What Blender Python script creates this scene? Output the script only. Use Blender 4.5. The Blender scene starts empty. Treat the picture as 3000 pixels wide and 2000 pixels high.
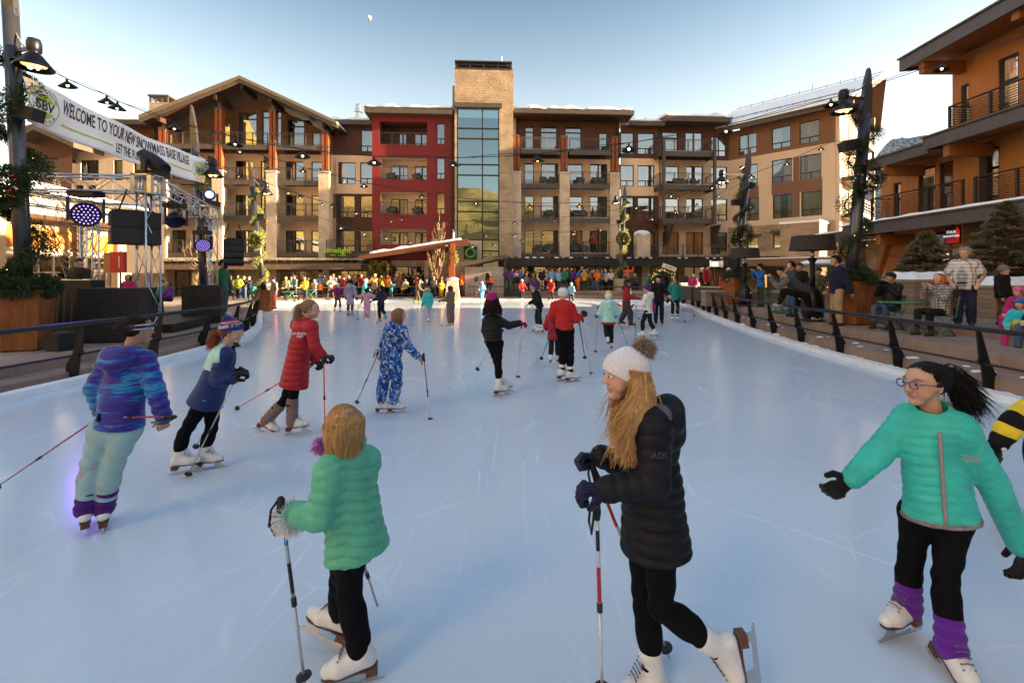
import bpy,math,random
import numpy as np
from mathutils import Vector,Matrix
R=math.radians
SC=bpy.context.scene
COL=SC.collection
rnd=random.Random(7)
# camera, light, exposure
H=1.95;F=1350.0;HZ=806.0
cam=bpy.data.cameras.new("camera");CAM=bpy.data.objects.new("camera",cam);COL.objects.link(CAM)
CAM.location=(0,0,H);CAM.rotation_euler=(R(90),0,0)
cam.sensor_width=36;cam.lens=36*F/3000;cam.shift_y=(HZ-1000)/3000;cam.clip_start=.05;cam.clip_end=20000
SC.camera=CAM
SUN_AZ,SUN_EL=92.5,10.5
W=bpy.data.worlds.new("World");SC.world=W;W.use_nodes=True
nt=W.node_tree;nt.nodes.clear()
sky=nt.nodes.new('ShaderNodeTexSky');sky.sky_type='NISHITA';sky.sun_disc=False
sky.sun_elevation=R(SUN_EL);sky.sun_rotation=R(SUN_AZ);sky.altitude=2500;sky.air_density=1.0;sky.dust_density=2.2;sky.ozone_density=1.0
bg=nt.nodes.new('ShaderNodeBackground');bg.inputs[1].default_value=.13
wm=nt.nodes.new('ShaderNodeMix');wm.data_type='RGBA';wm.blend_type='MULTIPLY';wm.inputs[0].default_value=1
wm.inputs[7].default_value=(1.0,.88,.745,1)
wo=nt.nodes.new('ShaderNodeOutputWorld')
nt.links.new(sky.outputs[0],wm.inputs[6]);tcw=nt.nodes.new('ShaderNodeTexCoord');spw=nt.nodes.new('ShaderNodeSeparateXYZ');rpw=nt.nodes.new('ShaderNodeValToRGB');wm2=nt.nodes.new('ShaderNodeMix');wm2.data_type='RGBA';wm2.blend_type='MULTIPLY';wm2.inputs[0].default_value=1
for e_,(p_,c_)in zip([rpw.color_ramp.elements[0],rpw.color_ramp.elements[1],rpw.color_ramp.elements.new(.37),rpw.color_ramp.elements.new(.52)],((.22,(.90,.71,.57)),(.85,(.36,.42,.45)),(.37,(.70,.62,.53)),(.52,(.40,.44,.43)))):e_.position=p_;e_.color=(*c_,1)
nt.links.new(tcw.outputs['Generated'],spw.inputs[0]);nt.links.new(spw.outputs[2],rpw.inputs[0]);nt.links.new(wm.outputs[2],wm2.inputs[6]);nt.links.new(rpw.outputs[0],wm2.inputs[7]);nt.links.new(wm2.outputs[2],bg.inputs[0]);nt.links.new(bg.outputs[0],wo.inputs[0])
sl=bpy.data.lights.new("sun",'SUN');sl.energy=5.0;sl.angle=R(.5);sl.color=(1,.74,.45)
SUN=bpy.data.objects.new("sun",sl);COL.objects.link(SUN)
sdir=Vector((math.sin(R(SUN_AZ))*math.cos(R(SUN_EL)),math.cos(R(SUN_AZ))*math.cos(R(SUN_EL)),math.sin(R(SUN_EL))))
SUN.rotation_euler=sdir.to_track_quat('Z','Y').to_euler()
SUN.location=(40,10,30)
vs=SC.view_settings
vs.view_transform='Standard';vs.look='None';vs.gamma=1;vs.use_curve_mapping=False;vs.exposure=2.88
SC.display_settings.display_device='sRGB'
SC.render.engine='CYCLES';SC.cycles.use_denoising=True
SC.cycles.max_bounces=7;SC.cycles.diffuse_bounces=3;SC.cycles.glossy_bounces=3;SC.cycles.transparent_max_bounces=8
SC.cycles.caustics_reflective=False;SC.cycles.caustics_refractive=False
SC.cycles.sample_clamp_indirect=6
# helpers
def px(u,v,Y):
 return Vector(((u-1500)/F*Y,Y,H+(HZ-v)/F*Y))
def gnd(u,v,z=0.0):
 Y=F*(H-z)/(v-HZ);return Vector(((u-1500)/F*Y,Y,z))
def tag(o,label=None,cat=None,group=None,kind=None):
 if label:o['label']=label
 if cat:o['category']=cat
 if group:o['group']=group
 if kind:o['kind']=kind
 return o
def empty(name,loc=(0,0,0),rz=0,label=None,cat=None,group=None,kind=None,parent=None):
 o=bpy.data.objects.new(name,None);COL.objects.link(o);o.location=loc;o.rotation_euler=(0,0,rz);o.empty_display_size=.1
 if parent:o.parent=parent
 return tag(o,label,cat,group,kind)
def mesh_obj(name,verts,faces,mat=None,parent=None,smooth=False,loc=None):
 me=bpy.data.meshes.new(name)
 verts=np.asarray(verts,dtype=np.float32)
 if isinstance(faces,np.ndarray):
  n,k=faces.shape
  me.vertices.add(len(verts));me.vertices.foreach_set('co',verts.ravel())
  me.loops.add(n*k);me.loops.foreach_set('vertex_index',faces.astype(np.int32).ravel())
  me.polygons.add(n);me.polygons.foreach_set('loop_start',np.arange(0,n*k,k,dtype=np.int32))
  me.update(calc_edges=True);me.validate()
 else:
  me.from_pydata([tuple(map(float,v))for v in verts],[],[tuple(f)for f in faces]);me.update()
 if smooth:me.polygons.foreach_set('use_smooth',np.ones(len(me.polygons),dtype=bool))
 if mat:me.materials.append(mat)
 o=bpy.data.objects.new(name,me);COL.objects.link(o)
 if parent:o.parent=parent
 if loc is not None:o.location=loc
 return o
class MB:
 """collects shapes and links them as ONE mesh object"""
 def __init__(s):s.v=[];s.f=[]
 def add(s,vs_,fs_):
  b=len(s.v);s.v+=[tuple(p)for p in vs_];s.f+=[tuple(b+i for i in f)for f in fs_];return s
 def box(s,a,b):
  x0,x1=sorted((a[0],b[0]));y0,y1=sorted((a[1],b[1]));z0,z1=sorted((a[2],b[2]))
  return s.add([(x0,y0,z0),(x1,y0,z0),(x1,y1,z0),(x0,y1,z0),(x0,y0,z1),(x1,y0,z1),(x1,y1,z1),(x0,y1,z1)],[(3,2,1,0),(4,5,6,7),(0,1,5,4),(1,2,6,5),(2,3,7,6),(3,0,4,7)])
 def obox(s,c,sx,sy,sz,rz=0,M_=None):
  m=M_ or(Matrix.Translation(Vector(c))@Matrix.Rotation(rz,4,'Z'))
  vs_=[m@Vector((x*sx/2,y*sy/2,z*sz/2))for z in(-1,1)for x,y in((-1,-1),(1,-1),(1,1),(-1,1))]
  return s.add(vs_,[(3,2,1,0),(4,5,6,7),(0,1,5,4),(1,2,6,5),(2,3,7,6),(3,0,4,7)])
 def beam(s,a,b,w,h,up=(0,0,1)):
  a=Vector(a);b=Vector(b);d=(b-a).normalized();up=Vector(up)
  if abs(d.dot(up))>.98:up=Vector((0,1,0))
  x=d.cross(up).normalized();y=x.cross(d).normalized()
  vs_=[p+x*i*w/2+y*j*h/2 for p in(a,b)for i,j in((-1,-1),(1,-1),(1,1),(-1,1))]
  return s.add(vs_,[(0,1,2,3),(7,6,5,4),(0,4,5,1),(1,5,6,2),(2,6,7,3),(3,7,4,0)])
 def tube(s,pts,r,n=8,cap=True,closed=False):
  pts=[Vector(p)for p in pts];rs=r if isinstance(r,(list,tuple))else[r]*len(pts)
  b=len(s.v);m=len(pts);ref=None
  for i,p in enumerate(pts):
   if closed:d=pts[(i+1)%m]-pts[i-1]
   else:d=pts[min(i+1,m-1)]-pts[max(i-1,0)]
   d=d.normalized()if d.length>1e-9 else Vector((0,0,1))
   if ref is None:ref=d.orthogonal().normalized()
   x=(ref-d*ref.dot(d));x=x.normalized()if x.length>1e-6 else d.orthogonal().normalized();ref=x
   y=d.cross(x)
   for k in range(n):
    t=2*math.pi*k/n;s.v.append(tuple(p+(x*math.cos(t)+y*math.sin(t))*rs[i]))
  for i in range(m if closed else m-1):
   j=(i+1)%m
   for k in range(n):
    s.f.append((b+i*n+k,b+i*n+(k+1)%n,b+j*n+(k+1)%n,b+j*n+k))
  if cap and not closed:
   s.f.append(tuple(b+k for k in range(n))[::-1]);s.f.append(tuple(b+(m-1)*n+k for k in range(n)))
  return s
 def lathe(s,prof,n=20,c=(0,0,0),M_=None):
  b=len(s.v)
  for r,z in prof:
   for k in range(n):
    t=2*math.pi*k/n;p=Vector((r*math.cos(t),r*math.sin(t),z))
    p=(M_@p)if M_ else p+Vector(c);s.v.append(tuple(p))
  for i in range(len(prof)-1):
   for k in range(n):s.f.append((b+i*n+k,b+i*n+(k+1)%n,b+(i+1)*n+(k+1)%n,b+(i+1)*n+k))
  s.f.append(tuple(b+k for k in range(n))[::-1]);s.f.append(tuple(b+(len(prof)-1)*n+k for k in range(n)))
  return s
 def prism(s,poly,a,b):
  ex=Vector(a)if b is None else Vector(b)-Vector(a)
  n=len(poly);p0=[Vector(p)for p in poly];p1=[p+ex for p in p0]
  s.add(p0+p1,[tuple(range(n))[::-1],tuple(range(n,2*n))]+[(i,(i+1)%n,n+(i+1)%n,n+i)for i in range(n)])
  return s
 def sphere(s,c,r,n=10,m=6,sc=(1,1,1)):
  prof=[(max(1e-4,math.sin(math.pi*i/m)),-math.cos(math.pi*i/m))for i in range(m+1)]
  Mx=Matrix.Translation(Vector(c))@Matrix.Diagonal((r*sc[0],r*sc[1],r*sc[2],1))
  return s.lathe(prof,n,M_=Mx)
 def build(s,name,mat,parent=None,smooth=False,loc=None):
  return mesh_obj(name,s.v if s.v else[(0,0,0)],s.f,mat,parent,smooth,loc)
def copy_tree(o,parent=None):
 c=o.copy();COL.objects.link(c)
 if parent:c.parent=parent
 for ch in o.children:copy_tree(ch,c)
 return c
def text_obj(name,s,size,mat,parent=None,M_=None,ext=.004,bold=0,align='CENTER',spacing=1.0):
 cu=bpy.data.curves.new(name,'FONT');cu.body=s;cu.size=size;cu.extrude=ext;cu.offset=bold;cu.align_x=align;cu.align_y='CENTER';cu.space_character=spacing;cu.resolution_u=3
 t=bpy.data.objects.new(name+"_tmp",cu);COL.objects.link(t)
 dg=bpy.context.evaluated_depsgraph_get();me=bpy.data.meshes.new_from_object(t.evaluated_get(dg))
 bpy.data.objects.remove(t);bpy.data.curves.remove(cu)
 me.materials.clear();me.materials.append(mat)
 o=bpy.data.objects.new(name,me);COL.objects.link(o)
 if parent:o.parent=parent
 if M_ is not None:me.transform(M_)
 return o
# materials
_mc={}
def srgb(r,g,b):
 f=lambda c:(c/255/12.92)if c/255<=.04045 else((c/255+.055)/1.055)**2.4
 return(f(r),f(g),f(b))
class NT:
 """tiny node-tree writer"""
 def __init__(s,m):
  m.use_nodes=True;s.t=m.node_tree;s.t.nodes.clear()
  s.out=s.n('ShaderNodeOutputMaterial')
 def n(s,ty,ins=None,**kw):
  x=s.t.nodes.new(ty)
  for k,v in kw.items():setattr(x,k,v)
  for k,v in(ins or{}).items():
   if hasattr(v,'is_output')or isinstance(v,bpy.types.NodeSocket):s.t.links.new(v,x.inputs[k])
   else:x.inputs[k].default_value=v
  return x
 def obj(s,scale=(1,1,1),rot=(0,0,0)):
  tc=s.n('ShaderNodeTexCoord')
  return s.n('ShaderNodeMapping',{0:tc.outputs['Object'],'Scale':scale,'Rotation':rot}).outputs[0]
 def noise(s,vec,scale=5,detail=3,rough=.5,dist=0):
  return s.n('ShaderNodeTexNoise',{'Vector':vec,'Scale':scale,'Detail':detail,'Roughness':rough,'Distortion':dist}).outputs[0]
 def ramp(s,fac,stops,interp='LINEAR'):
  r=s.n('ShaderNodeValToRGB',{0:fac});cr=r.color_ramp;cr.interpolation=interp
  while len(cr.elements)<len(stops):cr.elements.new(.5)
  for e,(p,c)in zip(cr.elements,stops):e.position=p;e.color=(c[0],c[1],c[2],1)if not isinstance(c,(int,float))else(c,c,c,1)
  return r.outputs[0]
 def mix(s,fac,a,b,mode='MIX'):
  x=s.n('ShaderNodeMix',data_type='RGBA',blend_type=mode)
  for i,v in((0,fac),(6,a),(7,b)):
   if isinstance(v,bpy.types.NodeSocket):s.t.links.new(v,x.inputs[i])
   elif i==0:x.inputs[0].default_value=v
   else:x.inputs[i].default_value=(v[0],v[1],v[2],1)if not isinstance(v,(int,float))else(v,v,v,1)
  return x.outputs[2]
 def math(s,op,a,b=None):
  return s.n('ShaderNodeMath',{0:a}if b is None else{0:a,1:b},operation=op).outputs[0]
 def sep(s,vec):return s.n('ShaderNodeSeparateXYZ',{0:vec}).outputs
 def comb(s,x,y,z):return s.n('ShaderNodeCombineXYZ',{0:x,1:y,2:z}).outputs[0]
 def bump(s,h,strength=.3,dist=.02):
  return s.n('ShaderNodeBump',{'Strength':strength,'Distance':dist,'Height':h}).outputs[0]
 def bsdf(s,col,rough=.6,metal=0,normal=None,spec=.4,emit=None,estr=0,sheen=0,coat=0,sss=0):
  b=s.n('ShaderNodeBsdfPrincipled')
  for k,v in(('Base Color',col),('Roughness',rough),('Metallic',metal),('Specular IOR Level',spec),('Sheen Weight',sheen),('Coat Weight',coat),('Emission Strength',estr)):
   if isinstance(v,bpy.types.NodeSocket):s.t.links.new(v,b.inputs[k])
   else:b.inputs[k].default_value=(v[0],v[1],v[2],1)if k=='Base Color' else v
  if emit is not None:b.inputs['Emission Color'].default_value=(*emit,1)
  if normal is not None:s.t.links.new(normal,b.inputs['Normal'])
  if sss:b.inputs['Subsurface Weight'].default_value=sss;b.inputs['Subsurface Radius'].default_value=(.012,.005,.003);b.inputs['Subsurface Scale'].default_value=1
  s.t.links.new(b.outputs[0],s.out.inputs[0]);return b
def M(name,col,rough=.6,metal=0,var=.12,ns=6,bump=0,bs=80,spec=.4,emit=None,estr=0,sheen=0,coat=0):
 """plain material with mottled colour and optional fine bump"""
 if name in _mc:return _mc[name]
 m=bpy.data.materials.new(name);t=NT(m);o=t.obj()
 c=col
 if var:
  f=t.noise(o,ns,4,.6)
  lo=[x*(1-var*1.6)for x in col];hi=[min(1,x*(1+var*1.2))for x in col]
  c=t.ramp(f,[(.3,lo),(.7,hi)])
 nrm=t.bump(t.noise(o,bs,4,.6),bump,.01)if bump else None
 t.bsdf(c,rough,metal,nrm,spec,emit,estr,sheen,coat)
 _mc[name]=m;return m
def emis(name,col,s):
 if name in _mc:return _mc[name]
 m=bpy.data.materials.new(name);t=NT(m)
 e=t.n('ShaderNodeEmission',{0:(*col,1),1:s});t.t.links.new(e.outputs[0],t.out.inputs[0]);_mc[name]=m;return m
def cached(fn):
 def w(name,*a,**k):
  if name not in _mc:
   m=bpy.data.materials.new(name);fn(NT(m),*a,**k);_mc[name]=m
  return _mc[name]
 return w
# implicit surfaces (smooth union of tapered capsules -> surface nets)
class Field:
 def __init__(s,lo,hi,h):
  s.h=h;s.lo=np.array(lo,dtype=np.float32)-2*h
  s.n=np.maximum(4,np.ceil((np.array(hi)-np.array(lo))/h).astype(int)+5)
  s.d=np.full(s.n,9.,dtype=np.float32)
 def sub(s,lo,hi):
  i0=np.clip(np.floor((np.array(lo)-s.lo)/s.h).astype(int),0,s.n-1);i1=np.clip(np.ceil((np.array(hi)-s.lo)/s.h).astype(int)+1,1,s.n)
  if np.any(i1<=i0):return None,None
  sl_=tuple(slice(a,b)for a,b in zip(i0,i1))
  g=np.meshgrid(*[(s.lo[k]+np.arange(i0[k],i1[k])*s.h).astype(np.float32)for k in range(3)],indexing='ij',sparse=True)
  return sl_,g
 def cap(s,a,b,ra,rb=None,k=.03,flat=None,q=None,cut=False):
  """flat=(axis, factor) squashes along axis; q=(amp, fn(t_len, X,Y,Z)) ripples the radius"""
  rb=ra if rb is None else rb
  a=np.array(a,dtype=np.float32);b=np.array(b,dtype=np.float32)
  m=max(ra,rb)+k+2*s.h+.02
  sl_,g=s.sub(np.minimum(a,b)-m,np.maximum(a,b)+m)
  if sl_ is None:return s
  X,Y,Z=g;ab=b-a;L2=float(ab@ab)+1e-9
  t=np.clip(((X-a[0])*ab[0]+(Y-a[1])*ab[1]+(Z-a[2])*ab[2])/L2,0,1)
  dx=X-(a[0]+t*ab[0]);dy=Y-(a[1]+t*ab[1]);dz=Z-(a[2]+t*ab[2])
  if flat is not None:
   n=np.array(flat[0],dtype=np.float32);n=n/np.linalg.norm(n);c=(dx*n[0]+dy*n[1]+dz*n[2])*(flat[1]-1)
   dx=dx+c*n[0];dy=dy+c*n[1];dz=dz+c*n[2]
  r=ra+t*(rb-ra)
  if q is not None:r=r+q(t*math.sqrt(L2),X,Y,Z)
  d=np.sqrt(dx*dx+dy*dy+dz*dz)-r
  e=s.d[sl_]
  if cut:
   hh=np.maximum(k-np.abs(e+d),0)/k;s.d[sl_]=np.maximum(e,-d)+hh*hh*k*.25
  else:
   hh=np.maximum(k-np.abs(e-d),0)/k;s.d[sl_]=np.minimum(e,d)-hh*hh*k*.25
  return s
 def chain(s,pts,rs,**kw):
  for i in range(len(pts)-1):s.cap(pts[i],pts[i+1],rs[i],rs[i+1],**kw)
  return s
 def plane_cut(s,p,n,k=.004):
  p=np.array(p,dtype=np.float32);n=np.array(n,dtype=np.float32);n/=np.linalg.norm(n)
  g=np.meshgrid(*[(s.lo[i]+np.arange(s.n[i])*s.h).astype(np.float32)for i in range(3)],indexing='ij',sparse=True)
  d=(g[0]-p[0])*n[0]+(g[1]-p[1])*n[1]+(g[2]-p[2])*n[2]
  s.d=np.maximum(s.d,d);return s
 def mesh(s):
  d=np.pad(s.d,1,constant_values=9.);ins=d<0
  if not ins.any():return np.zeros((0,3)),np.zeros((0,4),int)
  nx,ny,nz=d.shape
  c=[ins[i:nx-1+i,j:ny-1+j,k:nz-1+k]for i in(0,1)for j in(0,1)for k in(0,1)]
  al=c[0].copy();an=c[0].copy()
  for x in c[1:]:al&=x;an|=x
  act=an&~al;I=np.argwhere(act)
  idx=np.full(act.shape,-1,dtype=np.int64);idx[act]=np.arange(len(I))
  val=np.stack([d[I[:,0]+i,I[:,1]+j,I[:,2]+k]for i in(0,1)for j in(0,1)for k in(0,1)],1)
  cr=np.array([(i,j,k)for i in(0,1)for j in(0,1)for k in(0,1)],dtype=np.float32)
  acc=np.zeros((len(I),3),dtype=np.float32);cnt=np.zeros(len(I),dtype=np.float32)
  for a in range(8):
   for b in range(a+1,8):
    if np.abs(cr[a]-cr[b]).sum()!=1:continue
    va,vb=val[:,a],val[:,b];mm=(va<0)!=(vb<0)
    t=np.where(mm,va/(va-vb+1e-12*(va==vb)),0)
    acc+=mm[:,None]*(cr[a]+t[:,None]*(cr[b]-cr[a]));cnt+=mm
  V=s.lo+(I-1+acc/cnt[:,None])*s.h
  Fs=[]
  for ax in range(3):
   s0=[slice(None)]*3;s1=[slice(None)]*3;s0[ax]=slice(0,-1);s1[ax]=slice(1,None)
   A=ins[tuple(s0)];B=ins[tuple(s1)];e=np.argwhere(A!=B)
   if not len(e):continue
   fl=A[tuple(e.T)];o1,o2=[(1,2),(2,0),(0,1)][ax]
   def cell(d1,d2):
    q=e.copy();q[:,o1]-=d1;q[:,o2]-=d2;return idx[tuple(q.T)]
   Q=np.stack([cell(1,1),cell(0,1),cell(0,0),cell(1,0)],1)
   Q[~fl]=Q[~fl][:,::-1];Fs.append(Q)
  Fq=np.concatenate(Fs);Fq=Fq[(Fq>=0).all(1)]
  return V,Fq
 def build(s,name,mat,parent=None,relax=1):
  V,Fq=s.mesh()
  if len(V)==0:return None
  for _ in range(relax):
   acc=np.zeros_like(V);cnt=np.zeros(len(V))
   for k in range(4):
    a,b=Fq[:,k],Fq[:,(k+1)%4];np.add.at(acc,a,V[b]);np.add.at(cnt,a,1);np.add.at(acc,b,V[a]);np.add.at(cnt,b,1)
   V=V*.5+.5*acc/np.maximum(cnt,1)[:,None]
  return mesh_obj(name,V,Fq,mat,parent,smooth=True)
# materials with structure
@cached
def ice_mat(t):
 o=t.obj()
 big=t.noise(o,.35,4,.6);fine=t.noise(o,9,5,.7)
 def scr(scale,rot,warp,thr):
  v=t.obj((scale,scale*.035,1),(0,0,rot));n=t.noise(v,6,6,.75,warp);return t.ramp(n,[(thr,0),(thr+.05,1)])
 s1=scr(1.1,.5,1.2,.60);s2=scr(1.5,-.9,1.0,.61);s3=scr(2.2,1.35,.8,.62);s4=scr(3.2,-.3,1.4,.63)
 cut=t.n('ShaderNodeTexVoronoi',{'Vector':t.n('ShaderNodeMix',{0:.25,4:o,5:t.n('ShaderNodeTexNoise',{'Vector':o,'Scale':.5}).outputs[1]},data_type='VECTOR').outputs[1],'Scale':.55},feature='DISTANCE_TO_EDGE').outputs[0]
 arc=t.ramp(cut,[(.0,1),(.004,.7),(.008,0)])
 cut2=t.n('ShaderNodeTexVoronoi',{'Vector':t.n('ShaderNodeMix',{0:.35,4:t.obj((1,1,1),(0,0,.8)),5:t.n('ShaderNodeTexNoise',{'Vector':o,'Scale':.9}).outputs[1]},data_type='VECTOR').outputs[1],'Scale':1.25},feature='DISTANCE_TO_EDGE').outputs[0]
 arc=t.math('MAXIMUM',arc,t.math('MULTIPLY',t.ramp(cut2,[(.0,1),(.006,.6),(.012,0)]),.7))
 spk=t.ramp(t.noise(o,55,3,.7),[(.70,0),(.80,1)])
 sc_=t.math('MAXIMUM',t.math('MAXIMUM',s1,s2),t.math('MAXIMUM',s3,s4))
 sc_=t.math('MULTIPLY',sc_,t.ramp(t.noise(o,.8,3,.6),[(.40,.05),(.66,.62)]))
 sc_=t.math('MAXIMUM',sc_,t.math('MULTIPLY',arc,t.ramp(t.noise(o,1.3,3,.6),[(.42,0),(.62,.45)])))
 sc_=t.math('MAXIMUM',sc_,t.math('MULTIPLY',spk,.6))
 base=t.ramp(big,[(.3,(.53,.61,.69)),(.7,(.60,.675,.745))])
 base=t.mix(t.math('MULTIPLY',fine,.35),base,(.66,.73,.80))
 col=t.mix(sc_,base,(.86,.88,.90))
 rg=t.n('ShaderNodeMath',{0:t.math('MULTIPLY',sc_,.25),1:t.math('MULTIPLY',fine,.14)},operation='ADD').outputs[0]
 rg=t.math('ADD',rg,.09)
 hgt=t.math('ADD',t.math('MULTIPLY',t.noise(o,3.2,4,.6),.5),t.math('MULTIPLY',sc_,.12))
 b=t.bsdf(col,rg,0,t.bump(hgt,.25,.012),.3)
 b.inputs['IOR'].default_value=1.36
@cached
def stone_mat(t,a,b_,mortar,w=.55,h=.17,tint=.5,bump=.7,msize=.012):
 o=t.obj();x,y,z=t.sep(o)
 v=t.comb(t.math('ADD',x,y),z,0.0)
 wv=t.n('ShaderNodeTexNoise',{'Vector':o,'Scale':1.2,'Detail':1}).outputs[0]
 br=t.n('ShaderNodeTexBrick',{'Vector':v,'Color1':(*a,1),'Color2':(*b_,1),'Mortar':(*mortar,1),'Scale':1,'Mortar Size':msize,'Mortar Smooth':.3,'Bias':0,'Brick Width':w,'Row Height':h},offset=.43,offset_frequency=2,squash=1.6,squash_frequency=3)
 n=t.noise(o,7,5,.7);n2=t.noise(o,1.1,3,.6)
 c=t.mix(t.ramp(n,[(.25,0),(.8,.75)]),br.outputs[0],[q*1.35 for q in a],'MIX')
 c=t.mix(.45,c,t.ramp(n2,[(.3,[q*.72 for q in b_]),(.7,[min(1,q*1.25)for q in a])]))
 hgt=t.math('ADD',t.math('MULTIPLY',t.math('SUBTRACT',1,br.outputs[1]),.7),t.math('MULTIPLY',n,.8))
 t.bsdf(c,.85,0,t.bump(hgt,bump,.05),.25)
@cached
def boards_mat(t,col,w=.4,horiz=False,groove=.35,rough=.65,grain=True,var=.25):
 """boards: a dark groove every w metres; vertical boards unless horiz"""
 o=t.obj();x,y,z=t.sep(o)
 p=z if horiz else t.math('ADD',x,y)
 q=t.math('DIVIDE',p,w);fr=t.math('FRACT',q);idx=t.math('FLOOR',q)
 edge=t.ramp(fr,[(0,0),(.012/w*.6,0),(.03/w*.6,1),(1,1)])
 rn=t.n('ShaderNodeTexWhiteNoise',{1:idx},noise_dimensions='1D').outputs[0]
 gv=t.obj((1.2,1.2,14)if horiz else(14,14,1.2));g=t.noise(gv,3,5,.65,.6)
 c=t.mix(t.math('MULTIPLY',rn,var),col,[q_*.6 for q_ in col])
 if grain:c=t.mix(t.ramp(g,[(.3,0),(.75,.55)]),c,[q_*.55 for q_ in col])
 c=t.mix(edge,[q_*groove for q_ in col],c)
 t.bsdf(c,rough,0,t.bump(t.math('ADD',edge,t.math('MULTIPLY',g,.15)),.5,.015),.3)
@cached
def stucco_mat(t,col,pw=2.4,ph=1.55):
 o=t.obj();x,y,z=t.sep(o)
 f1=t.math('FRACT',t.math('DIVIDE',t.math('ADD',x,y),pw));f2=t.math('FRACT',t.math('DIVIDE',z,ph))
 e=t.math('MULTIPLY',t.ramp(f1,[(0,0),(.009,1)]),t.ramp(f2,[(0,0),(.014,1)]))
 n=t.noise(o,.5,4,.6);n2=t.noise(o,40,3,.6)
 st=t.noise(t.obj((3,3,.25)),1.5,4,.6)
 c=t.ramp(t.math('ADD',t.math('MULTIPLY',n,.6),t.math('MULTIPLY',st,.4)),[(.3,[q*.88 for q in col]),(.7,[min(1,q*1.06)for q in col])])
 c=t.mix(e,[q*.78 for q in col],c)
 t.bsdf(c,.85,0,t.bump(t.math('ADD',e,t.math('MULTIPLY',n2,.2)),.25,.01),.25)
@cached
def glass_mat(t,refl=.45,tint=(.55,.62,.62),rough=.02,gcol=(.95,.97,1)):
 o=t.obj();n=t.noise(o,.6,2,.5)
 g=t.n('ShaderNodeBsdfGlossy',{'Color':(*gcol,1),'Roughness':rough,'Normal':t.bump(n,.04,.05)})
 tr=t.n('ShaderNodeBsdfTransparent',{0:(*tint,1)})
 lw=t.n('ShaderNodeLayerWeight',{0:.35}).outputs[1]
 f=t.math('MULTIPLY_ADD' if False else 'ADD',t.math('MULTIPLY',lw,.5),refl)
 mx=t.n('ShaderNodeMixShader',{0:f,1:tr.outputs[0],2:g.outputs[0]});t.t.links.new(mx.outputs[0],t.out.inputs[0])
@cached
def snow_mat(t):
 o=t.obj();n=t.noise(o,3,5,.6);n2=t.noise(o,30,4,.6)
 c=t.ramp(n,[(.3,(.78,.82,.86)),(.7,(.88,.90,.92))])
 t.bsdf(c,.7,0,t.bump(t.math('ADD',n,t.math('MULTIPLY',n2,.3)),.5,.05),.3)
@cached
def concrete_mat(t,col):
 o=t.obj();n=t.noise(o,.9,5,.65);n2=t.noise(o,45,4,.7);st=t.noise(t.obj((4,4,.4)),2,4,.6)
 f=t.math('ADD',t.math('MULTIPLY',n,.55),t.math('ADD',t.math('MULTIPLY',st,.25),t.math('MULTIPLY',n2,.2)))
 c=t.ramp(f,[(.32,[q*.62 for q in col]),(.5,col),(.7,[min(1,q*1.35)for q in col])])
 t.bsdf(c,.85,0,t.bump(n2,.25,.01),.25)
@cached
def attr_mat(t,rough=.55,sss=0,sheen=0,spec=.35,bump=0,bs=120,metal=0):
 a=t.n('ShaderNodeAttribute',attribute_name='Col').outputs[0]
 n=t.bump(t.noise(t.obj(),bs,3,.6),bump,.004)if bump else None
 t.bsdf(a,rough,metal,n,spec,sheen=sheen,sss=sss)
@cached
def cloth_mat(t,col,rough=.75,shine=.3,weave=300,sheen=.04,wr=.35):
 if max(col)<.02:sheen=0;shine=.18
 o=t.obj();n=t.noise(o,7,5,.65,.4);w=t.noise(o,weave,2,.5)
 c=t.ramp(n,[(.3,[q*.8 for q in col]),(.7,[min(1,q*1.15+.004)for q in col])])
 n2=t.noise(t.obj((1,1,1.6)),26,4,.6,1.2);h=t.math('ADD',t.math('ADD',n,t.math('MULTIPLY',n2,.38)),t.math('MULTIPLY',w,.06))
 t.bsdf(c,rough,0,t.bump(h,wr,.03),shine,sheen=sheen)
@cached
def knit_mat(t,col,col2=None,band=None):
 o=t.obj();x,y,z=t.sep(o)
 w=t.n('ShaderNodeTexWave',{'Vector':o,'Scale':55,'Distortion':2.5,'Detail':1},bands_direction='Z').outputs[1]
 n=t.noise(o,90,3,.6);c=col
 c=t.ramp(n,[(.3,[q*.86 for q in col]),(.7,[min(1,q*1.08)for q in col])])
 t.bsdf(c,.95,0,t.bump(t.math('ADD',w,n),.5,.005),.1,sheen=.15)
@cached
def tiedye_mat(t):
 n=t.noise(t.obj((1.3,1.3,11),(.12,.1,0)),2.6,6,.7,.8)
 big=t.noise(t.obj((1,1,2.4)),3.2,2,.5)
 f=t.math('ADD',t.math('MULTIPLY',n,.75),t.math('MULTIPLY',big,.55))
 c=t.ramp(f,[(.44,(.003,.006,.05)),(.54,(.012,.012,.20)),(.60,(.05,.008,.17)),(.66,(.004,.05,.36)),(.72,(.008,.28,.48)),(.80,(.05,.008,.19))])
 t.bsdf(c,.6,0,t.bump(t.noise(t.obj(),9,4,.6),.35,.02),.35,sheen=.2)
@cached
def camo_mat(t,cols,sc=16):
 o=t.obj();c=cols[0]
 for i,cc in enumerate(cols[1:]):
  n=t.noise(t.obj((1,1,.8),(i*.7,i*1.3,i)),sc*(1+.15*i),1.5,.4,.8);c=t.mix(t.ramp(n,[(.54,0),(.56,1)]),c,cc)
 t.bsdf(c,.85,0,t.bump(t.noise(o,10,4,.6),.4,.02),.2,sheen=.3)
@cached
def smudge_mat(t,a,b_):
 n=t.noise(t.obj((1,1,.8)),7,4,.6,.5);t.bsdf(t.mix(t.ramp(n,[(.56,0),(.68,.75)]),a,b_),.9,0,t.bump(t.noise(t.obj(),10,4,.6),.5,.02),.1)
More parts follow.
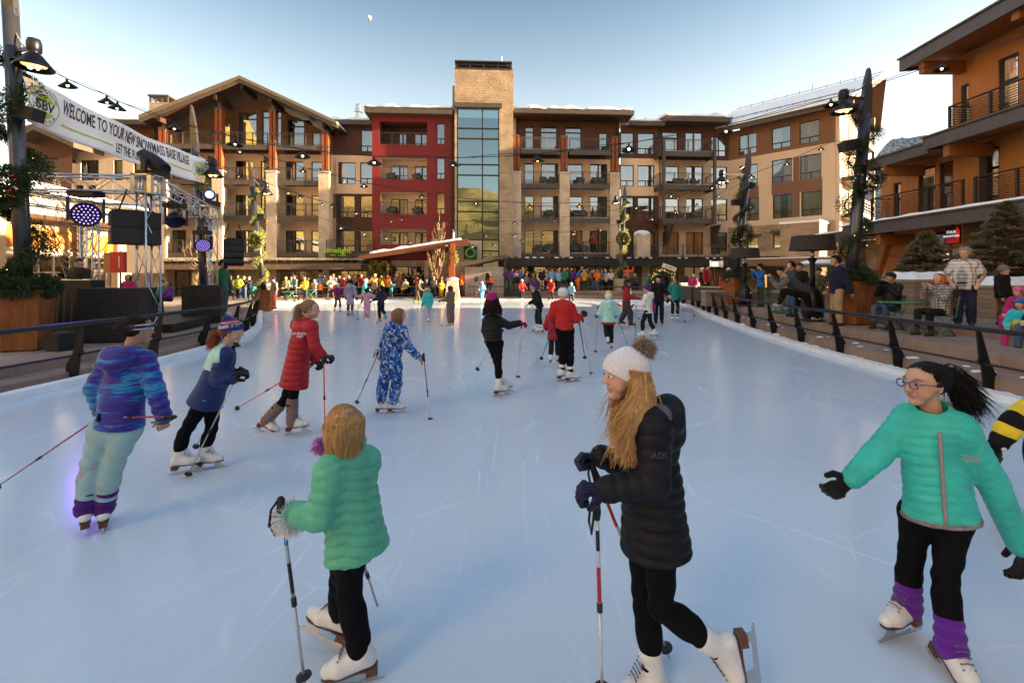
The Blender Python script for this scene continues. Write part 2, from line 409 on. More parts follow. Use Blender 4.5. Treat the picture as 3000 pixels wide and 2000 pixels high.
@cached
def spots_mat(t,a,b_,sc=60,thr=.33):
 v=t.n('ShaderNodeTexVoronoi',{'Vector':t.obj(),'Scale':sc}).outputs[0]
 t.bsdf(t.mix(t.ramp(v,[(thr-.03,1),(thr+.03,0)]),a,b_),.8,0,t.bump(t.noise(t.obj(),10,4,.6),.4,.02),.2)
@cached
def plaid_mat(t,a,b_,c_,s=.11):
 x,y,z=t.sep(t.obj())
 fx=t.ramp(t.math('FRACT',t.math('DIVIDE',t.math('ADD',x,t.math('MULTIPLY',y,.7)),s)),[(0,a),(.25,a),(.32,b_),(.55,b_),(.6,c_),(.72,a),(1,a)])
 fz=t.ramp(t.math('FRACT',t.math('DIVIDE',z,s*1.1)),[(0,a),(.3,a),(.38,b_),(.52,b_),(.58,a),(.8,c_),(.86,a)])
 t.bsdf(t.mix(.5,fx,fz),.85,0,t.bump(t.noise(t.obj(),9,4,.6),.4,.02),.2)
@cached
def tweed_mat(t,a,b_,s=.035):
 x,y,z=t.sep(t.obj())
 n=t.noise(t.obj(),60,2,.5)
 f1=t.math('FRACT',t.math('ADD',t.math('DIVIDE',z,s),t.math('MULTIPLY',n,.5)));f2=t.math('FRACT',t.math('DIVIDE',t.math('ADD',x,y),s))
 m_=t.math('MAXIMUM',t.math('GREATER_THAN',f1,.55),t.math('MULTIPLY',t.math('GREATER_THAN',f2,.6),.7))
 t.bsdf(t.mix(m_,a,b_),.9,0,t.bump(n,.3,.01),.15)
@cached
def rust_mat(t):
 o=t.obj();n=t.noise(o,2.5,5,.65);st=t.noise(t.obj((9,9,.6)),1.6,5,.7)
 f=t.math('ADD',t.math('MULTIPLY',n,.5),t.math('MULTIPLY',st,.5))
 t.bsdf(t.ramp(f,[(.32,(.10,.035,.014)),(.5,(.23,.085,.028)),(.7,(.36,.15,.05))]),.8,.15,t.bump(n,.2,.01),.25)
@cached
def foliage_mat(t,cols,rough=.6):
 gi=t.n('ShaderNodeAttribute',attribute_name='Col').outputs[0]
 t.bsdf(gi,rough,0,None,.3)
def vcol(o,cols,dom='POINT'):
 a=o.data.color_attributes.new('Col','FLOAT_COLOR',dom)
 c=np.ones((len(a.data),4),dtype=np.float32);c[:,:3]=cols;a.data.foreach_set('color',c.ravel())
SKIN=attr_mat('skin',.5,.12,0,.4,.08,250)
HAIRM=attr_mat('hair_strands',.5,0,0,.22)
FURM=attr_mat('fur',.9,0,.5,.1)
LEAFM=attr_mat('leaves',.6,0,0,.25)
BLACK=M('black_cloth',(.008,.008,.0095),.8,0,.2,9,.3,60,.15)
LEG=M('black_leggings',(.0055,.0055,.0065),.75,0,.15,9,.15,50,.07)
WHITEB=M('white_boot_leather',(.72,.70,.66),.38,0,.08,10,.1,40,.5)
SOLE=M('brown_sole',(.12,.045,.022),.45,0,.15)
STEEL=M('steel_blade',(.55,.56,.58),.25,.9,.05)
EYEW=M('eye_white',(.75,.73,.70),.2,0,0,spec=.5);EYED=M('eye_iris',(.05,.028,.015),.12,0,0,spec=.6)
DARKM=M('dark_bronze_metal',(.030,.028,.030),.42,.5,.15,4)
ALU=M('aluminium',(.55,.56,.58),.32,.85,.08,5)
SNOW=snow_mat('snow')
# people
Zv=Vector((0,0,1))
SK={'fair':(.56,.33,.24),'tan':(.42,.235,.15),'asian':(.50,.30,.19),'dark':(.16,.08,.05)}
def frame(f,tilt=0,roll=0):
 f=Vector(f).normalized();r=f.cross(Zv).normalized();u=r.cross(f).normalized()
 if tilt:f,u=f*math.cos(tilt)-u*math.sin(tilt),u*math.cos(tilt)+f*math.sin(tilt)
 if roll:r,u=r*math.cos(roll)-u*math.sin(roll),u*math.cos(roll)+r*math.sin(roll)
 return f,u,r
def quilt(amp,sp,slope=0,c=None):
 def q(t,X,Y,Z):
  return amp*(np.abs(np.sin(math.pi*(t/sp)))**.55-.7)
 def qz(t,X,Y,Z):
  ph=Z/sp
  if slope:ph=ph+slope*np.abs(X-(c or 0))/sp
  return amp*(np.abs(np.sin(math.pi*ph))**.55-.7)
 return q,qz
def hand(fd,w,d,pn,L,curl,side=1,r=None,k=None):
 """palm + four fingers of unequal length + thumb; curls towards pn"""
 d=Vector(d).normalized();pn=Vector(pn);pn=(pn-d*pn.dot(d)).normalized();s=d.cross(pn)*side;w=Vector(w)
 r=r or.052*L;k=k or.03*L
 for i in(-1,0,1):fd.cap(w+s*i*.06*L,w+d*.48*L+s*i*.13*L,.10*L,.085*L,k=.05*L,flat=(pn,1.35))
 for i,lf in enumerate((.9,1.0,.93,.76)):
  p=w+d*.47*L+s*(1.5-i)*.115*L;dd=d.copy();nn=pn.copy();rr=r
  for j,sl_ in enumerate((.24,.17,.13)):
   a=curl*(.75 if j==0 else 1.0)+(.05*i if j==0 else 0);dd,nn=dd*math.cos(a)+nn*math.sin(a),nn*math.cos(a)-dd*math.sin(a)
   q=p+dd*sl_*L*lf;fd.cap(p,q,rr,rr*.9,k=k*.45);p=q;rr*=.9
 p=w+d*.13*L+s*.15*L;dd=(d*.55+s*.75+pn*.35).normalized();q=p+dd*.22*L;fd.cap(p,q,r*1.25,r*1.1,k=k)
 dd=(d*.75+s*.1+pn*(.35+.4*curl)).normalized();fd.cap(q,q+dd*.2*L,r*1.1,r*.95,k=k*.5)
def head_field(fd,c,fr,hh,lod):
 f,u,r=fr;P=lambda a,b,e=0:c+f*a*hh+u*b*hh+r*e*hh
 fd.cap(P(-.11,.10),P(.05,.11),.355*hh,.345*hh,k=.05*hh,flat=(r,1.08))
 fd.cap(P(.11,-.04),P(.19,-.34),.285*hh,.145*hh,k=.08*hh,flat=(r,.98))
 if lod<=1:
  for e in(-1,1):
   fd.cap(P(.24,-.13,.15*e),P(.20,-.18,.17*e),.115*hh,k=.08*hh)
   fd.cap(P(-.03,.04,.335*e),P(-.04,-.11,.315*e),.07*hh,.045*hh,k=.02*hh,flat=(r,1.7))
   if lod==0:fd.cap(P(.455,.035,.15*e),P(.45,.03,.17*e),.055*hh,k=.05*hh,cut=True)
   fd.cap(P(.36,.12,.06*e),P(.31,.12,.2*e),.045*hh,k=.06*hh)
  fd.cap(P(.385,.03),P(.455,-.115),.028*hh,.05*hh,k=.04*hh)
  for e in(-1,1):fd.cap(P(.42,-.125,.045*e),P(.40,-.125,.05*e),.032*hh,k=.03*hh)
  fd.cap(P(.355,-.225,-.075),P(.355,-.225,.075),.034*hh,k=.03*hh);fd.cap(P(.345,-.275,-.06),P(.345,-.275,.06),.034*hh,k=.03*hh)
  fd.cap(P(.30,-.40,-.03),P(.30,-.40,.03),.07*hh,k=.06*hh)
 else:
  fd.cap(P(.40,.0),P(.44,-.12),.05*hh,.06*hh,k=.04*hh)
def face_cols(V,c,fr,hh,skin,brow=(.06,.035,.02),lip=None):
 f,u,r=[np.array(x)for x in fr];q=(V-np.array(c))/hh;a,b,e=q@f,q@u,q@r
 col=np.tile(np.array(skin,dtype=np.float32),(len(V),1))
 def mixin(m,cc):col[:]=col*(1-m[:,None])+np.array(cc)*m[:,None]
 sm=lambda x:np.clip(x,0,1)
 mixin(sm(1.4-np.hypot((b+.12)/.11,(np.abs(e)-.2)/.11))*.3*(a>.1),(skin[0]*1.05,skin[1]*.62,skin[2]*.62))
 mixin(sm(1.6-np.hypot((b+.25)/.055,e/.11)*1.2)*(a>.26)*.9,lip or(skin[0]*.75,skin[1]*.36,skin[2]*.38))
 mixin(sm(1.5-np.hypot((b-.125-.02*(1-np.abs(np.abs(e)-.16)/.1))/.03,(np.abs(e)-.165)/.085))*(a>.2)*.75,brow)
 mixin(sm(1.5-np.hypot((b-.02)/.055,(np.abs(e)-.155)/.09))*(a>.25)*.3,(skin[0]*.55,skin[1]*.4,skin[2]*.38))
 return col
def strands(parent,paths,r0,col,name='hair',n=3,var=.3,mat=None,taper=.25):
 mb=MB();cc=[]
 for pts in paths:
  b=len(mb.v);m=len(pts);v=1+rnd.uniform(-var,var)
  mb.tube(pts,[r0*(1-(1-taper)*(i/(m-1))**1.5)for i in range(m)],n,cap=False)
  hl=rnd.random()<.3
  for i in range(m):
   k=v*(1+.35*i/m)*(1.25 if hl else 1)
   cc+=[tuple(min(1,x*k)for x in col)]*n
 o=mb.build(name,mat or HAIRM,parent,smooth=True);vcol(o,np.array(cc));return o
def scalp(c,fr,hh,n,lo=-.25,face=.30):
 f,u,r=fr;out=[]
 while len(out)<n:
  z=rnd.uniform(-.55,1);t=rnd.uniform(-math.pi,math.pi);s=math.sqrt(1-z*z)
  a,e=s*math.cos(t),s*math.sin(t)
  if a>face+max(0,z-.35)*1.2 and z<.8:continue
  if z<lo and a>-.1:continue
  out.append((c+f*(a*.43-.03)*hh+u*(.10+z*.385)*hh+r*e*.365*hh,f*a+u*z+r*e,a,e,z))
 return out
def hair(parent,c,fr,hh,col,style,length=.3,n=260,hat=False,r0=None,swing=(0,0,0),tie=None,flare=-.25,full=1):
 f,u,r=fr;paths=[];r0=r0 or.012*hh;n=int(n*(4.2 if r0<.03*hh else 1));sw=Vector(swing)
 if style=='pony':
  T=tie or(c-f*.42*hh+u*.18*hh)
  for p,nrm,a,e,z in scalp(c,fr,hh,n):
   q=p*.5+T*.5+nrm*.10*hh;paths.append([p,p*.75+q*.25+nrm*.045*hh,q+nrm*.02*hh,T+nrm*.03*hh])
  for i in range(n//2):
   e=Vector((rnd.gauss(0,1),rnd.gauss(0,1),rnd.gauss(0,1)))*.07*hh*full;L=length*rnd.uniform(.6,1.08)
   out=(-f*.9+u*.25).normalized();pts=[T+e*.25]
   for j in range(1,8):
    s=j/7;pts.append(T+out*.20*hh*full*min(1,s*2.2)-Zv*L*max(0,s-.12)**1.15+e*(.4+1.1*s)+sw*s*s+Vector((math.sin(s*5+i),math.cos(s*4+i*2),0))*.012*s)
   paths.append(pts)
 elif style in('long','bob'):
  zend=c.z-length
  for p,nrm,a,e,z in scalp(c,fr,hh,n,-.9,.28):
   side=(r*(e*.44)+f*(min(a,.12)*.46-.03));pts=[p];L=rnd.uniform(.66,1.05)-(.16*max(0,-a)if style=='bob' else 0)
   q1=c+side*hh*1.0+u*(.10*hh if z>.1 else z*.3*hh)
   if side.length<.25:q1=c+((-f*.8+r*e).normalized()if a<0 else(r*(1 if e>0 else-1)-f*rnd.uniform(0,.8)).normalized())*.40*hh+u*.12*hh
   pts.append(p*.6+q1*.4+nrm*.05*hh);pts.append(q1+(q1-c).normalized()*.05*hh)
   e2=Vector((rnd.gauss(0,1),rnd.gauss(0,1),0))*.035*hh
   ze=c.z-length*L
   for j in range(1,8):
    s=j/7;w=Vector((math.sin(s*7+e*9+a*4),math.cos(s*6+a*7+e*3),0))*.055*hh*s*(1 if style=='long' else.6)
    b=q1+(q1-c).normalized()*.05*hh;pull=1+flare*s
    pts.append(Vector((c.x+(b.x-c.x)*pull,c.y+(b.y-c.y)*pull,b.z+(ze-b.z)*s))+e2*s+w+sw*s*s)
   paths.append(pts)
 elif style=='bun':
  T=tie or(c-f*.40*hh+u*.25*hh)
  for p,nrm,a,e,z in scalp(c,fr,hh,n):
   q=p*.5+T*.5+nrm*.09*hh;paths.append([p,p*.7+q*.3+nrm*.05*hh,q,T])
  for i in range(n//2):
   a0=Vector((rnd.gauss(0,1),rnd.gauss(0,1),rnd.gauss(0,1))).normalized();b0=Vector((rnd.gauss(0,1),rnd.gauss(0,1),rnd.gauss(0,1))).normalized()
   cc=T-f*.08*hh;paths.append([cc+(a0*math.cos(t)+b0*math.sin(t)).normalized()*.15*hh for t in(0,.6,1.2,1.8,2.4)])
 elif style=='short':
  for p,nrm,a,e,z in scalp(c,fr,hh,n,-.1,.45):
   d=(nrm*.5-u*.5-f*.4+Vector((rnd.gauss(0,.4),rnd.gauss(0,.4),rnd.gauss(0,.3)))).normalized()
   if z>.4:d=(nrm*.6+f*.5+r*rnd.gauss(0,.5)).normalized()
   paths.append([p,p+d*.07*hh+nrm*.03*hh,p+d*.16*hh])
 return strands(parent,paths,r0,col)
def pompom(parent,c,R0,col,n=700,name='pompom',long=1.0):
 paths=[]
 for i in range(n):
  d=Vector((rnd.gauss(0,1),rnd.gauss(0,1),rnd.gauss(0,1))).normalized();L=R0*rnd.uniform(.75,1.15)*long
  b=Vector((rnd.gauss(0,.12),rnd.gauss(0,.12),-.1))*R0
  paths.append([c+d*R0*.2,c+d*L*.7+b*.4,c+d*L+b])
 return strands(parent,paths,R0*(.07 if n<900 else.045),col,name,3,.4,FURM,.1)
def beanie(parent,c,fr,hh,mat,h,brim=None,slope=.30,low=.06,big=.05):
 f,u,r=fr;P=lambda a,b:c+f*a*hh+u*b*hh
 fd=Field(c-Vector((1,1,1))*.75*hh,c+Vector((1,1,1))*.8*hh,h)
 fd.cap(P(-.12,.13),P(.05,.13),(.365+big)*hh,(.355+big)*hh,k=.05*hh,flat=(r,1.05));fd.cap(P(-.08,.3),P(-.05,.42),.30*hh,.19*hh,k=.1*hh)
 nn=-(u*1-f*slope).normalized();fd.plane_cut(P(0,low),nn)
 o=fd.build('hat',mat,parent)
 if brim:
  fd=Field(c-Vector((1,1,1))*.75*hh,c+Vector((1,1,1))*.8*hh,h)
  fd.cap(P(-.12,.13),P(.05,.13),(.39+big)*hh,(.38+big)*hh,k=.05*hh,flat=(r,1.05));fd.plane_cut(P(0,low-.03),nn);fd.plane_cut(P(0,low+.15),-nn)
  fd.build('hat_brim',brim,o)
 return o
def skate(parent,an,d,n,k,h,boot=None,shaft=None,name='skate',sole=True,laces=False):
 d=Vector(d).normalized();n=Vector(n);n=(n-d*n.dot(d)).normalized();s=d.cross(n);an=Vector(an)
 o=an-n*.075*k;sh=(Vector(shaft).normalized()if shaft is not None else n)
 fd=Field(an-Vector((1,1,1))*.26*k,an+Vector((1,1,1))*.26*k,h)
 fd.cap(o+n*.04*k-d*.035*k,o+n*.03*k+d*.10*k,.038*k,.041*k,k=.02*k);fd.cap(o+n*.03*k+d*.10*k,o+n*.025*k+d*.15*k,.041*k,.032*k,k=.02*k)
 fd.cap(an,o+n*.035*k+d*.09*k,.046*k,.036*k,k=.03*k);fd.cap(an+sh*.10*k,an-d*.008*k,.053*k,.045*k,k=.02*k);fd.plane_cut(o,-n)
 b=fd.build(name,boot or WHITEB,parent)
 if not sole:return b
 mb=MB();pr=[(-.072,.022),(-.04,.033),(.02,.028),(.09,.039),(.15,.033),(.178,.012)]
 out=[o+d*x*k+s*w*k for x,w in pr]+[o+d*x*k-s*w*k for x,w in pr[::-1]]
 mb.prism([p-n*.006*k for p in out],n*.009*k,None)
 hl=[o+d*x*k+s*w*k for x,w in((-.070,.024),(-.018,.027))]+[o+d*x*k-s*w*k for x,w in((-.018,.027),(-.070,.024))]
 mb.prism([p-n*.036*k for p in hl],n*.031*k,None);mb.build('sole',SOLE,b)
 mb=MB();T=s*.004*k
 prof=[(-.10,-.070),(-.10,-.080),(.20,-.080),(.215,-.066),(.19,-.062),(.165,-.045),(.13,-.009),(.105,-.009),(.085,-.056),(.0,-.060),(-.022,-.056),(-.028,-.036),(-.058,-.036),(-.07,-.066)]
 mb.prism([o+d*x*k+n*z*k-T*.5 for x,z in prof],T,None);mb.build('blade',STEEL,b)
 if laces:
  mb=MB()
  for i in range(6):
   t_=i/5;p=(o+n*.07*k+d*.10*k)*(1-t_)+(an+d*.047*k+sh*.07*k)*t_+n*.004*k
   mb.tube([p-s*.022*k,p+n*.006*k,p+s*.022*k],.0028*k,5)
   for e in(-1,1):mb.sphere(p+s*e*.026*k,.0045*k,6,4)
  mb.build('laces',M('lace_eyelets',(.16,.14,.13),.5),b)
 return b
def shoe(parent,an,d,k,h,mat,g):
 d=Vector((d[0],d[1],0)).normalized();an=Vector(an);o=Vector((an.x,an.y,g))
 fd=Field(an-Vector((1,1,1))*.3*k,an+Vector((1,1,1))*.3*k,h)
 fd.cap(o+Zv*.045*k-d*.05*k,o+Zv*.04*k+d*.12*k,.045*k,.042*k,k=.02);fd.cap(an+Zv*.04*k,o+Zv*.05*k,.05*k,.045*k,k=.03);fd.plane_cut(o,-Zv)
 return fd.build('shoe',mat,parent)
def pole(label,a,b,col=(.5,.5,.52),grip=(.01,.01,.01),band=None,strap=True,lod=0,group='ski poles carried by the skaters',low=None,r=.007,bpos=.94):
 """ski pole held as a walking aid: a = grip top, b = tip"""
 a=Vector(a);b=Vector(b);L=(b-a).length;d=(b-a)/L
 root=empty('ski_pole',a,0,label,'ski pole',group);loc=lambda t:d*L*t
 m1=M('pole_%.2f_%.2f_%.2f'%col,col,.3,.35,.05)
 n=8 if lod==0 else 5;j=.55
 MB().tube([loc(.02),loc(j)],r,n).build('shaft',m1,root,True)
 MB().tube([loc(j),loc(.985)],r*.8,n).build('lower_shaft',M('pole_%.2f_%.2f_%.2f'%low,low,.3,.35,.05)if low else m1,root,True)
 if lod==0:MB().tube([loc(j-.025),loc(j+.02)],r*1.5,n).build('clamp',M('black_plastic',(.012,.012,.013),.4),root,True)
 g=M('grip_%.2f'%grip[0],grip,.6);gl=min(.13,.11*L+.01)
 MB().tube([d*-.012,d*.005,d*gl*.3,d*gl*.7,d*gl],[r*1.3,r*2.4,r*1.8,r*2.2,r*1.5],n).build('grip',g,root,True)
 t=d.orthogonal().normalized()
 MB().lathe([(.002,-.012),(.034 if lod==0 else.04,-.004),(.036 if lod==0 else.042,.004),(.008,.016)],12,M_=Matrix.Translation(loc(bpos))@d.to_track_quat('Z','Y').to_matrix().to_4x4()).build('basket',M('black_plastic',(.012,.012,.013),.4),root)
 MB().tube([loc(.98),loc(1)],[r*.8,r*.25],n).build('tip',STEEL,root)
 if strap and lod==0:
  s=t;MB().tube([d*.0+s*.012,d*.03+s*.045,d*.09+s*.06,d*.15+s*.045,d*.09+s*.025,d*.01+s*.012],.006,5).build('strap',g,root,True)
 if band:
  for(t0,t1,c)in band:MB().tube([loc(t0),loc(t1)],r*1.06,n,cap=False).build('band',M('band_%.2f_%.2f_%.2f'%c,c,.35),root,True)
 return root
def person(label,J,hh,face,body,lod=0,skin='fair',tilt=0,roll=0,top=None,legs=None,hairs=None,hat=None,glove=None,feet='skate',foot=None,k=1.0,group=None,g=0.0,hd=None,lip=None,hb=1.0,loc=None,brow=None):
 """J: world joints.  top/legs/... : garment descriptions.  Everything hangs on the body mesh."""
 h=(.0065,.013,.03)[lod];base=loc or Vector((J['pel'].x,J['pel'].y,g));J={n_:v-base for n_,v in J.items()};g=g-base.z
 fr=frame(face,tilt,roll);bf=Vector(body);bf.z=0;bf.normalize();c=J['head'];sk=SK[skin];e=1.0*hb
 allp=np.array([tuple(v)for v in J.values()]);lo=allp.min(0)-.32*max(k,.6);hi=allp.max(0)+.32*max(k,.6);lo[2]=max(lo[2],g-.02)
 S=hh*6.6
 nb=(J['sL']+J['sR'])/2;J['sL']=nb+(J['sL']-nb)*.92;J['sR']=nb+(J['sR']-nb)*.92
 def body_caps(fd,ex=0):
  fd.cap(c-fr[1]*.2*hh-fr[0]*.06*hh,nb-bf*.01+Zv*.01*S,.19*hh,.21*hh,k=.04*hh)
  up=(nb-J['pel'])
  fd.cap(J['sL']*.85+nb*.15-Zv*.02*S,J['sR']*.85+nb*.15-Zv*.02*S,.036*S,k=.03);fd.cap(nb-up*.2,J['pel']+up*.05,.062*S,.058*S,k=.05,flat=(bf,1.2))
  fd.cap(J['hL'],J['hR'],.05*S,k=.04)
  for s in 'LR':
   fd.chain([J['s'+s],J['e'+s],J['w'+s]],[.028*S,.024*S,.017*S],k=.02);fd.chain([J['h'+s],J['k'+s],J['a'+s]],[.048*S,.032*S,.022*S],k=.02)
 fd=Field(lo,hi,h);body_caps(fd);head_field(fd,c,fr,hh,lod)
 bare=not glove
 for s,sd in(('L',1),('R',-1)):
  d=(hd or{}).get(s,None);w=J['w'+s];L=.115*S
  if d is None:d=((w-J['e'+s]),bf if abs((w-J['e'+s]).normalized().z)>.6 else-Zv,.5)
  if glove=='none':continue
  if bare and lod<2:hand(fd,w,d[0],d[1],L,d[2],sd,r=.062*L if lod else.055*L)
  else:
   fd.cap(w,w+Vector(d[0]).normalized()*L*.4,.010*S,.008*S,k=.01)
 V,Fq=fd.mesh()
 for _ in range(1):
  acc=np.zeros_like(V);cnt=np.zeros(len(V))
  for q_ in range(4):
   a,b=Fq[:,q_],Fq[:,(q_+1)%4];np.add.at(acc,a,V[b]);np.add.at(cnt,a,1);np.add.at(acc,b,V[a]);np.add.at(cnt,b,1)
  V=V*.6+.4*acc/np.maximum(cnt,1)[:,None]
 P=mesh_obj('person',V,Fq,SKIN,None,True,base);tag(P,label,'person',group)
 vcol(P,face_cols(V,c,fr,hh,sk,brow or(.06,.035,.02),lip))
 if lod==0:
  for s in(-1,1):
   p=c+fr[0]*.366*hh+fr[1]*.028*hh+fr[2]*.152*s*hh;ey=MB().sphere(p,.047*hh,12,8,(1,1,.72)).build('eye',EYEW,P,True)
   MB().sphere(p+fr[0]*.021*hh,.033*hh,10,6,(1,1,.9)).build('iris',EYED,ey,True)
 lg=dict(r=(.066,.047,.037),mat=LEG,q=None,low=0);lg.update(legs or{})
 fd=Field(lo,hi,h);r=[x*S*.82 for x in lg['r']]
 fd.cap(J['hL'],J['hR'],r[0]*1.08,k=.05,flat=(bf,1.05))
 for s in 'LR':
  an=J['a'+s];kn=J['k'+s];an2=an+(kn-an)*lg['low'];wr=lg.get('wr',.004)
  qq=lambda t,X,Y,Z:wr*np.sin(t*90+Z*40)*np.clip(t*4,0,1)
  fd.cap(J['h'+s],kn,r[0],r[1],k=.03,q=qq if lod<2 else None);fd.cap(kn,an2,r[1],r[2],k=.02,q=qq if lod<2 else None)
  if lg.get('calf',1)and lod<2:
   m_=kn*.68+an*.32;ax=(kn-an).normalized();bk=(bf-ax*bf.dot(ax));fd.cap(m_-bk*.012*S*.6,m_-bk*.012*S*.6-ax*.05,r[1]*.98,r[1]*.9,k=.04)
 if lg['mat']is not None:fd.build('trousers',lg['mat'],P)
 for s in 'LR':
  an=J['a'+s];d,n_=(foot or{}).get(s,(bf,Zv))
  if feet=='skate':
   bt=(lg.get('boot')or WHITEB)
   skate(P,an,d,n_,k,max(h*.8,.005)if lod<2 else.016,bt,(J['k'+s]-an),laces=(lod==0),sole=lod<2 or lg.get('sole',False))
  else:shoe(P,an,d,k,max(h*.9,.007)if lod<2 else.025,feet,g if not lg.get('air')else an.z-.07*k)
  if lg.get('sock'):
   col,a0,a1,rr=lg['sock'];f2=Field(an-Vector((1,1,1))*.45,an+Vector((1,1,1))*.45,h*.9);ax=J['k'+s]-an;L_=ax.length;ax=ax/L_
   f2.cap(an+ax*a0,an+ax*a1,rr[0]*S,rr[1]*S,k=.01,q=lambda t,X,Y,Z:.004*np.sin(t*110));f2.build('sock',col,P)
 tp=dict(r=(.105,.10,.108),hem=0,flat=1.3,mat=BLACK,q=None,sl=(.056,.050,.040),collar=True,hood=None,sh=.062,off=0,neck=0)
 tp.update(top or{})
 if tp['mat']is not None:
  fd=Field(lo,hi,h);r=[x*S*.93 for x in tp['r']];qa,qz=(None,None)if not tp['q']or lod>1 else quilt(tp['q'][0],tp['q'][1],*(tp['q'][2:]if len(tp['q'])>2 else()))
  up=nb-J['pel'];ch=nb-up*.16;ws=nb-up*.58;hm=J.get('hem',J['pel']-up.normalized()*tp['hem']*S)
  fd.cap(J['sL']-Zv*.012*S,J['sR']-Zv*.012*S,tp['sh']*S*.86,k=.05,q=qz)
  fd.cap(ch,ws,r[0],r[1],k=.05,flat=(bf,tp['flat']),q=qz);fd.cap(ws,hm,r[1],r[2],k=.05,flat=(bf,tp['flat']*.96),q=qz)
  if tp.get('bust'):fd.cap(ch+bf*.03-up*.08,ch+bf*.03-up*.2,r[0]*.8,k=.06)
  axd=(ws-hm).normalized();fd.plane_cut(hm-axd*r[2]*.10,-axd)
  for s in 'LR':
   sw=[x*.86 for x in tp['sl']];w=J['w'+s];e_=J['e'+s]
   if tp.get('short'):fd.cap(J['s'+s],J['s'+s]*.35+e_*.65,sw[0]*S,sw[1]*S*1.1,k=.03);continue
   f2w=(w-e_).normalized()
   if lod<2:wq=(lambda t,X,Y,Z:.0045*np.sin(t*75+X*30))if qa is None else(lambda t,X,Y,Z:qa(t,X,Y,Z)*.62)
   else:wq=None
   fd.cap(J['s'+s],e_,sw[0]*S,sw[1]*S,k=.035,q=wq);fd.cap(e_,w-f2w*.005,sw[1]*S,sw[2]*S,k=.02,q=wq)
  if tp['collar']:
   cd=(c-nb).normalized();fd.cap(nb+cd*.01,nb+cd*.045*S,.056*S,.052*S,k=.03,flat=(bf,1.0))
   fd.cap(nb+cd*.03*S+bf*.004,nb+cd*.11*S+bf*.01,.043*S,k=.012,cut=True)
  if tp['hood']in(True,'big'):
   b=tp.get('hb',1.05)if tp['hood']=='big' else.9
   fd.cap(nb-bf*.07*S+Zv*.035*S*b,nb-bf*.085*S*b-Zv*.035*S,.058*S*b,.05*S*b,k=.055,flat=(bf,1.1));fd.cap(nb-bf*.055*S+Zv*.02*S+fr[2]*.05*S,nb-bf*.055*S+Zv*.02*S-fr[2]*.05*S,.045*S*b,k=.03)
  jk=fd.build('jacket',tp['mat'],P)
  for nm,a,b,rr,mt in tp.get('extra',[]):MB().tube([a,b],rr,8).build(nm,mt,jk)
  if tp.get('trim'):
   f3=Field(hm-Vector((1,1,1))*.4,hm+Vector((1,1,1))*.4,h);f3.cap(hm+axd*.0,hm-axd*.004,r[2]+.007,k=.01,flat=(bf,tp['flat']*.96));f3.plane_cut(hm-axd*r[2]*.11,-axd);f3.plane_cut(hm-axd*(r[2]*.10-.022),axd);f3.build('hem_trim',tp['trim'],jk)
 if glove and glove!='none':
  for s,sd in(('L',1),('R',-1)):
   w=J['w'+s];d=(hd or{}).get(s,None);L=.13*S
   if d is None:d=((w-J['e'+s]),bf if abs((w-J['e'+s]).normalized().z)>.6 else-Zv,.5)
   f2=Field(w-Vector((1,1,1))*.2,w+Vector((1,1,1))*.2,(.0045,.008,.02)[lod]);dn=Vector(d[0]).normalized();f2.cap(w-dn*.02,w+dn*.02,.030*S*.62,.032*S*.62,k=.01)
   if lod<2:hand(f2,w,d[0],d[1],L,d[2],sd,r=.082*L,k=.05*L)
   else:f2.cap(w,w+dn*L*.6,.02*S,k=.01)
   f2.build('glove',glove,P)
 if hairs:
  nn={0:420,1:240,2:46}[lod];kw=dict(hairs);st=kw.pop('style');cl=kw.pop('col')
  if lod>0:kw.setdefault('r0',(.045 if lod==1 else.11)*hh)
  if 'tie' in kw:kw['tie']=c+fr[0]*kw['tie'][0]*hh+fr[1]*kw['tie'][1]*hh+fr[2]*kw['tie'][2]*hh
  if st!='none':
   ho=hair(P,c,fr,hh,cl,st,n=kw.pop('n',nn),**kw)
   if st in('pony','long','bob','bun','short')and not(hat and lod==2):
    f2=Field(c-Vector((1,1,1))*.8*hh,c+Vector((1,1,1))*.8*hh,max(h,.006));f,u,rr=fr
    f2.cap(c-f*.115*hh+u*.085*hh,c+f*.03*hh+u*.095*hh,.362*hh,.352*hh,k=.05*hh,flat=(rr,1.07));f2.plane_cut(c+f*.15*hh+u*.20*hh,(f*.8-u*.62));f2.plane_cut(c-u*.22*hh,-u)
    s_=f2.build('hair_base',M('hairb_%.2f_%.2f'%cl[:2],tuple(x*.5 for x in cl),.7,0,.4,12,spec=.1),ho)
 if hat:
  kw=dict(hat);pm=kw.pop('pom',None);stripes=kw.pop('stripes',None)
  if kw.get('kind')=='band':
   fd=Field(c-Vector((1,1,1))*.8*hh,c+Vector((1,1,1))*.8*hh,h);f,u,rr=fr
   fd.cap(c-f*.115*hh+u*.12*hh,c+f*.05*hh+u*.12*hh,.40*hh,.39*hh,k=.05*hh,flat=(rr,1.05));nn=(u-f*.1).normalized();fd.plane_cut(c+u*.0*hh,-nn);fd.plane_cut(c+u*.22*hh,nn);ht=fd.build('headband',kw['mat'],P)
  elif kw.get('kind')=='cap':
   ht=beanie(P,c,fr,hh,kw['mat'],max(h,.006),slope=.1,low=.16,big=.02);f,u,rr=fr
   MB().prism([c+f*.36*hh+u*.2*hh+rr*.28*hh,c+f*.62*hh+u*.15*hh+rr*.2*hh,c+f*.70*hh+u*.14*hh,c+f*.62*hh+u*.15*hh-rr*.2*hh,c+f*.36*hh+u*.2*hh-rr*.28*hh],u*.03*hh,None).build('visor',kw['mat'],ht)
  elif kw.get('kind')=='helmet':
   ht=beanie(P,c,fr,hh,kw['mat'],max(h,.006),slope=.15,low=.02,big=.09)
  else:
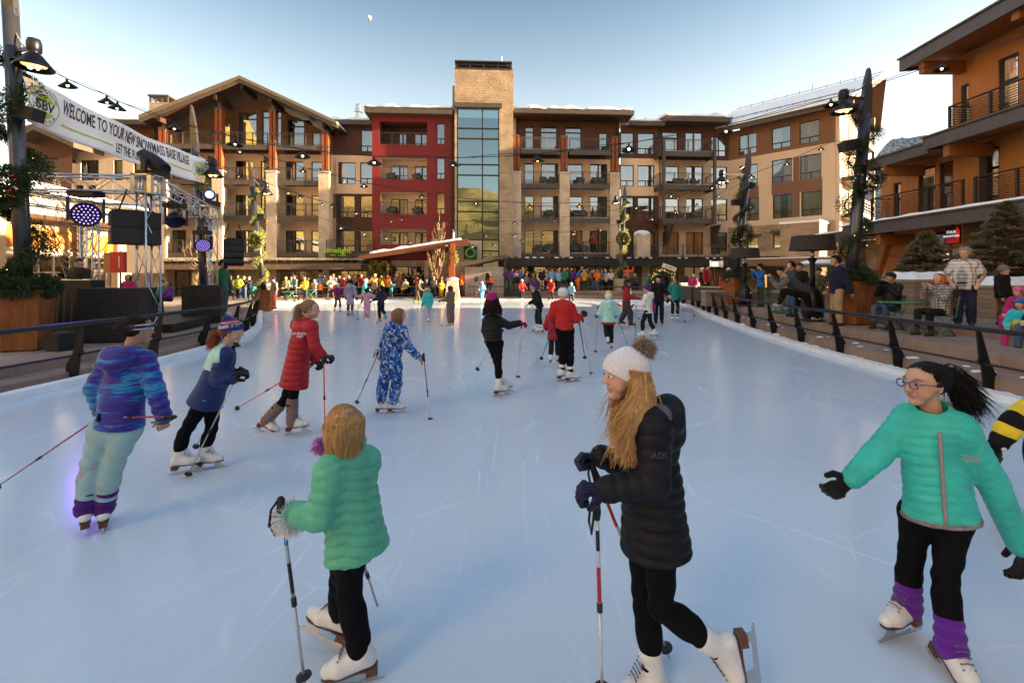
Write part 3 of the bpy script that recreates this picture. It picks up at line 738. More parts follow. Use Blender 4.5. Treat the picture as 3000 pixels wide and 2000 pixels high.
   kw.pop('kind',None);ht=beanie(P,c,fr,hh,kw['mat'],max(h*.9,.005),**{a:b for a,b in kw.items()if a in('brim','slope','low','big')})
  if pm:
   pc,pr=pm[0],pm[1]*hh;off=pm[2]if len(pm)>2 else(-.18,.56,0)
   pompom(ht,c+fr[0]*off[0]*hh+fr[1]*off[1]*hh+fr[2]*off[2]*hh,pr,pc,{0:1000,1:250,2:60}[lod])
 P['_c']=list(c);return P,base,fr,J
def pose(S,base,yaw,arms='down',leg='stand',lean=0,hk=6.9,look=None,bend=0,skate_on=False,side_lean=0,seat=.45,wide=1.0,phase=1,armR=None):
 """generic figure joints. yaw: 0 faces -Y (the camera), pi/2 faces +X"""
 B=Vector(base);f=Vector((math.sin(yaw),-math.cos(yaw),0));r=f.cross(Zv);hh=S/hk;lift=.10 if skate_on else.0
 S2=S-lift
 P=lambda a,z,e:B+f*a*S2+Zv*(lift+z*S2)+r*e*S2
 J={};hz=.50
 lw=.05*wide
 if leg=='sit':
  hz=(seat-lift)/S2+.05
 J['hL']=P(0,hz,-lw);J['hR']=P(0,hz,lw);J['pel']=P(0,hz+.02,0)
 for s,e in(('L',-1),('R',1)):
  if leg=='stand':J['k'+s]=P(.012,.275,e*lw*1.15);J['a'+s]=P(-.01,.055,e*lw*1.25)
  elif leg=='stride':
   d=e*phase;J['k'+s]=P(.06*d+.03,.28,e*lw);J['a'+s]=P(.11*d-.02,.06 if d>0 else.085,e*lw)
  elif leg=='wide':J['k'+s]=P(.03,.275,e*lw*2.0);J['a'+s]=P(0,.055,e*lw*2.7)
  elif leg=='sit':J['k'+s]=P(.245,hz+.0,e*lw*1.5);J['a'+s]=P(.27 if e*phase>0 else.21,hz-.235 if hz>.28 else.05,e*lw*1.4)
  elif leg=='kick':
   if e*phase>0:J['k'+s]=P(.02,.28,e*lw);J['a'+s]=P(-.02,.055,e*lw)
   else:J['k'+s]=P(-.02,.29,e*lw);J['a'+s]=P(-.17,.16,e*lw)
 up=(Zv*math.cos(lean)+f*math.sin(lean)+r*math.sin(side_lean)).normalized();fw=(f*math.cos(lean)-Zv*math.sin(lean)).normalized();pe=J['pel']
 Q=lambda a,z,e:pe+up*z*S2+fw*a*S2+r*e*S2
 nb=.83-.52;J['sL']=Q(-.005,nb-.025,-.105);J['sR']=Q(-.005,nb-.025,.105)
 J['head']=Q(.02,nb+.05,0)+Zv*.058*S2
 A={'down':((.0,.11,.15),(.05,-.03,.155)),'pocket':((-.03,.12,.17),(.08,.03,.12)),'cross':((.05,.12,.15),(.13,.14,.0)),'phone':((.09,.17,.14),(.17,.30,.05)),'fwd':((.04,.12,.14),(.19,.11,.12)),'rail':((.10,.15,.13),(.22,.10,.09)),'out':((.0,.22,.24),(.04,.17,.39)),'pole':((.02,.11,.16),(.15,.08,.17)),'lap':((.06,.11,.14),(.20,.05,.06)),'wave':((.03,.27,.24),(.05,.42,.26)),'back':((-.06,.11,.15),(-.10,-.02,.17))}
 for s,e in(('L',-1),('R',1)):
  el,wr=A[armR if(armR and s=='R')else arms];J['e'+s]=Q(el[0],el[1],e*el[2]);J['w'+s]=Q(wr[0],wr[1],e*wr[2])
 return J,hh,f
# ground, rink, steps, rails
CONC=concrete_mat('plaza_concrete',(.29,.23,.19));CONC2=concrete_mat('step_concrete',(.27,.19,.15));PAVE=concrete_mat('paving',(.30,.25,.20))
def catmull(P,n=8):
 P=[Vector(p)for p in P];out=[]
 for i in range(len(P)-1):
  a,b,c,d=P[max(i-1,0)],P[i],P[i+1],P[min(i+2,len(P)-1)]
  for k in range(n):
   t=k/n;out.append(.5*((2*b)+(c-a)*t+(2*a-5*b+4*c-d)*t*t+(3*b-a-3*c+d)*t**3))
 out.append(P[-1]);return out
EDGE=[(7.7,-4),(7.6,2),(7.55,6.8),(7.55,9.7),(7.8,13),(8.55,18),(9.6,23),(10.8,28),(11.0,31),(9.6,33.6),(6.5,35.3),(2,36),(-6,35.6),(-11,34.4),(-14.6,32.6),(-15.6,30),(-14.6,27),(-12.9,23.8),(-11.2,20.6),(-9.4,17.2),(-8.2,14),(-7.8,11.2),(-7.75,8.4),(-7.8,7),(-7.8,2),(-7.8,-4)]
PE=[Vector((p.x,p.y,0))for p in catmull([(a,b,0)for a,b in EDGE],6)]
def nrm_at(P,i):
 d=(P[min(i+1,len(P)-1)]-P[max(i-1,0)]).normalized();return Vector((d.y,-d.x,0))
def offset(P,o):return[P[i]+nrm_at(P,i)*o for i in range(len(P))]
def strip(name,P,prof,mat,parent=None,kind=None,close=False,label=None):
 """sweep profile [(offset, z)...] along the rink edge"""
 v=[];f=[];n=len(prof)
 for i,p in enumerate(P):
  nn=nrm_at(P,i)
  for o,z in prof:v.append(p+nn*o+Zv*z)
 for i in range(len(P)-1):
  for k in range(n-1):f.append((i*n+k,(i+1)*n+k,(i+1)*n+k+1,i*n+k+1))
 o=mesh_obj(name,v,f,mat,parent)
 if kind:tag(o,kind=kind)
 return o
ice=mesh_obj('ice_rink',[p+nrm_at(PE,i)*.1 for i,p in enumerate(PE)],[tuple(range(len(PE)))[::-1]],ice_mat('ice'));tag(ice,kind='structure')
if ice.data.polygons[0].normal.z<0:ice.data.flip_normals()
ground=mesh_obj('ground',[(-400,-60,-.35),(400,-60,-.35),(400,700,-.35),(-400,700,-.35)],[(0,1,2,3)],PAVE);tag(ground,kind='structure')
def ring(name,P,o0,poly_out,z,mat):
 pass
def region(name,pts,z,mat,depth=.6):
 o=MB().prism([(a,b,z)for a,b in pts],(0,0,-depth),None).build(name,mat);tag(o,kind='structure');return o
iR=[i for i,p in enumerate(PE)if p.x>0 and p.y<31.5];nR=iR[-1]
iF=[i for i,p in enumerate(PE)if p.y>33 and p.x>.5];iL=[i for i,p in enumerate(PE)if p.x<0 and p.y<24.5]
RP=PE[:max(iF)+1];LP=PE[min(iL):];MP=PE[max(iF):min(iL)+1]
BORD=M('rink_border_white',(.74,.76,.78),.6,0,.06,3,.3,30)
bd=strip('rink_border',PE,[(-.02,.0),(-.02,.11),(.16,.12),(.20,.02)],BORD,kind='structure')
strip('right_steps',RP,[(.18,.0),(.36,.02),(.38,.29),(.40,.30),(.98,.30),(1.0,.57),(1.02,.58),(1.9,.58)],CONC2,kind='structure')
strip('left_steps',LP,[(.18,.0),(.34,.02),(.36,.17),(.37,.18),(.95,.18),(.97,.35),(.98,.36),(2.0,.36)],CONC2,kind='structure')
strip('far_paving',MP,[(.16,.02),(.5,.10),(.6,.2),(2.0,.2)],PAVE,kind='structure')
o2=lambda P,o:[(q.x,q.y)for q in offset(P,o)]
region('terrace_right',o2(RP[:nR+1],1.6)+[(60,33),(60,-6)],.576,CONC)
region('terrace_far',o2(RP[nR:],1.6)[::-1]+[(60,33.2)][:0]+[(o2(RP[nR:nR+1],1.6)[0][0],31.9),(60,33.01),(60,90),(o2(RP,1.6)[-1][0],90)]if False else o2(RP[nR:],1.6)+[(o2(RP,1.6)[-1][0],90),(60,90),(60,33.01)],.70,PAVE)
region('terrace_left',o2(LP,1.6)+[(-60,-6),(-60,25)],.356,CONC)
region('plaza_far',o2(MP,1.6)+[(-60,25.01),(-60,90),(o2(MP,1.6)[0][0]-.01,90)],.196,PAVE)
sb=MB();r5=random.Random(5)
for i in range(0,nR):
 for k in range(7):
  t=r5.random();q=PE[i]*(1-t)+PE[i+1]*t+nrm_at(PE,i)*r5.uniform(.17,.38);s=r5.uniform(.03,.11)*(1.3 if r5.random()<.15 else.8);sb.sphere(q+Zv*.03,s,7,4,(1.4,1.4,r5.uniform(.4,.9)))
for k in range(70):
 i=r5.randrange(0,nR);q=PE[i]+nrm_at(PE,i)*(r5.choice([.42,.45,.5,.7]));sb.sphere(q+Zv*.30,r5.uniform(.02,.06),6,4,(1.5,1.5,.5))
for i in range(min(iL),len(PE)-1,1):
 if r5.random()<.5:
  q=PE[i]+nrm_at(PE,i)*.28;sb.sphere(q+Zv*.02,r5.uniform(.05,.10),7,4,(1.6,1.6,.6))
tag(sb.build('snow_heaps',SNOW,smooth=True),'broken snow swept against the foot of the steps round the ice','snow',kind='stuff')
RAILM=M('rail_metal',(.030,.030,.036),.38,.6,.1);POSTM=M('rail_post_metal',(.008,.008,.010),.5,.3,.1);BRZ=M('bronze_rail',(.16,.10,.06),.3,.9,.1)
def rail(P,label,spacing,mat,group='guard rails round the rink',every=1):
 root=empty('guard_rail',P[0],0,label,'railing',group);b=P[0]
 Q=[];L=0;pts=[]
 for i in range(len(P)):Q.append((P[i],nrm_at(P,i)))
 MB().tube([q+n*.10+Zv*1.07-b for q,n in Q],.042,8).build('top_rail',mat,root,True)
 MB().tube([q+n*.19+Zv*.50-b for q,n in Q],.022,6).build('lower_rail',mat,root,True)
 acc=spacing*.5
 for i in range(len(P)-1):
  seg=(P[i+1]-P[i]).length;
  while acc<=seg:
   t=acc/seg;q=P[i]*(1-t)+P[i+1]*t-b;n=nrm_at(P,i);T=Vector((-n.y,n.x,0))*.035
   pr=[(.42,.0),(.42,.30),(.30,.52),(.15,1.04),(.09,1.04),(.13,.60),(.10,.52),(.17,.46),(.22,.0)]
   MB().prism([q+n*x+Zv*z-T*.5 for x,z in pr],T,None).build('post',POSTM,root)
   acc+=spacing
  acc-=seg
 return root
rail(PE[:nR+1],'dark metal guard rail curving along the right edge of the ice',1.78,RAILM)
rail(PE[nR:max(iF)+4],'dark guard rail at the far right before the sunlit terrace',2.4,RAILM)
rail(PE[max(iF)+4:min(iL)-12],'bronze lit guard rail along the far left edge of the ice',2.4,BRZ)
rail(PE[min(iL)-12:],'dark guard rail on the left edge of the ice before the stage',1.9,RAILM)
# hills: a sunlit ridge behind the camera (seen in the glass), an added slope bouncing sun onto the hotel, a snowy peak on the right
@cached
def hill_mat(t):
 o=t.obj();n=t.noise(o,.02,6,.7);n2=t.noise(o,.15,5,.75);x,y,z=t.sep(o)
 f=t.math('ADD',t.math('MULTIPLY',n,.5),t.math('MULTIPLY',n2,.5))
 grass=t.ramp(f,[(.36,(.06,.055,.022)),(.47,(.26,.18,.05)),(.6,(.40,.28,.09))])
 snow=t.math('SUBTRACT',t.math('ADD',t.math('DIVIDE',z,85),t.math('MULTIPLY',n2,.5)),t.math('MAXIMUM',0,t.math('DIVIDE',t.math('ADD',x,170),60)))  # snow only on the added left slope, so that it reflects more sun
 t.bsdf(t.mix(t.ramp(snow,[(.75,0),(1.0,1)]),grass,(.74,.71,.67)),.9)
@cached
def peak_mat(t):
 o=t.obj();n=t.noise(o,.012,6,.75);n2=t.noise(o,.06,5,.8);z=t.sep(o)[2]
 h_=t.math('ADD',t.math('DIVIDE',z,560),t.math('MULTIPLY',n,.5))
 f=t.ramp(h_,[(1.0,0),(1.12,1)]);trees=t.ramp(n2,[(.42,(.05,.065,.075)),(.6,(.30,.34,.38))])
 c=t.mix(f,trees,t.ramp(n2,[(.38,(.12,.14,.16)),(.46,(.74,.77,.80))]));t.bsdf(c,.9)
def terrain(name,x0,x1,y0,y1,fn,nx,ny,mat):
 v=[];f=[]
 for j in range(ny+1):
  for i in range(nx+1):
   x=x0+(x1-x0)*i/nx;y=y0+(y1-y0)*j/ny;v.append((x,y,fn(x,y)))
 for j in range(ny):
  for i in range(nx):a=j*(nx+1)+i;f.append((a,a+1,a+nx+2,a+nx+1))
 o=mesh_obj(name,v,f,mat,None,True);tag(o,kind='structure');return o
from mathutils import noise as mn
def fb(x,y,s,o=5):return mn.fractal(Vector((x*s,y*s,3.3)),1.0,2.0,o)
def hill_z(x,y):
 r=math.hypot(x,y);an=math.degrees(math.atan2(-x,-y));ss=lambda a,b,t:(lambda q:q*q*(3-2*q))(max(0,min(1,(t-a)/(b-a))))
 lf=ss(27,46,an)*(1-ss(54,68,an));g=.27*ss(-88,-55,an)*(1-ss(100,118,an))*(.72+.28*ss(-30,0,an))  # steep sector added behind left to throw sunlight on the facade
 w=max(0,r-80+20*fb(x,y,.006));k=min(1,w/60)
 return-1.5+min(w,340)*g+lf*min(max(0,r-85),450)*1.2+k*(9*fb(x,y,.02)+14*fb(x,y,.006)*g*3)
terrain('hills_and_bounce_slope',-760,760,-760,420,hill_z,130,110,hill_mat('hill_grass'))
terrain('snowy_mountain',1400,3600,2400,3600,lambda x,y:(700+260*fb(x,y,.0011,7)+.06*(x-2200)+110)*math.exp(-((y-3000)/520)**2)*min(1,max(0,(x-1750)/700))**.8-20,110,50,peak_mat('peak_snow'))
mo=MB().sphere((0,0,0),1,24,14).build('moon',emis('moon_rock',(.9,.88,.85),1),None,True);bpy.data.objects.remove(mo)
# the hotel
AL=math.atan(.057);CA,SA=math.cos(AL),math.sin(AL);HY=42.0
HOT=empty('hotel',(0,HY,0),AL,'large four storey hotel with stone tower, red block and timber gable','hotel')
def hs(u,d=0):
 k=(u-1500)/F;return(k*(HY-d*CA)-d*SA)/(CA-k*SA)
def hz(v,u,d=0):
 s=hs(u,d);return H+(HZ-v)/F*(HY+s*SA-d*CA)
STONE=stone_mat('hotel_stone',(.38,.29,.195),(.22,.155,.098),(.13,.09,.06),.62,.2,bump=1)
STONED=stone_mat('pier_stone',(.60,.48,.35),(.40,.30,.21),(.24,.17,.12),.42,.14,bump=.8)
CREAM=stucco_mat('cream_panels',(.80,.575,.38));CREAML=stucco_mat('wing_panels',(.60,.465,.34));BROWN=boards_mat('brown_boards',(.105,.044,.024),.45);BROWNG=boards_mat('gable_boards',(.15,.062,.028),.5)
RED=boards_mat('red_siding',(.18,.016,.015),.28,True,.6,.6,False,.12);FASC=M('fascia_bronze',(.085,.064,.048),.55,.1,.12,3)
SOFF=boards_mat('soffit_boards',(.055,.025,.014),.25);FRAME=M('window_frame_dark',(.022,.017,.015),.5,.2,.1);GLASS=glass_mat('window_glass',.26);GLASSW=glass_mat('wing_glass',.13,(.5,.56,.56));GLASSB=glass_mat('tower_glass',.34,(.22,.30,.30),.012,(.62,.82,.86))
TIMB=boards_mat('orange_timber',(.30,.075,.02),.3,False,.7);CURT=M('curtain',(.42,.42,.34),.9,0,.1,3);ROOM=M('room_dark',(.035,.028,.022),.9,0,.5,.7);ROOMW=M('room_warm',(.10,.06,.035),.9,0,.5,.8);ROOM_FILL=M('room_fill_glow',(.12,.07,.035),.9,0,.5,.8,emit=(1,.5,.18),estr=.012)  # weak room glow added to brighten the dark band under the ground canopies
BMET=M('balcony_metal',(.085,.068,.058),.5,.3,.12,3)
def wall(name,mat,s0,s1,z0,z1,y,holes=(),parent=HOT,t=.28,flip=False):
 xs=sorted({s0,s1,*[min(max(a,s0),s1)for h_ in holes for a in h_[:2]]});zs=sorted({z0,z1,*[min(max(a,z0),z1)for h_ in holes for a in h_[2:4]]})
 mb=MB()
 for i in range(len(xs)-1):
  for j in range(len(zs)-1):
   cx,cz=(xs[i]+xs[i+1])/2,(zs[j]+zs[j+1])/2
   if any(a<cx<b and c<cz<d for a,b,c,d in holes):continue
   mb.add([(xs[i],y,zs[j]),(xs[i+1],y,zs[j]),(xs[i+1],y,zs[j+1]),(xs[i],y,zs[j+1])],[(0,1,2,3)])
 for a,b,c,d in holes:
  a,b,c,d=max(a,s0),min(b,s1),max(c,z0),min(d,z1)
  if a>=b or c>=d:continue
  mb.add([(a,y,c),(b,y,c),(b,y,d),(a,y,d),(a,y+t,c),(b,y+t,c),(b,y+t,d),(a,y+t,d)],[(0,4,5,1),(1,5,6,2),(2,6,7,3),(3,7,4,0)])
 return mb.build(name,mat,parent)
wr=random.Random(3)
def window(a,b,c,d,y,style='pic',parent=HOT,curtain=True,name='window',glass=None,lit=None,fw=.06):
 mb=MB();e=.001
 mb.box((a+e,y+.06,c+e),(a+fw,y+.16,d-e));mb.box((b-fw,y+.06,c+e),(b-e,y+.16,d-e));mb.box((a+fw,y+.06,d-fw),(b-fw,y+.16,d-e));mb.box((a+fw,y+.06,c+e),(b-fw,y+.16,c+fw))
 zt=None
 if style=='pic':
  zz=c+(d-c)*.27;mb.box((a+fw,y+.07,zz-.035),(b-fw,y+.15,zz+.035));m=(a+b)/2;mb.box((m-.035,y+.072,c+fw),(m+.035,y+.148,zz-.035))
 elif style=='door':m=(a+b)/2;mb.box((m-.06,y+.07,c+fw),(m+.06,y+.15,d-fw))
 elif style=='trans':zz=d-.55;mb.box((a+fw,y+.07,zz-.05),(b-fw,y+.15,zz+.05))
 elif style=='quad':
  m=(a+b)/2;mb.box((m-.04,y+.07,c+fw),(m+.04,y+.15,d-fw));zz=c+(d-c)*.3;mb.box((a+fw,y+.072,zz-.04),(m-.04,y+.148,zz+.04));mb.box((m+.04,y+.072,zz-.04),(b-fw,y+.148,zz+.04))
 w=mb.build(name,FRAME,parent)
 mesh_obj('pane',[(a+.02,y+.12,c+.02),(b-.02,y+.12,c+.02),(b-.02,y+.12,d-.02),(a+.02,y+.12,d-.02)],[(0,1,2,3)],glass or GLASS,w)
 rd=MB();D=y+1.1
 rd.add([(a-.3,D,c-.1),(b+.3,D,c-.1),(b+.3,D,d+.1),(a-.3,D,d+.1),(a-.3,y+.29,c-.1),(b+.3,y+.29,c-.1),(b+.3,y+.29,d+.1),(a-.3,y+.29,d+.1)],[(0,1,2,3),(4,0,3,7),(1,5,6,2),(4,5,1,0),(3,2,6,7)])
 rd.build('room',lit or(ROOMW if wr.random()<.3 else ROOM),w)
 if curtain:
  cb=MB();k=wr.choice([(0,.32,.7,1),(0,1,1,1),(0,.5,.85,1),(0,.25,.6,1),(0,.12,.3,1),(0,0,.55,1)])
  for p0,p1 in((k[0],k[1]),(k[2],k[3])):
   if p1-p0<.05:continue
   x0,x1=a+(b-a)*p0,a+(b-a)*p1;n=max(4,int((x1-x0)/.05));v=[]
   for i in range(n+1):x=x0+(x1-x0)*i/n;yy=y+.38+.035*math.sin(x*42)+.015*math.sin(x*17);v+=[(x,yy,c+.02),(x,yy,d)]
   cb.add(v,[(2*i,2*i+2,2*i+3,2*i+1)for i in range(n)])
  if cb.v:cb.build('curtain',CURT,w)
 return w
def balcony(s0,s1,z,d0,d1,parent=HOT,wood=True,post=1.35,sideL=True,sideR=True,snow=True,fas=.40,mat=None):
 y0,y1=-d0,-d1;mt=mat or BMET
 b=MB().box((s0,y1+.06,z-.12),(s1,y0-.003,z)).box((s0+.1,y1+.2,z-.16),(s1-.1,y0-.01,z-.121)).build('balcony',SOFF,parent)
 fb_=MB().box((s0-.02,y1-.02,z-fas),(s1+.02,y1+.058,z+.02))
 if sideL:fb_.box((s0-.02,y1+.059,z-fas),(s0+.06,y0-.004,z+.02))
 if sideR:fb_.box((s1-.06,y1+.059,z-fas),(s1+.02,y0-.004,z+.02))
 fb_.build('balcony_fascia',mt,b)
 r=MB();h1=z+1.05
 def run(pa,pb):
  pa,pb=Vector(pa),Vector(pb);L=(pb-pa).length;n=max(1,round(L/post))
  r.beam(pa+Zv*1.05,pb+Zv*1.05,.07,.05);r.beam(pa+Zv*.92,pb+Zv*.92,.035,.03);r.beam(pa+Zv*.12,pb+Zv*.12,.04,.04)
  for i in range(n+1):
   q=pa.lerp(pb,i/n);r.box(q-Vector((.035,.035,0)),q+Vector((.035,.035,1.025)))
  m=int(L/.11)
  for i in range(1,m):q=pa.lerp(pb,i/m);r.beam(q+Zv*.13,q+Zv*.91,.010,.010)
 run((s0+.04,y1+.03,z),(s1-.04,y1+.03,z))
 if sideL:run((s0+.04,y0-.05,z),(s0+.04,y1+.1,z))
 if sideR:run((s1-.04,y0-.05,z),(s1-.04,y1+.1,z))
 r.build('railing',mt,b)
 if snow and wr.random()<.5:MB().box((s0+.1,y1+.07,z+.001),(s1-.1,y1+.35,z+.06)).build('balcony_snow',SNOW,b)
 return b
CHAIRM=M('balcony_chair_grey',(.09,.085,.08),.7);CUSH=M('cushion_green',(.10,.16,.04),.8)
def bchair(parent,s,y,z,col=CHAIRM):
 c=MB();c.box((s-.3,y-.3,z+.3),(s+.3,y+.3,z+.4));c.prism([(s-.3,y+.2,z+.4),(s+.3,y+.2,z+.4),(s+.3,y+.42,z+.85),(s-.3,y+.42,z+.85)],(0,.07,.02),None)
 for dx in(-.27,.27):
  for dy in(-.27,.27):c.box((s+dx-.025,y+dy-.025,z),(s+dx+.025,y+dy+.025,z+.3))
 c.box((s-.36,y-.3,z+.4),(s-.28,y+.3,z+.62));c.box((s+.28,y-.3,z+.4),(s+.36,y+.3,z+.62));o=c.build('balcony_chair',col,parent);MB().box((s-.26,y-.28,z+.401),(s+.26,y+.2,z+.47)).build('cushion',CUSH,o);return o
FL={2:3.85,3:6.98,4:9.98,5:12.95}
def pier(u0,u1,ztop,d=1.95,dep=.75,cap=True):
 s0,s1=hs(u0,d),hs(u1,d);p=MB().box((s0,-d,.0),(s1,-d+dep,ztop)).build('stone_pier',STONED,HOT)
 MB().box((s0-.06,-d-.06,ztop+.001),(s1+.06,-d+dep+.06,ztop+.13)).build('pier_cap',concrete_mat('cap_stone',(.48,.42,.34)),p);return p
def tpost(u0,u1,z0,z1,d=1.85,bands=True):
 s0,s1=hs(u0,d),hs(u1,d);w=(s1-s0);g=w*.12;m=(s0+s1)/2
 p=MB().box((s0,-d,z0),(m-g,-d+.55,z1)).box((m+g,-d,z0),(s1,-d+.55,z1)).box((m-g,-d+.12,z0),(m+g,-d+.4,z1)).build('timber_post',TIMB,HOT)
 for z in([z0+.0,z0+(z1-z0)*.42,z0+(z1-z0)*.58,z1-.16]if bands else[z0]):MB().box((s0-.015,-d-.015,z),(s1+.015,-d+.565,z+.22)).build('steel_band',BMET,p)
 return p
def slabroof(name,pts,th,mat,parent=HOT):
 return MB().prism(pts,(0,0,-th),None).build(name,mat,parent)
# right block
sA,sB,sC,sD=hs(1503),hs(1814),hs(1925),hs(2135)
W1=[(1536.7,1564,'plain'),(1585.5,1635.6,'plain'),(1662,1706.7,'plain'),(1728,1779,'door')]
def holes(ws,z0,z1,d=0):return[(hs(a,d),hs(b,d),z0,z1)for a,b,*_ in ws]
h5=holes([(1538,1563),(1584,1632),(1656,1703)],FL[5]+.02,FL[5]+2.62)+holes([(1755,1779)],FL[5]+.02,FL[5]+2.1)
wall('upper_wall',BROWN,sA,sB,FL[5]-.35,16.1,0,h5)
for i,h_ in enumerate(h5):window(*h_,0,'trans' if i<3 else 'plain')
hh_=[]
for fl in(2,3,4):
 hh_+=holes(W1,FL[fl]+.02,FL[fl]+2.2)
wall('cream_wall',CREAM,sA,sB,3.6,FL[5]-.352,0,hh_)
for i,h_ in enumerate(hh_):window(*h_,0,W1[i%4][2])
for fl in(5,4,3,2):
 for a,b in((1526,1641),(1668,1789)):
  balcony(hs(a,1.8),hs(b,1.8),FL[fl],0,1.8,sideL=False,sideR=False,fas=.42)
for a in(1505,1645,1793):tpost(a,a+18,10.95,14.15)
for a,b in((1503,1527),(1640,1669),(1788,1816)):pier(a,b,10.85)
for fl,us in((4,(1592,1620,1700,1745,1765)),(3,(1610,1690,1710)),(2,(1578,1605,1685,1712))):
 for i,u in enumerate(us):bchair(HOT,hs(u,1.0),-1.0,FL[fl],CHAIRM)
MB().box((hs(1503,.05),-1.9,16.1),(sB+.8,.6,16.5)).build('eave_fascia',FASC,HOT)
MB().box((hs(1503),-1.86,16.02),(sB+.7,-.02,16.09)).build('soffit',SOFF,HOT)
def snowroof(s0,s1,y0,y1,z0,z1,name='snow_roof',seed=1,parent=HOT,lip=.22):
 rr=random.Random(seed);n=max(8,int((s1-s0)/.22));v=[];rows=[(y0-.05,z0+.02,0),(y0-.10,z0+lip*.6,1),(y0+.12,z0+lip,1),(y0*.6+y1*.4,z0*.6+z1*.4+lip,1),(y1,z1+lip*.8,1),(y1,z1,0)]
 for i in range(n+1):
  x=s0+(s1-s0)*i/n;a=mn.noise(Vector((x*.9,seed,0)))*.5+.6;b=mn.noise(Vector((x*3.1,seed,5)))*.5+.5
  for(y,z,w)in rows:v.append((x,y+(.12*(b-.5)if w else 0),z-(lip*(1-a)if w else 0)*1.2+(.05*(b-.5)if w else-.05*b)))
 m=len(rows);f=[(i*m+k,(i+1)*m+k,(i+1)*m+k+1,i*m+k+1)for i in range(n)for k in range(m-1)]
 f+=[tuple(range(m)),tuple(n*m+k for k in range(m))[::-1]]
 return mesh_obj(name,v,f,SNOW,parent,True)
slabroof('roof',[(hs(1503),-1.88,16.52),(sB+.75,-1.88,16.52),(sB+.75,6,17.6),(hs(1503),6,17.6)],.12,FASC)
snowroof(hs(1540),sB+.6,-1.85,5.9,16.52,17.55,seed=2,lip=.5)
gd=MB()
for i in range(26):
 s=hs(1560)+i*1.25;gd.beam((s,5.6,17.4),(s,5.6,18.5 if i%4 else 18.9),.06,.06)
gd.beam((hs(1560),5.6,18.35),(hs(2120),5.6,18.35),.02,.02);gd.build('roof_stanchions',FASC,HOT)
W2=[(1818,1857,'pic'),(1868,1917,'pic')]
yR=-.4
hu=holes(W2,FL[5]+.1,FL[5]+2.05,.4);wall('recess_upper',BROWN,sB,sC,FL[5]-.3,15.7,yR,hu);[window(*q,yR,'pic')for q in hu]
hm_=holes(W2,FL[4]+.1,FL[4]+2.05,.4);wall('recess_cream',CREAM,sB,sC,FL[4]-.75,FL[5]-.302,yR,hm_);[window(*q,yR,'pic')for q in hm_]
hl_=holes(W2,FL[3]+.1,FL[3]+2.1,.4)+holes(W2,FL[2]+.3,FL[2]+2.1,.4);wall('recess_lower',BROWN,sB,sC,3.6,FL[4]-.752,yR,hl_);[window(*q,yR,'pic')for q in hl_]
MB().box((sB+.82,yR-.75,15.45),(sC+.3,.6,15.85)).build('eave_fascia',FASC,HOT);slabroof('roof',[(sB+.8,yR-.72,15.87),(sC+.3,yR-.72,15.87),(sC+.3,6,17.5),(sB+.8,6,17.5)],.1,FASC)
snowroof(sB+.8,sC+.3,yR-.5,5.8,15.87,17.45,seed=7,lip=.5)
W3=[(1941,1989,'plain'),(2010,2060,'door'),(2083,2131,'pic')]
h5=holes([(1940,1986)],FL[5]+.02,FL[5]+2.3)+holes([(2008,2058)],FL[5]+.02,FL[5]+2.3)+holes([(2084,2128)],FL[5]+.1,FL[5]+1.95)
wall('upper_wall',BROWN,sC,sD,FL[5]-.3,16.0,0,h5);[window(*q,0,st)for q,st in zip(h5,('trans','door','quad'))]
hh_=[]
for fl in(2,3,4):hh_+=holes(W3,FL[fl]+.05,FL[fl]+2.1)
wall('cream_wall',CREAML,sC,sD,3.6,FL[5]-.302,0,hh_);[window(*q,0,W3[i%3][2])for i,q in enumerate(hh_)]
for fl in(5,4,3):
 balcony(hs(1934,1.9),hs(2098,1.9),FL[fl],0,1.9,fas=.45)
for u in(1946,2095):MB().box((hs(u,2.1)-.12,-2.12,FL[3]-.5),(hs(u,2.1)+.12,-1.925,FL[5]+1.2)).build('steel_post',BMET,HOT)
for u in(1950,2085):
 s=hs(u,0);MB().prism([(s-.12,-.003,4.6),(s-.12,-.4,4.7),(s-.12,-1.5,FL[3]-.47),(s-.12,-.003,FL[3]-.47)],(.24,0,0),None).build('bracket',BMET,HOT)
for fl,us in((4,(1985,2000,2035)),(3,(1990,2040))):
 for u in us:bchair(HOT,hs(u,1.0),-1.0,FL[fl])
MB().box((sC+.31,-1.6,15.75),(sD-.6,.6,16.2)).build('eave_fascia',FASC,HOT);slabroof('roof',[(sC+.3,-1.58,16.22),(sD-.5,-1.58,16.22),(sD+1.5,6,17.5),(sC+.3,6,17.5)],.1,FASC);snowroof(sC+.2,sD-.5,-1.55,5.8,16.22,17.45,seed=11,lip=.5)
MB().box((hs(1490,3.2),-3.4,3.2),(sD+.4,-.01,3.38)).box((hs(1490,3.2),-3.42,2.72),(sD+.4,-3.2,3.19)).build('ground_canopy',M('canopy_dark',(.028,.022,.018),.6,.2),HOT)
cb=MB();s=hs(1492,3.3)
while s<sD:cb.beam((s,-3.62,3.44),(s,-1.9,3.44),.1,.12);s+=.62
cb.build('canopy_rafters',_mc['canopy_dark'],HOT)
sp=MB();s=hs(1500,3.3);r6=random.Random(6)
while s<sD:
 if r6.random()<.6:sp.sphere((s,-3.3,3.42),.2,8,4,(1.5,.8,.35))
 s+=.62
sp.build('canopy_snow',SNOW,HOT,True)
balcony(hs(1816,2.6),hs(2140,2.6),3.55,0,2.5,sideL=False,sideR=False,fas=.15,snow=False)
MB().box((hs(1866,2.9),-3.0,3.4),(hs(1904,2.9),-2.0,5.55)).build('chimney',STONED,HOT)
MB().sphere(((hs(1866,2.9)+hs(1904,2.9))/2,-2.5,5.55),.72,14,6,(1,.8,.45)).build('chimney_snow',SNOW,HOT,True)
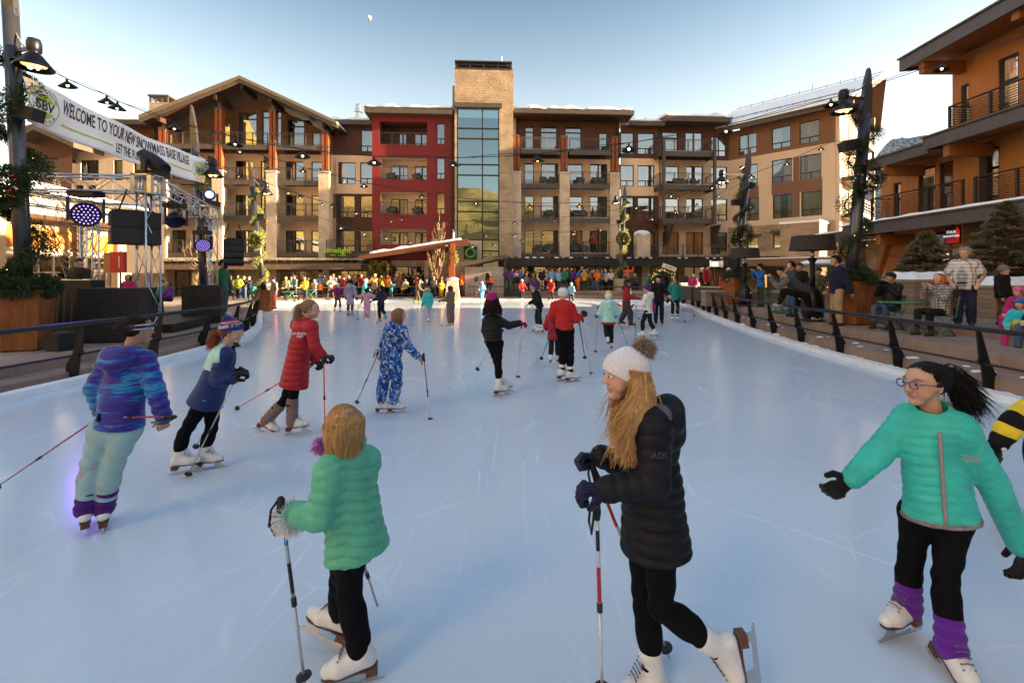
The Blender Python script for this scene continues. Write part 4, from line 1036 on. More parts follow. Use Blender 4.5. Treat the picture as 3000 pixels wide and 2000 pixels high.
gh=[(hs(a),hs(b),.6,2.75)for a,b in((1526,1550),(1562,1636),(1676,1700),(1712,1770),(1800,1838),(1905,1980),(2000,2060))]
wall('ground_wall',STONE,sA,sD+.2,0,3.6,-.35,gh)
for q in gh:window(*q,-.35,'door',curtain=False,lit=ROOM_FILL)
for a,b in((1645,1670),(1880,1905)):MB().box((hs(a,1.5),-1.5,0),(hs(b,1.5),-.352,3.19)).build('stone_pier',STONED,HOT)
for u in(1553,1702,1830):MB().box((hs(u,.8)-.25,-.75,2.3),(hs(u,.8)+.25,-.352,2.65)).build('wall_speaker',_mc['black_plastic']if 'black_plastic' in _mc else M('black_plastic',(.012,.012,.013),.4),HOT)
# tower
TD=2.6;t0,t1=hs(1332,TD),hs(1503.6,TD);g0,g1=hs(1338.5,TD),hs(1463,TD);zt=hz(203,1420,TD);zg=hz(318,1420,TD)
zb=hz(742,1420,TD)
wall('tower_wall',STONE,t0,t1,0,zt,-TD,[(g0,g1,.0,zg)],t=.25)
MB().add([(t1,-TD,0),(t1,3,0),(t1,3,zt),(t1,-TD,zt),(t0,-TD,0),(t0,3,0),(t0,3,zt),(t0,-TD,zt)],[(0,1,2,3),(5,4,7,6),(3,2,6,7)]).build('tower_sides',STONE,HOT)
MB().box((hs(1326,1.2),-1.4,6),(t0-.002,2.5,hz(252,1328,1.4))).build('tower_buttress',STONE,HOT)
MB().box((t1+.003,-.9,6),(t1+.35,2.5,hz(310,1506,1))).build('tower_buttress',STONE,HOT)
lv=MB();zl=hz(180,1420,TD)
lv.box((t0+.05,-TD-.05,zt+.001),(t1-.05,2.9,zt+.09));lv.box((t0+.0,-TD-.1,zl-.1),(t1-.1,2.9,zl))
for i in range(5):s=t0+.1+(t1-t0-.3)*i/4;lv.box((s,-TD+.02,zt+.09),(s+.09,-TD+.1,zl-.1));lv.box((s,2.7,zt+.09),(s+.09,2.78,zl-.1))
lv.box((t0+.1,-TD+.15,zt+.35),(t1-.2,-TD+.2,zl-.101));lv.build('tower_cap',M('louvre_metal',(.045,.040,.036),.5,.3),HOT)
MB().tube([(t1-.95,-1.5,zl),(t1-.95,-1.5,zl+1.0)],.06).build('flue',ALU,HOT)
MB().box((g0-.22,-TD-.28,zg+.0),(g1+.22,-TD+.03,zg+.38)).build('glass_lintel',FASC,HOT)
gl=wall('curtain_wall',FRAME,g0,g1,0,zg,-TD+.12,[(g0+.01,g1-.01,.02,zg-.01)],t=.02)
rows=[hz(v,1400,TD)for v in(376,406,482,513,590,620,702,735)];mid=hs(1413.5,TD)
fb_=MB()
for z in rows:fb_.box((g0,-TD+.02,z-.05),(g1,-TD+.115,z+.05))
for s in(g0,mid-.05,g1-.1):fb_.box((s,-TD+.0,.0),(s+.1,-TD+.12,zg))
fb_.build('mullions',FRAME,gl)
mesh_obj('pane',[(g0,-TD+.10,0),(g1,-TD+.10,0),(g1,-TD+.10,zg),(g0,-TD+.10,zg)],[(0,1,2,3)],GLASSB,gl)
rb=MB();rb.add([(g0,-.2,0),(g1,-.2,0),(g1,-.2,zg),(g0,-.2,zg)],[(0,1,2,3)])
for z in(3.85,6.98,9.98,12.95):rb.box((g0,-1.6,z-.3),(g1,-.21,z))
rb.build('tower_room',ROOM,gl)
# red block
RD=2.0;r0,r1=hs(1090,RD),hs(1327,RD);RH=[]
for v0,v1 in((357,424),(459,526),(561,628),(667,716)):RH.append((hs(1112,RD),hs(1251,RD),hz(v1,1180,RD),hz(v0,1180,RD)))
NW=[(hs(1279,RD),hs(1303.5,RD),hz(b,1290,RD),hz(a,1290,RD))for a,b in((361,423),(462,525),(565,628),(667,730))]
zr=hz(341,1200,RD)
wall('red_wall',RED,r0,r1,3.2,zr,-RD,RH+NW,t=.3)
MB().add([(r0,-RD,3.2),(r0,.2,3.2),(r0,.2,zr),(r0,-RD,zr)],[(1,0,3,2)]).build('red_side',RED,HOT)
for q in NW:window(*q,-RD,'pic',curtain=False)
for i,(a,b,c,d)in enumerate(RH):
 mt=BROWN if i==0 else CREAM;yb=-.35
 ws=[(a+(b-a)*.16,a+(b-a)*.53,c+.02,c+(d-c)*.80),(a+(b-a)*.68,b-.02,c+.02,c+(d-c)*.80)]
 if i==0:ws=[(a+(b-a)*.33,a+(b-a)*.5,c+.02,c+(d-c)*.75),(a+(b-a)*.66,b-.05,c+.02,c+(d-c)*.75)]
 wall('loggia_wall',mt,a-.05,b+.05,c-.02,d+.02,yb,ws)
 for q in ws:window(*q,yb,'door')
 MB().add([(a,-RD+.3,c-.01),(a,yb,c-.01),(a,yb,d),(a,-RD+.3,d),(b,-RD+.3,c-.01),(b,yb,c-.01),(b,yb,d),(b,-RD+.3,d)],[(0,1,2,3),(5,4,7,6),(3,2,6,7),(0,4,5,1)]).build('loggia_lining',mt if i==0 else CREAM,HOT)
 r=MB();z=c;pa,pb=Vector((a+.02,-RD+.12,z)),Vector((b-.02,-RD+.12,z))
 r.beam(pa+Zv*1.05,pb+Zv*1.05,.07,.05);r.beam(pa+Zv*.1,pb+Zv*.1,.04,.04)
 for k in range(5):q=pa.lerp(pb,k/4);r.box(q-Vector((.035,.03,0)),q+Vector((.035,.03,1.02)))
 m=int((b-a)/.11)
 for k in range(1,m):q=pa.lerp(pb,k/m);r.beam(q+Zv*.1,q+Zv*1.0,.01,.01)
 r.build('railing',BMET,HOT)
 if i in(1,2):bchair(HOT,a+.8,-1.2,c);bchair(HOT,b-1.0,-1.2,c)
MB().tube([(hs(1319,RD),-RD-.06,3.3),(hs(1319,RD),-RD-.06,zr+.3)],.05).build('downpipe',FASC,HOT)
ze=hz(322,1200,RD+.7)
MB().box((hs(1068,RD+.7),-RD-.75,zr+.0),(r1-.02,.5,ze+.1)).build('eave_fascia',FASC,HOT)
slabroof('roof',[(hs(1066,RD+.7),-RD-.73,ze+.22),(r1,-RD-.73,ze+.22),(r1,5,ze+.9),(hs(1066,RD+.7),5,ze+.9)],.1,FASC);snowroof(hs(1075,RD),r1,-RD-.6,4.8,ze+.22,ze+.85,seed=5,lip=.42)
m0,m1=hs(975),hs(1096)
q5=holes([(1057,1095)],FL[5]+.05,FL[5]+2.0);wall('recess_upper',BROWN,m0,m1,FL[5]-.3,15.6,0,q5);window(*q5[0],0,'pic')
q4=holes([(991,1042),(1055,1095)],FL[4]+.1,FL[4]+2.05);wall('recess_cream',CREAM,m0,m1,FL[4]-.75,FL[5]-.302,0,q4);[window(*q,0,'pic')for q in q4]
q3=holes([(991,1040),(1055,1095)],FL[3]+.1,FL[3]+2.1)+holes([(990,1040),(1054,1095)],FL[2]+.2,FL[2]+2.1);wall('recess_lower',BROWN,m0,m1,3.6,FL[4]-.752,0,q3);[window(*q,0,'pic')for q in q3]
MB().box((m0,-.7,15.2),(m1,.6,15.6)).build('eave_fascia',FASC,HOT);slabroof('roof',[(m0-1,-.68,15.62),(m1,-.68,15.62),(m1,6,17.3),(m0-1,6,17.3)],.1,FASC);snowroof(m0,m1,-.6,5.8,15.62,17.25,seed=9,lip=.45)
MB().lathe([(.3,0),(.3,.9),(.42,.92),(.42,1.25),(.3,1.3),(.3,1.6),(.1,1.75)],14,(hs(1049,-3),3,16.6)).build('flue',ALU,HOT)
balcony(hs(955,2.1),hs(1092,2.1),FL[2],0,2.1,sideL=False,sideR=False)
# timber gable block
ga,gb=hs(395),hs(985)
GW=[(640-40,625,'plain'),(690,742,'door'),(764,792,'plain'),(837,891,'door'),(912,955,'plain'),(500,545,'door'),(562,585,'plain')]
hh_=[]
for fl in(2,3,4):hh_+=holes(GW,FL[fl]+.02,FL[fl]+2.05)
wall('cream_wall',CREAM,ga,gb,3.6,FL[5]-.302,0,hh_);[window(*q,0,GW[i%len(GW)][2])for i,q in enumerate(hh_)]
gp=(hs(705,2.6),hz(230,705,2.6));gl0=(hs(411,2.6),hz(345,411,2.6));gr0=(hs(988,2.6),hz(362,988,2.6))
def gz(s):return gp[1]-.75-(gp[1]-gl0[1])*abs(s-gp[0])/(gp[0]-gl0[0])if s<gp[0]else gp[1]-.75-(gp[1]-gr0[1])*(s-gp[0])/(gr0[0]-gp[0])
GT=[(655,674,350),(700,752,330),(768,824,326),(844,892,352),(915,942,388),(478,505,385)]
hg=[(hs(a),hs(b),FL[5]+.02,hz(v,a))for a,b,v in GT]
xs=sorted({ga,gb,gp[0],*[x for h_ in hg for x in h_[:2]]});mb=MB()
for a,b in zip(xs[:-1],xs[1:]):
 h_=[q for q in hg if q[0]<(a+b)/2<q[1]];z0=h_[0][3]if h_ else FL[5]-.3
 mb.add([(a,0,z0),(b,0,z0),(b,0,gz(b)),(a,0,gz(a))],[(0,1,2,3)])
 if h_:mb.add([(a,0,FL[5]-.3),(b,0,FL[5]-.3),(b,0,FL[5]+.02),(a,0,FL[5]+.02)],[(0,1,2,3)])
mb.build('gable_wall',BROWNG,HOT)
for q in hg:window(*q,0,'trans' if q[3]-q[2]>2.2 else 'plain')
def rake(a,b,nm,w=.62,th=.12):
 """roof slab of one slope, a=(s,z) low, b=(s,z) high"""
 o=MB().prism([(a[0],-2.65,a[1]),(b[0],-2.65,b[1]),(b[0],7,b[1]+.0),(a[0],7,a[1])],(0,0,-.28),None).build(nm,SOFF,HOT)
 MB().prism([(a[0],-2.75,a[1]+.06),(b[0],-2.75,b[1]+.06),(b[0],-2.75,b[1]-.42),(a[0],-2.75,a[1]-.42)],(0,.095,0),None).build('fascia',FASC,o)
 MB().prism([(a[0],-2.82,a[1]+.16),(b[0],-2.82,b[1]+.16),(b[0],-2.82,b[1]-.1),(a[0],-2.82,a[1]-.1)],(0,.068,0),None).build('fascia_trim',M('fascia_light',(.15,.115,.08),.55,.1),o)
 MB().prism([(a[0],-2.6,a[1]+.015),(b[0],-2.6,b[1]+.015),(b[0],7,b[1]+.015),(a[0],7,a[1]+.015)],(0,0,.12),None).build('roof_snow',SNOW,o);return o
rake(gl0,gp,'gable_roof');rake((gr0[0],gr0[1]),gp,'gable_roof')
for s in(hs(640,2),hs(800,2),gp[0],hs(952,2),hs(478,2)):MB().beam((s,-2.5,gz(s)+.12),(s,-.01,gz(s)+.12),.22,.42).build('roof_beam',SOFF,HOT)
PX=[(464,485,374),(629,649,316),(788,807,320),(942,962,383)]
for a,b,v in PX:
 tpost(a,b,10.75,hz(v,a,1.9));pier(a-9,b+2,10.65);s=hs((a+b)/2,1.9);MB().box((s-.12,-1.75,hz(v,a,1.9)),(s+.12,-1.5,gz(s)-.02+.15)).build('post_cap',BMET,HOT)
for fl in(5,4,3,2):
 for a,b in((488,626),(651,785),(809,939)):balcony(hs(a,1.8),hs(b,1.8),FL[fl],0,1.8,sideL=False,sideR=fl<5 and b>900,snow=False)
for fl in(2,3,4):
 for a in(660,818):
  s=hs(a-20,0);sc_=MB()
  for k in range(9):sc_.box((s-.02,-1.55,FL[fl]+.15+k*.22),(s+.02,-.01,FL[fl]+.31+k*.22))
  sc_.build('privacy_screen',M('screen_dark',(.03,.025,.024),.6),HOT)
c0,c1=hs(437,-2),hs(492,-2);zc=hz(300,460,-2)
MB().box((c0,2,13),(c1,4,zc)).build('chimney',STONE,HOT);k=MB().box((c0-.1,1.9,zc+.55),(c1+.1,4.1,zc+.68))
for s in np.linspace(c0,c1-.12,4):k.box((s,2,zc+.001),(s+.12,2.1,zc+.55));k.box((s,3.9,zc+.001),(s+.12,4,zc+.55))
for j in range(3):k.box((c0,2.02,zc+.1+j*.15),(c1,2.06,zc+.16+j*.15))
k.build('chimney_cap',BMET,HOT)
l0,l1=hs(318),hs(425);zl_=hz(360,360,1)
hx=holes([(392,420),(424,448)],zl_-2.4,zl_-.9);wall('upper_wall',BROWNG,l0,ga+1.6,12.6,zl_-.15,.02,hx);[window(*q,.02,'plain')for q in hx]
MB().box((l0,-1.2,zl_-.15),(ga+2.4,1,zl_+.22)).build('eave_fascia',FASC,HOT);snowroof(l0+.1,ga+2.3,-1.1,4,zl_+.22,zl_+.9,seed=13,lip=.25)
q0,q1=hs(395,1),hs(1068,2)
MB().box((q0,-2.45,3.22),(q1,-.01,3.40)).build('stone_band',STONED,HOT)
MB().box((q0,-3.3,2.42),(q1,-3.1,2.95)).box((q0,-3.1,2.85),(q1,-.36,2.94)).build('ground_canopy',M('canopy_beige',(.16,.10,.06),.7),HOT)
cb=MB();s=q0+.1
while s<q1:cb.beam((s,-3.4,3.05),(s,-2.0,3.14),.14,.16);s+=.6
cb.build('canopy_rafters',_mc['canopy_dark'],HOT)
snowroof(q0,hs(740,2),-2.9,-2.46,3.1,3.15,seed=15,lip=.10)
gh=[(hs(a),hs(b),.1,2.35)for a,b in((520,600),(640,690),(812,918),(968,1078))]
wall('ground_wall',STONED,ga,hs(1096),0,3.6,-.355,gh);[window(*q,-.355,'quad',curtain=False,lit=ROOM_FILL)for q in gh]
for u in(790,945):
 s=hs(u,1.5);MB().prism([(s-.12,-.36,.9),(s-.12,-.7,1.0),(s-.12,-.75,1.6),(s-.12,-2.4,2.41),(s-.12,-.36,2.41)],(.24,0,0),None).build('bracket',_mc['canopy_dark'],HOT)
for a,b,v0,v1 in((838,846,777,800),(866,880,777,800),(900,903,778,806)):
 MB().box((hs(a,-.8),.82,hz(v1,a,-.8)),(hs(b,-.8),.84,hz(v0,a,-.8))).build('lit_panel',emis('lounge_glow',(1,.42,.08),.2),HOT)
# entrance canopy
e0,e1=(hs(1052,6.3),hz(752,1052,6.3)),(hs(1372,6.3),hz(702,1372,6.3))
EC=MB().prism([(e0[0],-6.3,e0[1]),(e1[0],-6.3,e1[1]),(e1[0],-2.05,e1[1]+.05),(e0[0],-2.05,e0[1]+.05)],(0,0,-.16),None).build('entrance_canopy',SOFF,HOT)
MB().prism([(e0[0],-6.42,e0[1]+.08),(e1[0],-6.42,e1[1]+.08),(e1[0],-6.42,e1[1]-.42),(e0[0],-6.42,e0[1]-.22)],(0,.115,0),None).build('canopy_fascia',boards_mat('canopy_wood',(.15,.048,.018),.5,True,.7),EC)
sn=MB();n=26;vv=[]
for i in range(n+1):
 t=i/n;x=e0[0]+.8+(e1[0]-e0[0]-1.4)*t;z=e0[1]+(e1[1]-e0[1])*((x-e0[0])/(e1[0]-e0[0]));w=.10+.14*max(0,mn.noise(Vector((x*1.3,0,0)))+.6)*(1-.6*t)
 vv+=[(x,-6.4,z+.09),(x,-6.36,z+.09+w),(x,-3,z+.1+w),(x,-2.2,z+.1)]
sn.add(vv,[(i*4+k,i*4+4+k,i*4+5+k,i*4+k+1)for i in range(n)for k in range(3)]+[(0,1,2,3),(n*4+3,n*4+2,n*4+1,n*4)]);sn.build('canopy_snow',SNOW,EC,True)
for u in(1322,):MB().box((hs(u,5.8)-.18,-6.0,0),(hs(u,5.8)+.18,-5.6,e0[1]-.12 if u<1200 else hz(708,u,5.8)-.3)).build('canopy_post',TIMB if u>1200 else RED,EC)
MB().box((hs(1085,2.1),-2.3,.05),(hs(1145,2.1),-2.02,3.2)).build('red_pier',RED,HOT)
wall('entrance_wall',STONED,hs(1146,1.5),hs(1334,1.5),0,3.25,-1.6,[(hs(1150,1.5),hs(1243,1.5),.06,2.7)],t=.3);window(hs(1150,1.5),hs(1243,1.5),.06,2.7,-1.6,'quad',curtain=False,name='entrance_door')
MB().box((hs(1244,2.2),-2.4,0),(hs(1258,2.2),-1.62,3.2)).build('stone_pier',STONED,HOT)
MB().box((hs(1331,3),-3.0,0),(hs(1411,3),-2.66,hz(705,1370,3))).build('sign_wall',STONED,HOT)
s=hs(1326,6.6);PDL=MB().prism([(s-.55,-7.1,.05),(s+.55,-7.1,.05),(s+.55,-6.1,.05),(s-.55,-6.1,.05)],(0,0,.01),None)
PDL.add([(s-.55,-7.1,.06),(s+.55,-7.1,.06),(s+.55,-6.1,.06),(s-.55,-6.1,.06),(s-.38,-6.95,1.62),(s+.38,-6.95,1.62),(s+.38,-6.25,1.62),(s-.38,-6.25,1.62)],[(0,1,5,4),(1,2,6,5),(2,3,7,6),(3,0,4,7),(4,5,6,7)])
pd=PDL.build('stone_pedestal',STONED,HOT);MB().sphere((s,-6.6,1.63),.48,14,6,(1,.85,.35)).build('pedestal_snow',SNOW,pd,True);MB().box((s-.16,-6.76,1.64),(s+.16,-6.44,hz(712,1326,6.6))).build('timber_post',TIMB,pd)
a0,a1=hs(1358,4.6),hs(1478,4.6);za,zb_=hz(776,1358,4.6),hz(752,1478,4.6)
MB().prism([(a0,-4.7,za),(a1,-4.7,zb_),(a1,-2.7,zb_+.1),(a0,-2.7,za+.1)],(0,0,.1),None).prism([(a0-.1,-4.75,za-.12),(a1+.2,-4.75,zb_-.1),(a1+.2,-4.75,zb_+.16),(a0-.1,-4.75,za+.14)],(0,.049,0),None).build('shed_roof',FASC,HOT)
MB().box((a0+.1,-4.5,.05),(a1-.05,-4.42,za-.16)).build('shed_panel',M('shed_grey',(.25,.22,.19),.7,0,.15,2),HOT)
MB().box((a1-.05,-4.6,.05),(a1+.12,-2.7,zb_-.1)).build('shed_side',_mc['canopy_dark'],HOT)
# wing turned towards the plaza
P0=Vector((hs(2135)*CA,HY+hs(2135)*SA,0));WX=Vector((5.7,-6.1,0)).normalized();WL=8.35
WNG=empty('hotel_wing',P0,math.atan2(WX.y,WX.x),'pale hotel wing with brown top storey and snowy pitched roof','hotel wing')
def wsx(u):
 k=(u-1500)/F;return(k*P0.y-P0.x)/(WX.x-k*WX.y)
WS=lambda a,b,z0,z1:(wsx(a),wsx(b),z0,z1)
wa=[WS(2165,2217,FL[5],FL[5]+1.85),WS(2260.6,2316.5,FL[5],FL[5]+1.85),WS(2342,2401.5,FL[5],FL[5]+1.85)]
wall('upper_wall',boards_mat('wing_boards',(.20,.095,.05),.5),0,WL,FL[5]-.3,15.3,0,wa,WNG);[window(*q,0,'quad' if i==0 else 'pic',WNG,glass=GLASSW)for i,q in enumerate(wa)]
wb=[WS(2166,2220,FL[4],FL[4]+2),WS(2261,2320,FL[4],FL[4]+2),WS(2344,2406,FL[4],FL[4]+2)]+[WS(2166,2224,FL[3]-.1,FL[3]+1.95),WS(2264,2323,FL[3]-.1,FL[3]+1.95),WS(2347,2409,FL[3]-.1,FL[3]+1.95)]
BRB=boards_mat('wing_spandrel',(.17,.085,.055),.7,False,.8,.6,False,.1)
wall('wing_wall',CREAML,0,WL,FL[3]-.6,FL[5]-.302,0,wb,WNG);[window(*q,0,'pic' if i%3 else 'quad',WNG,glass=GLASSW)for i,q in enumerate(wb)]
for a,b in((2166,2222),(2262,2408)):
 MB().box((wsx(a)-.03,-.03,FL[3]+1.96),(wsx(b)+.03,-.002,FL[4]-.02)).build('spandrel',BRB,WNG)
for fl in(3,4):
 MB().box((wsx(2322)+.05,-.03,FL[fl]-(.1 if fl==3 else.018)),(wsx(2344)-.03,-.002,FL[fl]+1.955)).build('spandrel',BRB,WNG)
wc=[WS(2190,2224,4.2,5.35),WS(2266,2310,4.3,5.6)]
wall('stone_base',STONE,0,WL,0,FL[3]-.602,-.12,wc,WNG);[window(*q,-.12,'plain',WNG,glass=GLASSW)for q in wc]
for q in wc:MB().box((q[0]-.2,-.22,q[3]),(q[1]+.2,-.122,q[3]+.28)).build('lintel',FASC,WNG)
MB().add([(WL,0,0),(WL,9,0),(WL,9,16),(WL,4.5,18.2),(WL,0,15.4)],[(0,1,2,3,4)]).build('end_wall',CREAML,WNG)
MB().box((WL+.003,.1,0),(WL+.25,.9,15.2)).build('corner_pier',CREAML,WNG)
for fl in(5,4,3):
 MB().box((WL+.005,1.2,FL[fl]-.35),(WL+1.6,6,FL[fl])).build('end_balcony',BMET,WNG);r=MB()
 for z in(.15,.4,.65,.9,1.05):r.beam((WL+1.55,1.2,FL[fl]+z),(WL+1.55,6,FL[fl]+z),.05,.04);r.beam((WL+.05,1.25,FL[fl]+z),(WL+1.55,1.25,FL[fl]+z),.05,.04)
 for y in np.linspace(1.25,5.95,6):r.box((WL+1.52,y-.03,FL[fl]),(WL+1.58,y+.03,FL[fl]+1.07))
 r.build('end_railing',BMET,WNG)
 MB().box((WL+.02,1.9,FL[fl]+.1),(WL+.06,3.4,FL[fl]+2.1)).build('end_window',FRAME,WNG)
for y in(1.2,5.9):MB().box((WL+1.4,y,3.5),(WL+1.6,y+.2,15.6)).build('end_post',BMET,WNG)
EX=2.6;z_e,z_r=15.45,18.5
MB().box((-1.2,-1.05,z_e-.28),(WL+EX-1.2,-.85,z_e+.14)).build('eave_fascia',FASC,WNG)
MB().prism([(-1.4,-1.05,z_e+.12),(WL+EX-1.2,-1.05,z_e+.12),(WL+EX,4.5,z_r),(-1.4,4.5,z_r)],(0,0,-.22),None).prism([(-1.4,10,z_e+.12),(-1.4,4.51,z_r),(WL+EX,4.51,z_r),(WL+EX-1.2,10,z_e+.12)],(0,0,-.22),None).build('pitched_roof',SOFF,WNG)
MB().prism([(-1.35,-.98,z_e+.16),(WL+EX-1.3,-.98,z_e+.16),(WL+EX-.1,4.48,z_r+.05),(-1.35,4.48,z_r+.05)],(0,0,.2),None).build('roof_snow',SNOW,WNG)
sg=MB()
sg.beam((-1,.4,z_e+1.2),(WL+EX-1.4,.4,z_e+1.2),.05,.05)
for i in range(11):s=-.8+i*1.0;sg.beam((s,.4,z_e+.85),(s,.4,z_e+1.25),.05,.05)
for i in range(11):s=-.6+i*1.05;sg.beam((s,4.4,z_r),(s,4.4,z_r+(.6 if i%3 else.9)),.05,.05)
sg.beam((-1,4.4,z_r+.35),(WL+EX-.2,4.4,z_r+.35),.04,.04);sg.build('snow_guard',FASC,WNG)
MB().box((wsx(2320)+.0,-3.0,0),(wsx(2430),-.125,6.05)).build('stone_annex',STONE,WNG);MB().box((wsx(2320)-.05,-3.05,6.051),(wsx(2430)+.05,-.13,6.22)).build('annex_snow',SNOW,WNG)
MB().box((.3,-2.6,3.5),(wsx(2320)-.003,-.125,4.05)).build('stone_parapet',STONE,WNG)
MB().box((-.5,-3.4,3.15),(WL+3.5,-.13,3.28)).box((-.5,-3.45,2.7),(WL+3.5,-3.25,3.149)).build('ground_canopy',_mc['canopy_beige'],WNG);MB().box((-.4,-3.3,3.29),(WL+3.4,-2.7,3.37)).build('canopy_snow',SNOW,WNG)
for u in(2325,2420):s=wsx(u);MB().prism([(s-.1,-.14,1.4),(s-.1,-.5,1.5),(s-.1,-2.6,2.69),(s-.1,-.14,2.69)],(.2,0,0),None).build('bracket',_mc['canopy_dark'],WNG)
wd=WS(2224,2292,.58,2.2);MB().box((wd[0],-.2,wd[2]),(wd[1],-.125,wd[3])).build('door',BMET,WNG);MB().box((wd[0]-.1,-.26,wd[3]),(wd[1]+.1,-.127,wd[3]+.18)).build('lintel',FASC,WNG)
MB().box((wd[0]+.3,-.22,wd[2]+.3),(wd[0]+.7,-.201,wd[3]-.2)).build('door_glass',emis('door_glow',(1,.55,.12),.14),WNG)
# signs
def hworld(u,v,d):s_=hs(u,d);return Vector((s_*CA+d*SA,HY+s_*SA-d*CA,hz(v,u,d)))
LS=empty('hotel_sign',hworld(990,738,3.5),AL,'lime green hotel name sign on the canopy edge','sign');LG=emis('sign_lime',(.42,.62,.03),.10);Mx90=Matrix.Rotation(R(90),4,'X')
MB().box((-1.05,.02,-.42),(1.05,.08,.12)).build('board',M('sign_brown',(.03,.018,.010),.6),LS);text_obj('lettering','limelight',.62,LG,LS,Matrix.Translation((0,-.0,.12))@Mx90,.02,.004);text_obj('lettering','HOTEL  •  LOUNGE',.15,LG,LS,Matrix.Translation((0,.0,-.28))@Mx90,.01)
SS=empty('sun_sign',hworld(1378,740,3.25),AL,'black square sign with a lime green sunburst','sign');MB().box((-.54,.02,-.54),(.54,.10,.54)).build('board',M('sign_black',(.012,.011,.011),.4),SS)
for i in range(26):t=2*math.pi*i/26;a,b=(.27,.44);MB().prism([(a*math.cos(t-.03),.0,a*math.sin(t-.03)),(b*math.cos(t-.05),.0,b*math.sin(t-.05)),(b*math.cos(t+.05),.0,b*math.sin(t+.05)),(a*math.cos(t+.03),.0,a*math.sin(t+.03))],(0,.018,0),None).build('ray',emis('sun_lime',(.10,.50,.05),.12),SS)
# timber building on the right
RB=empty('timber_building',(18,20,.58),0,'three storey orange timber building with slatted balcony rails','building');RBo=Vector((18,20,.58))
def rbox(mb,x0,x1,y0,y1,z0,z1):return mb.box((x0-18,y0-20,z0-.58),(x1-18,y1-20,z1-.58))
WOOD=boards_mat('orange_cedar',(.48,.185,.046),.16,False,.75,.6,True,.3);WOODS=boards_mat('cedar_soffit',(.30,.11,.032),.14,False,.8);GFAS=M('grey_fascia',(.085,.075,.078),.55,.1,.1,3);RMET=M('dark_rail_metal',(.030,.022,.018),.5,.3,.1);RUBBLE=stone_mat('rubble_stone',(.30,.20,.12),(.18,.11,.065),(.10,.07,.05),.5,.26,bump=1.0)
def xwall(name,mat,x,y0,y1,z0,z1,holes=(),parent=RB):
 """wall facing -X at x, holes=(ya,yb,za,zb)"""
 ys=sorted({y0,y1,*[min(max(a,y0),y1)for h_ in holes for a in h_[:2]]});zs=sorted({z0,z1,*[min(max(a,z0),z1)for h_ in holes for a in h_[2:4]]});mb=MB()
 L=lambda y,z,dx=0:(x+dx-18,y-20,z-.58)
 for i in range(len(ys)-1):
  for j in range(len(zs)-1):
   cy,cz=(ys[i]+ys[i+1])/2,(zs[j]+zs[j+1])/2
   if any(a<cy<b and c<cz<d for a,b,c,d in holes):continue
   mb.add([L(ys[i],zs[j]),L(ys[i+1],zs[j]),L(ys[i+1],zs[j+1]),L(ys[i],zs[j+1])],[(3,2,1,0)])
 for a,b,c,d in holes:mb.add([L(a,c),L(b,c),L(b,d),L(a,d),L(a,c,.25),L(b,c,.25),L(b,d,.25),L(a,d,.25)],[(0,1,5,4),(1,2,6,5),(2,3,7,6),(3,0,4,7)])
 return mb.build(name,mat,parent)
def xwindow(x,a,b,c,d,split=None,name='window',lit=None):
 mb=MB();f=.08
 for(p,q,r_,s)in((a,a+f,c,d),(b-f,b,c,d),(a+f,b-f,c,c+f),(a+f,b-f,d-f,d)):rbox(mb,x+.05,x+.16,p,q,r_,s)
 if split:rbox(mb,x+.06,x+.15,a+f,b-f,c+(d-c)*split-.05,c+(d-c)*split+.05)
 w=mb.build(name,FRAME,RB);L=lambda y,z:(x+.11-18,y-20,z-.58)
 mesh_obj('pane',[L(a,c),L(b,c),L(b,d),L(a,d)],[(3,2,1,0)],GLASS,w)
 m2=MB();rbox(m2,x+1.2,x+1.25,a-.4,b+.4,c-.2,d+.2);m2.build('room',lit or ROOM,w);return w
def yu(u,x):return x*1350/(u-1500)
H2=[(yu(2640,19),yu(2618,19),4.5,6.5),(yu(2741,19),yu(2690,19),4.4,6.9),(yu(2792,19),yu(2752,19),4.4,6.9),(yu(2928,19),yu(2877,19),5.0,7.0),(12.2,13.4,4.8,7)]
xwall('wall',WOOD,19,-18,yu(2618,19)+.8,4.3,7.5,H2);[xwindow(19,*q,split=.6)for q in H2]
H3=[(yu(2840,18.9),yu(2815,18.9),7.8,9.9),(yu(2985,18.9),yu(2925,18.9),7.85,10.3),(11.5,13.2,7.9,10.2)]
xwall('upper_wall',WOOD,18.9,-18,yu(2790,18.9),7.5,11.2,H3);[xwindow(18.9,*q,split=.62)for q in H3]
m=MB();rbox(m,18.901,30,yu(2790,18.9)-.05,yu(2790,18.9),7.5,11.2);rbox(m,19.001,30,yu(2618,19)+.75,yu(2618,19)+.8,4.3,7.49);m.build('end_wall',WOOD,RB)
H1=[(yu(2790,19.6),yu(2728,19.6),.9,3.9),(yu(2872,19.6),yu(2800,19.6),.7,3.1)]
xwall('ground_wall',WOOD,19.6,yu(2826,19.6),24.2,.55,4.2,H1[:1]);xwindow(19.6,*H1[0],split=.7,lit=ROOMW)
xwall('stone_wall',RUBBLE,19.5,-18,yu(2826,19.6),.55,4.2,H1[1:]);m=MB();a,b,c,d=H1[1]
for(p,q,r_,s)in((a,a+.16,c,d),(b-.16,b,c,d),(a+.16,b-.16,d-.2,d),(a+.16,b-.16,c,c+.2)):rbox(m,19.45,19.55,p,q,r_,s)
dr=m.build('white_door',M('white_door_frame',(.55,.46,.40),.5),RB);mesh_obj('pane',[(1.6-.07,y-20,z-.58)for y,z in((a,c),(b,c),(b,d),(a,d))],[(3,2,1,0)],GLASS,dr)
m=MB();rbox(m,19.44,19.449,(a+b)/2-.2,(a+b)/2+.25,d-.15,d-.06);m.build('door_plate',RMET,dr);m=MB();rbox(m,20.8,20.85,a-.3,b+.3,c,d);m.build('room',ROOMW,dr)
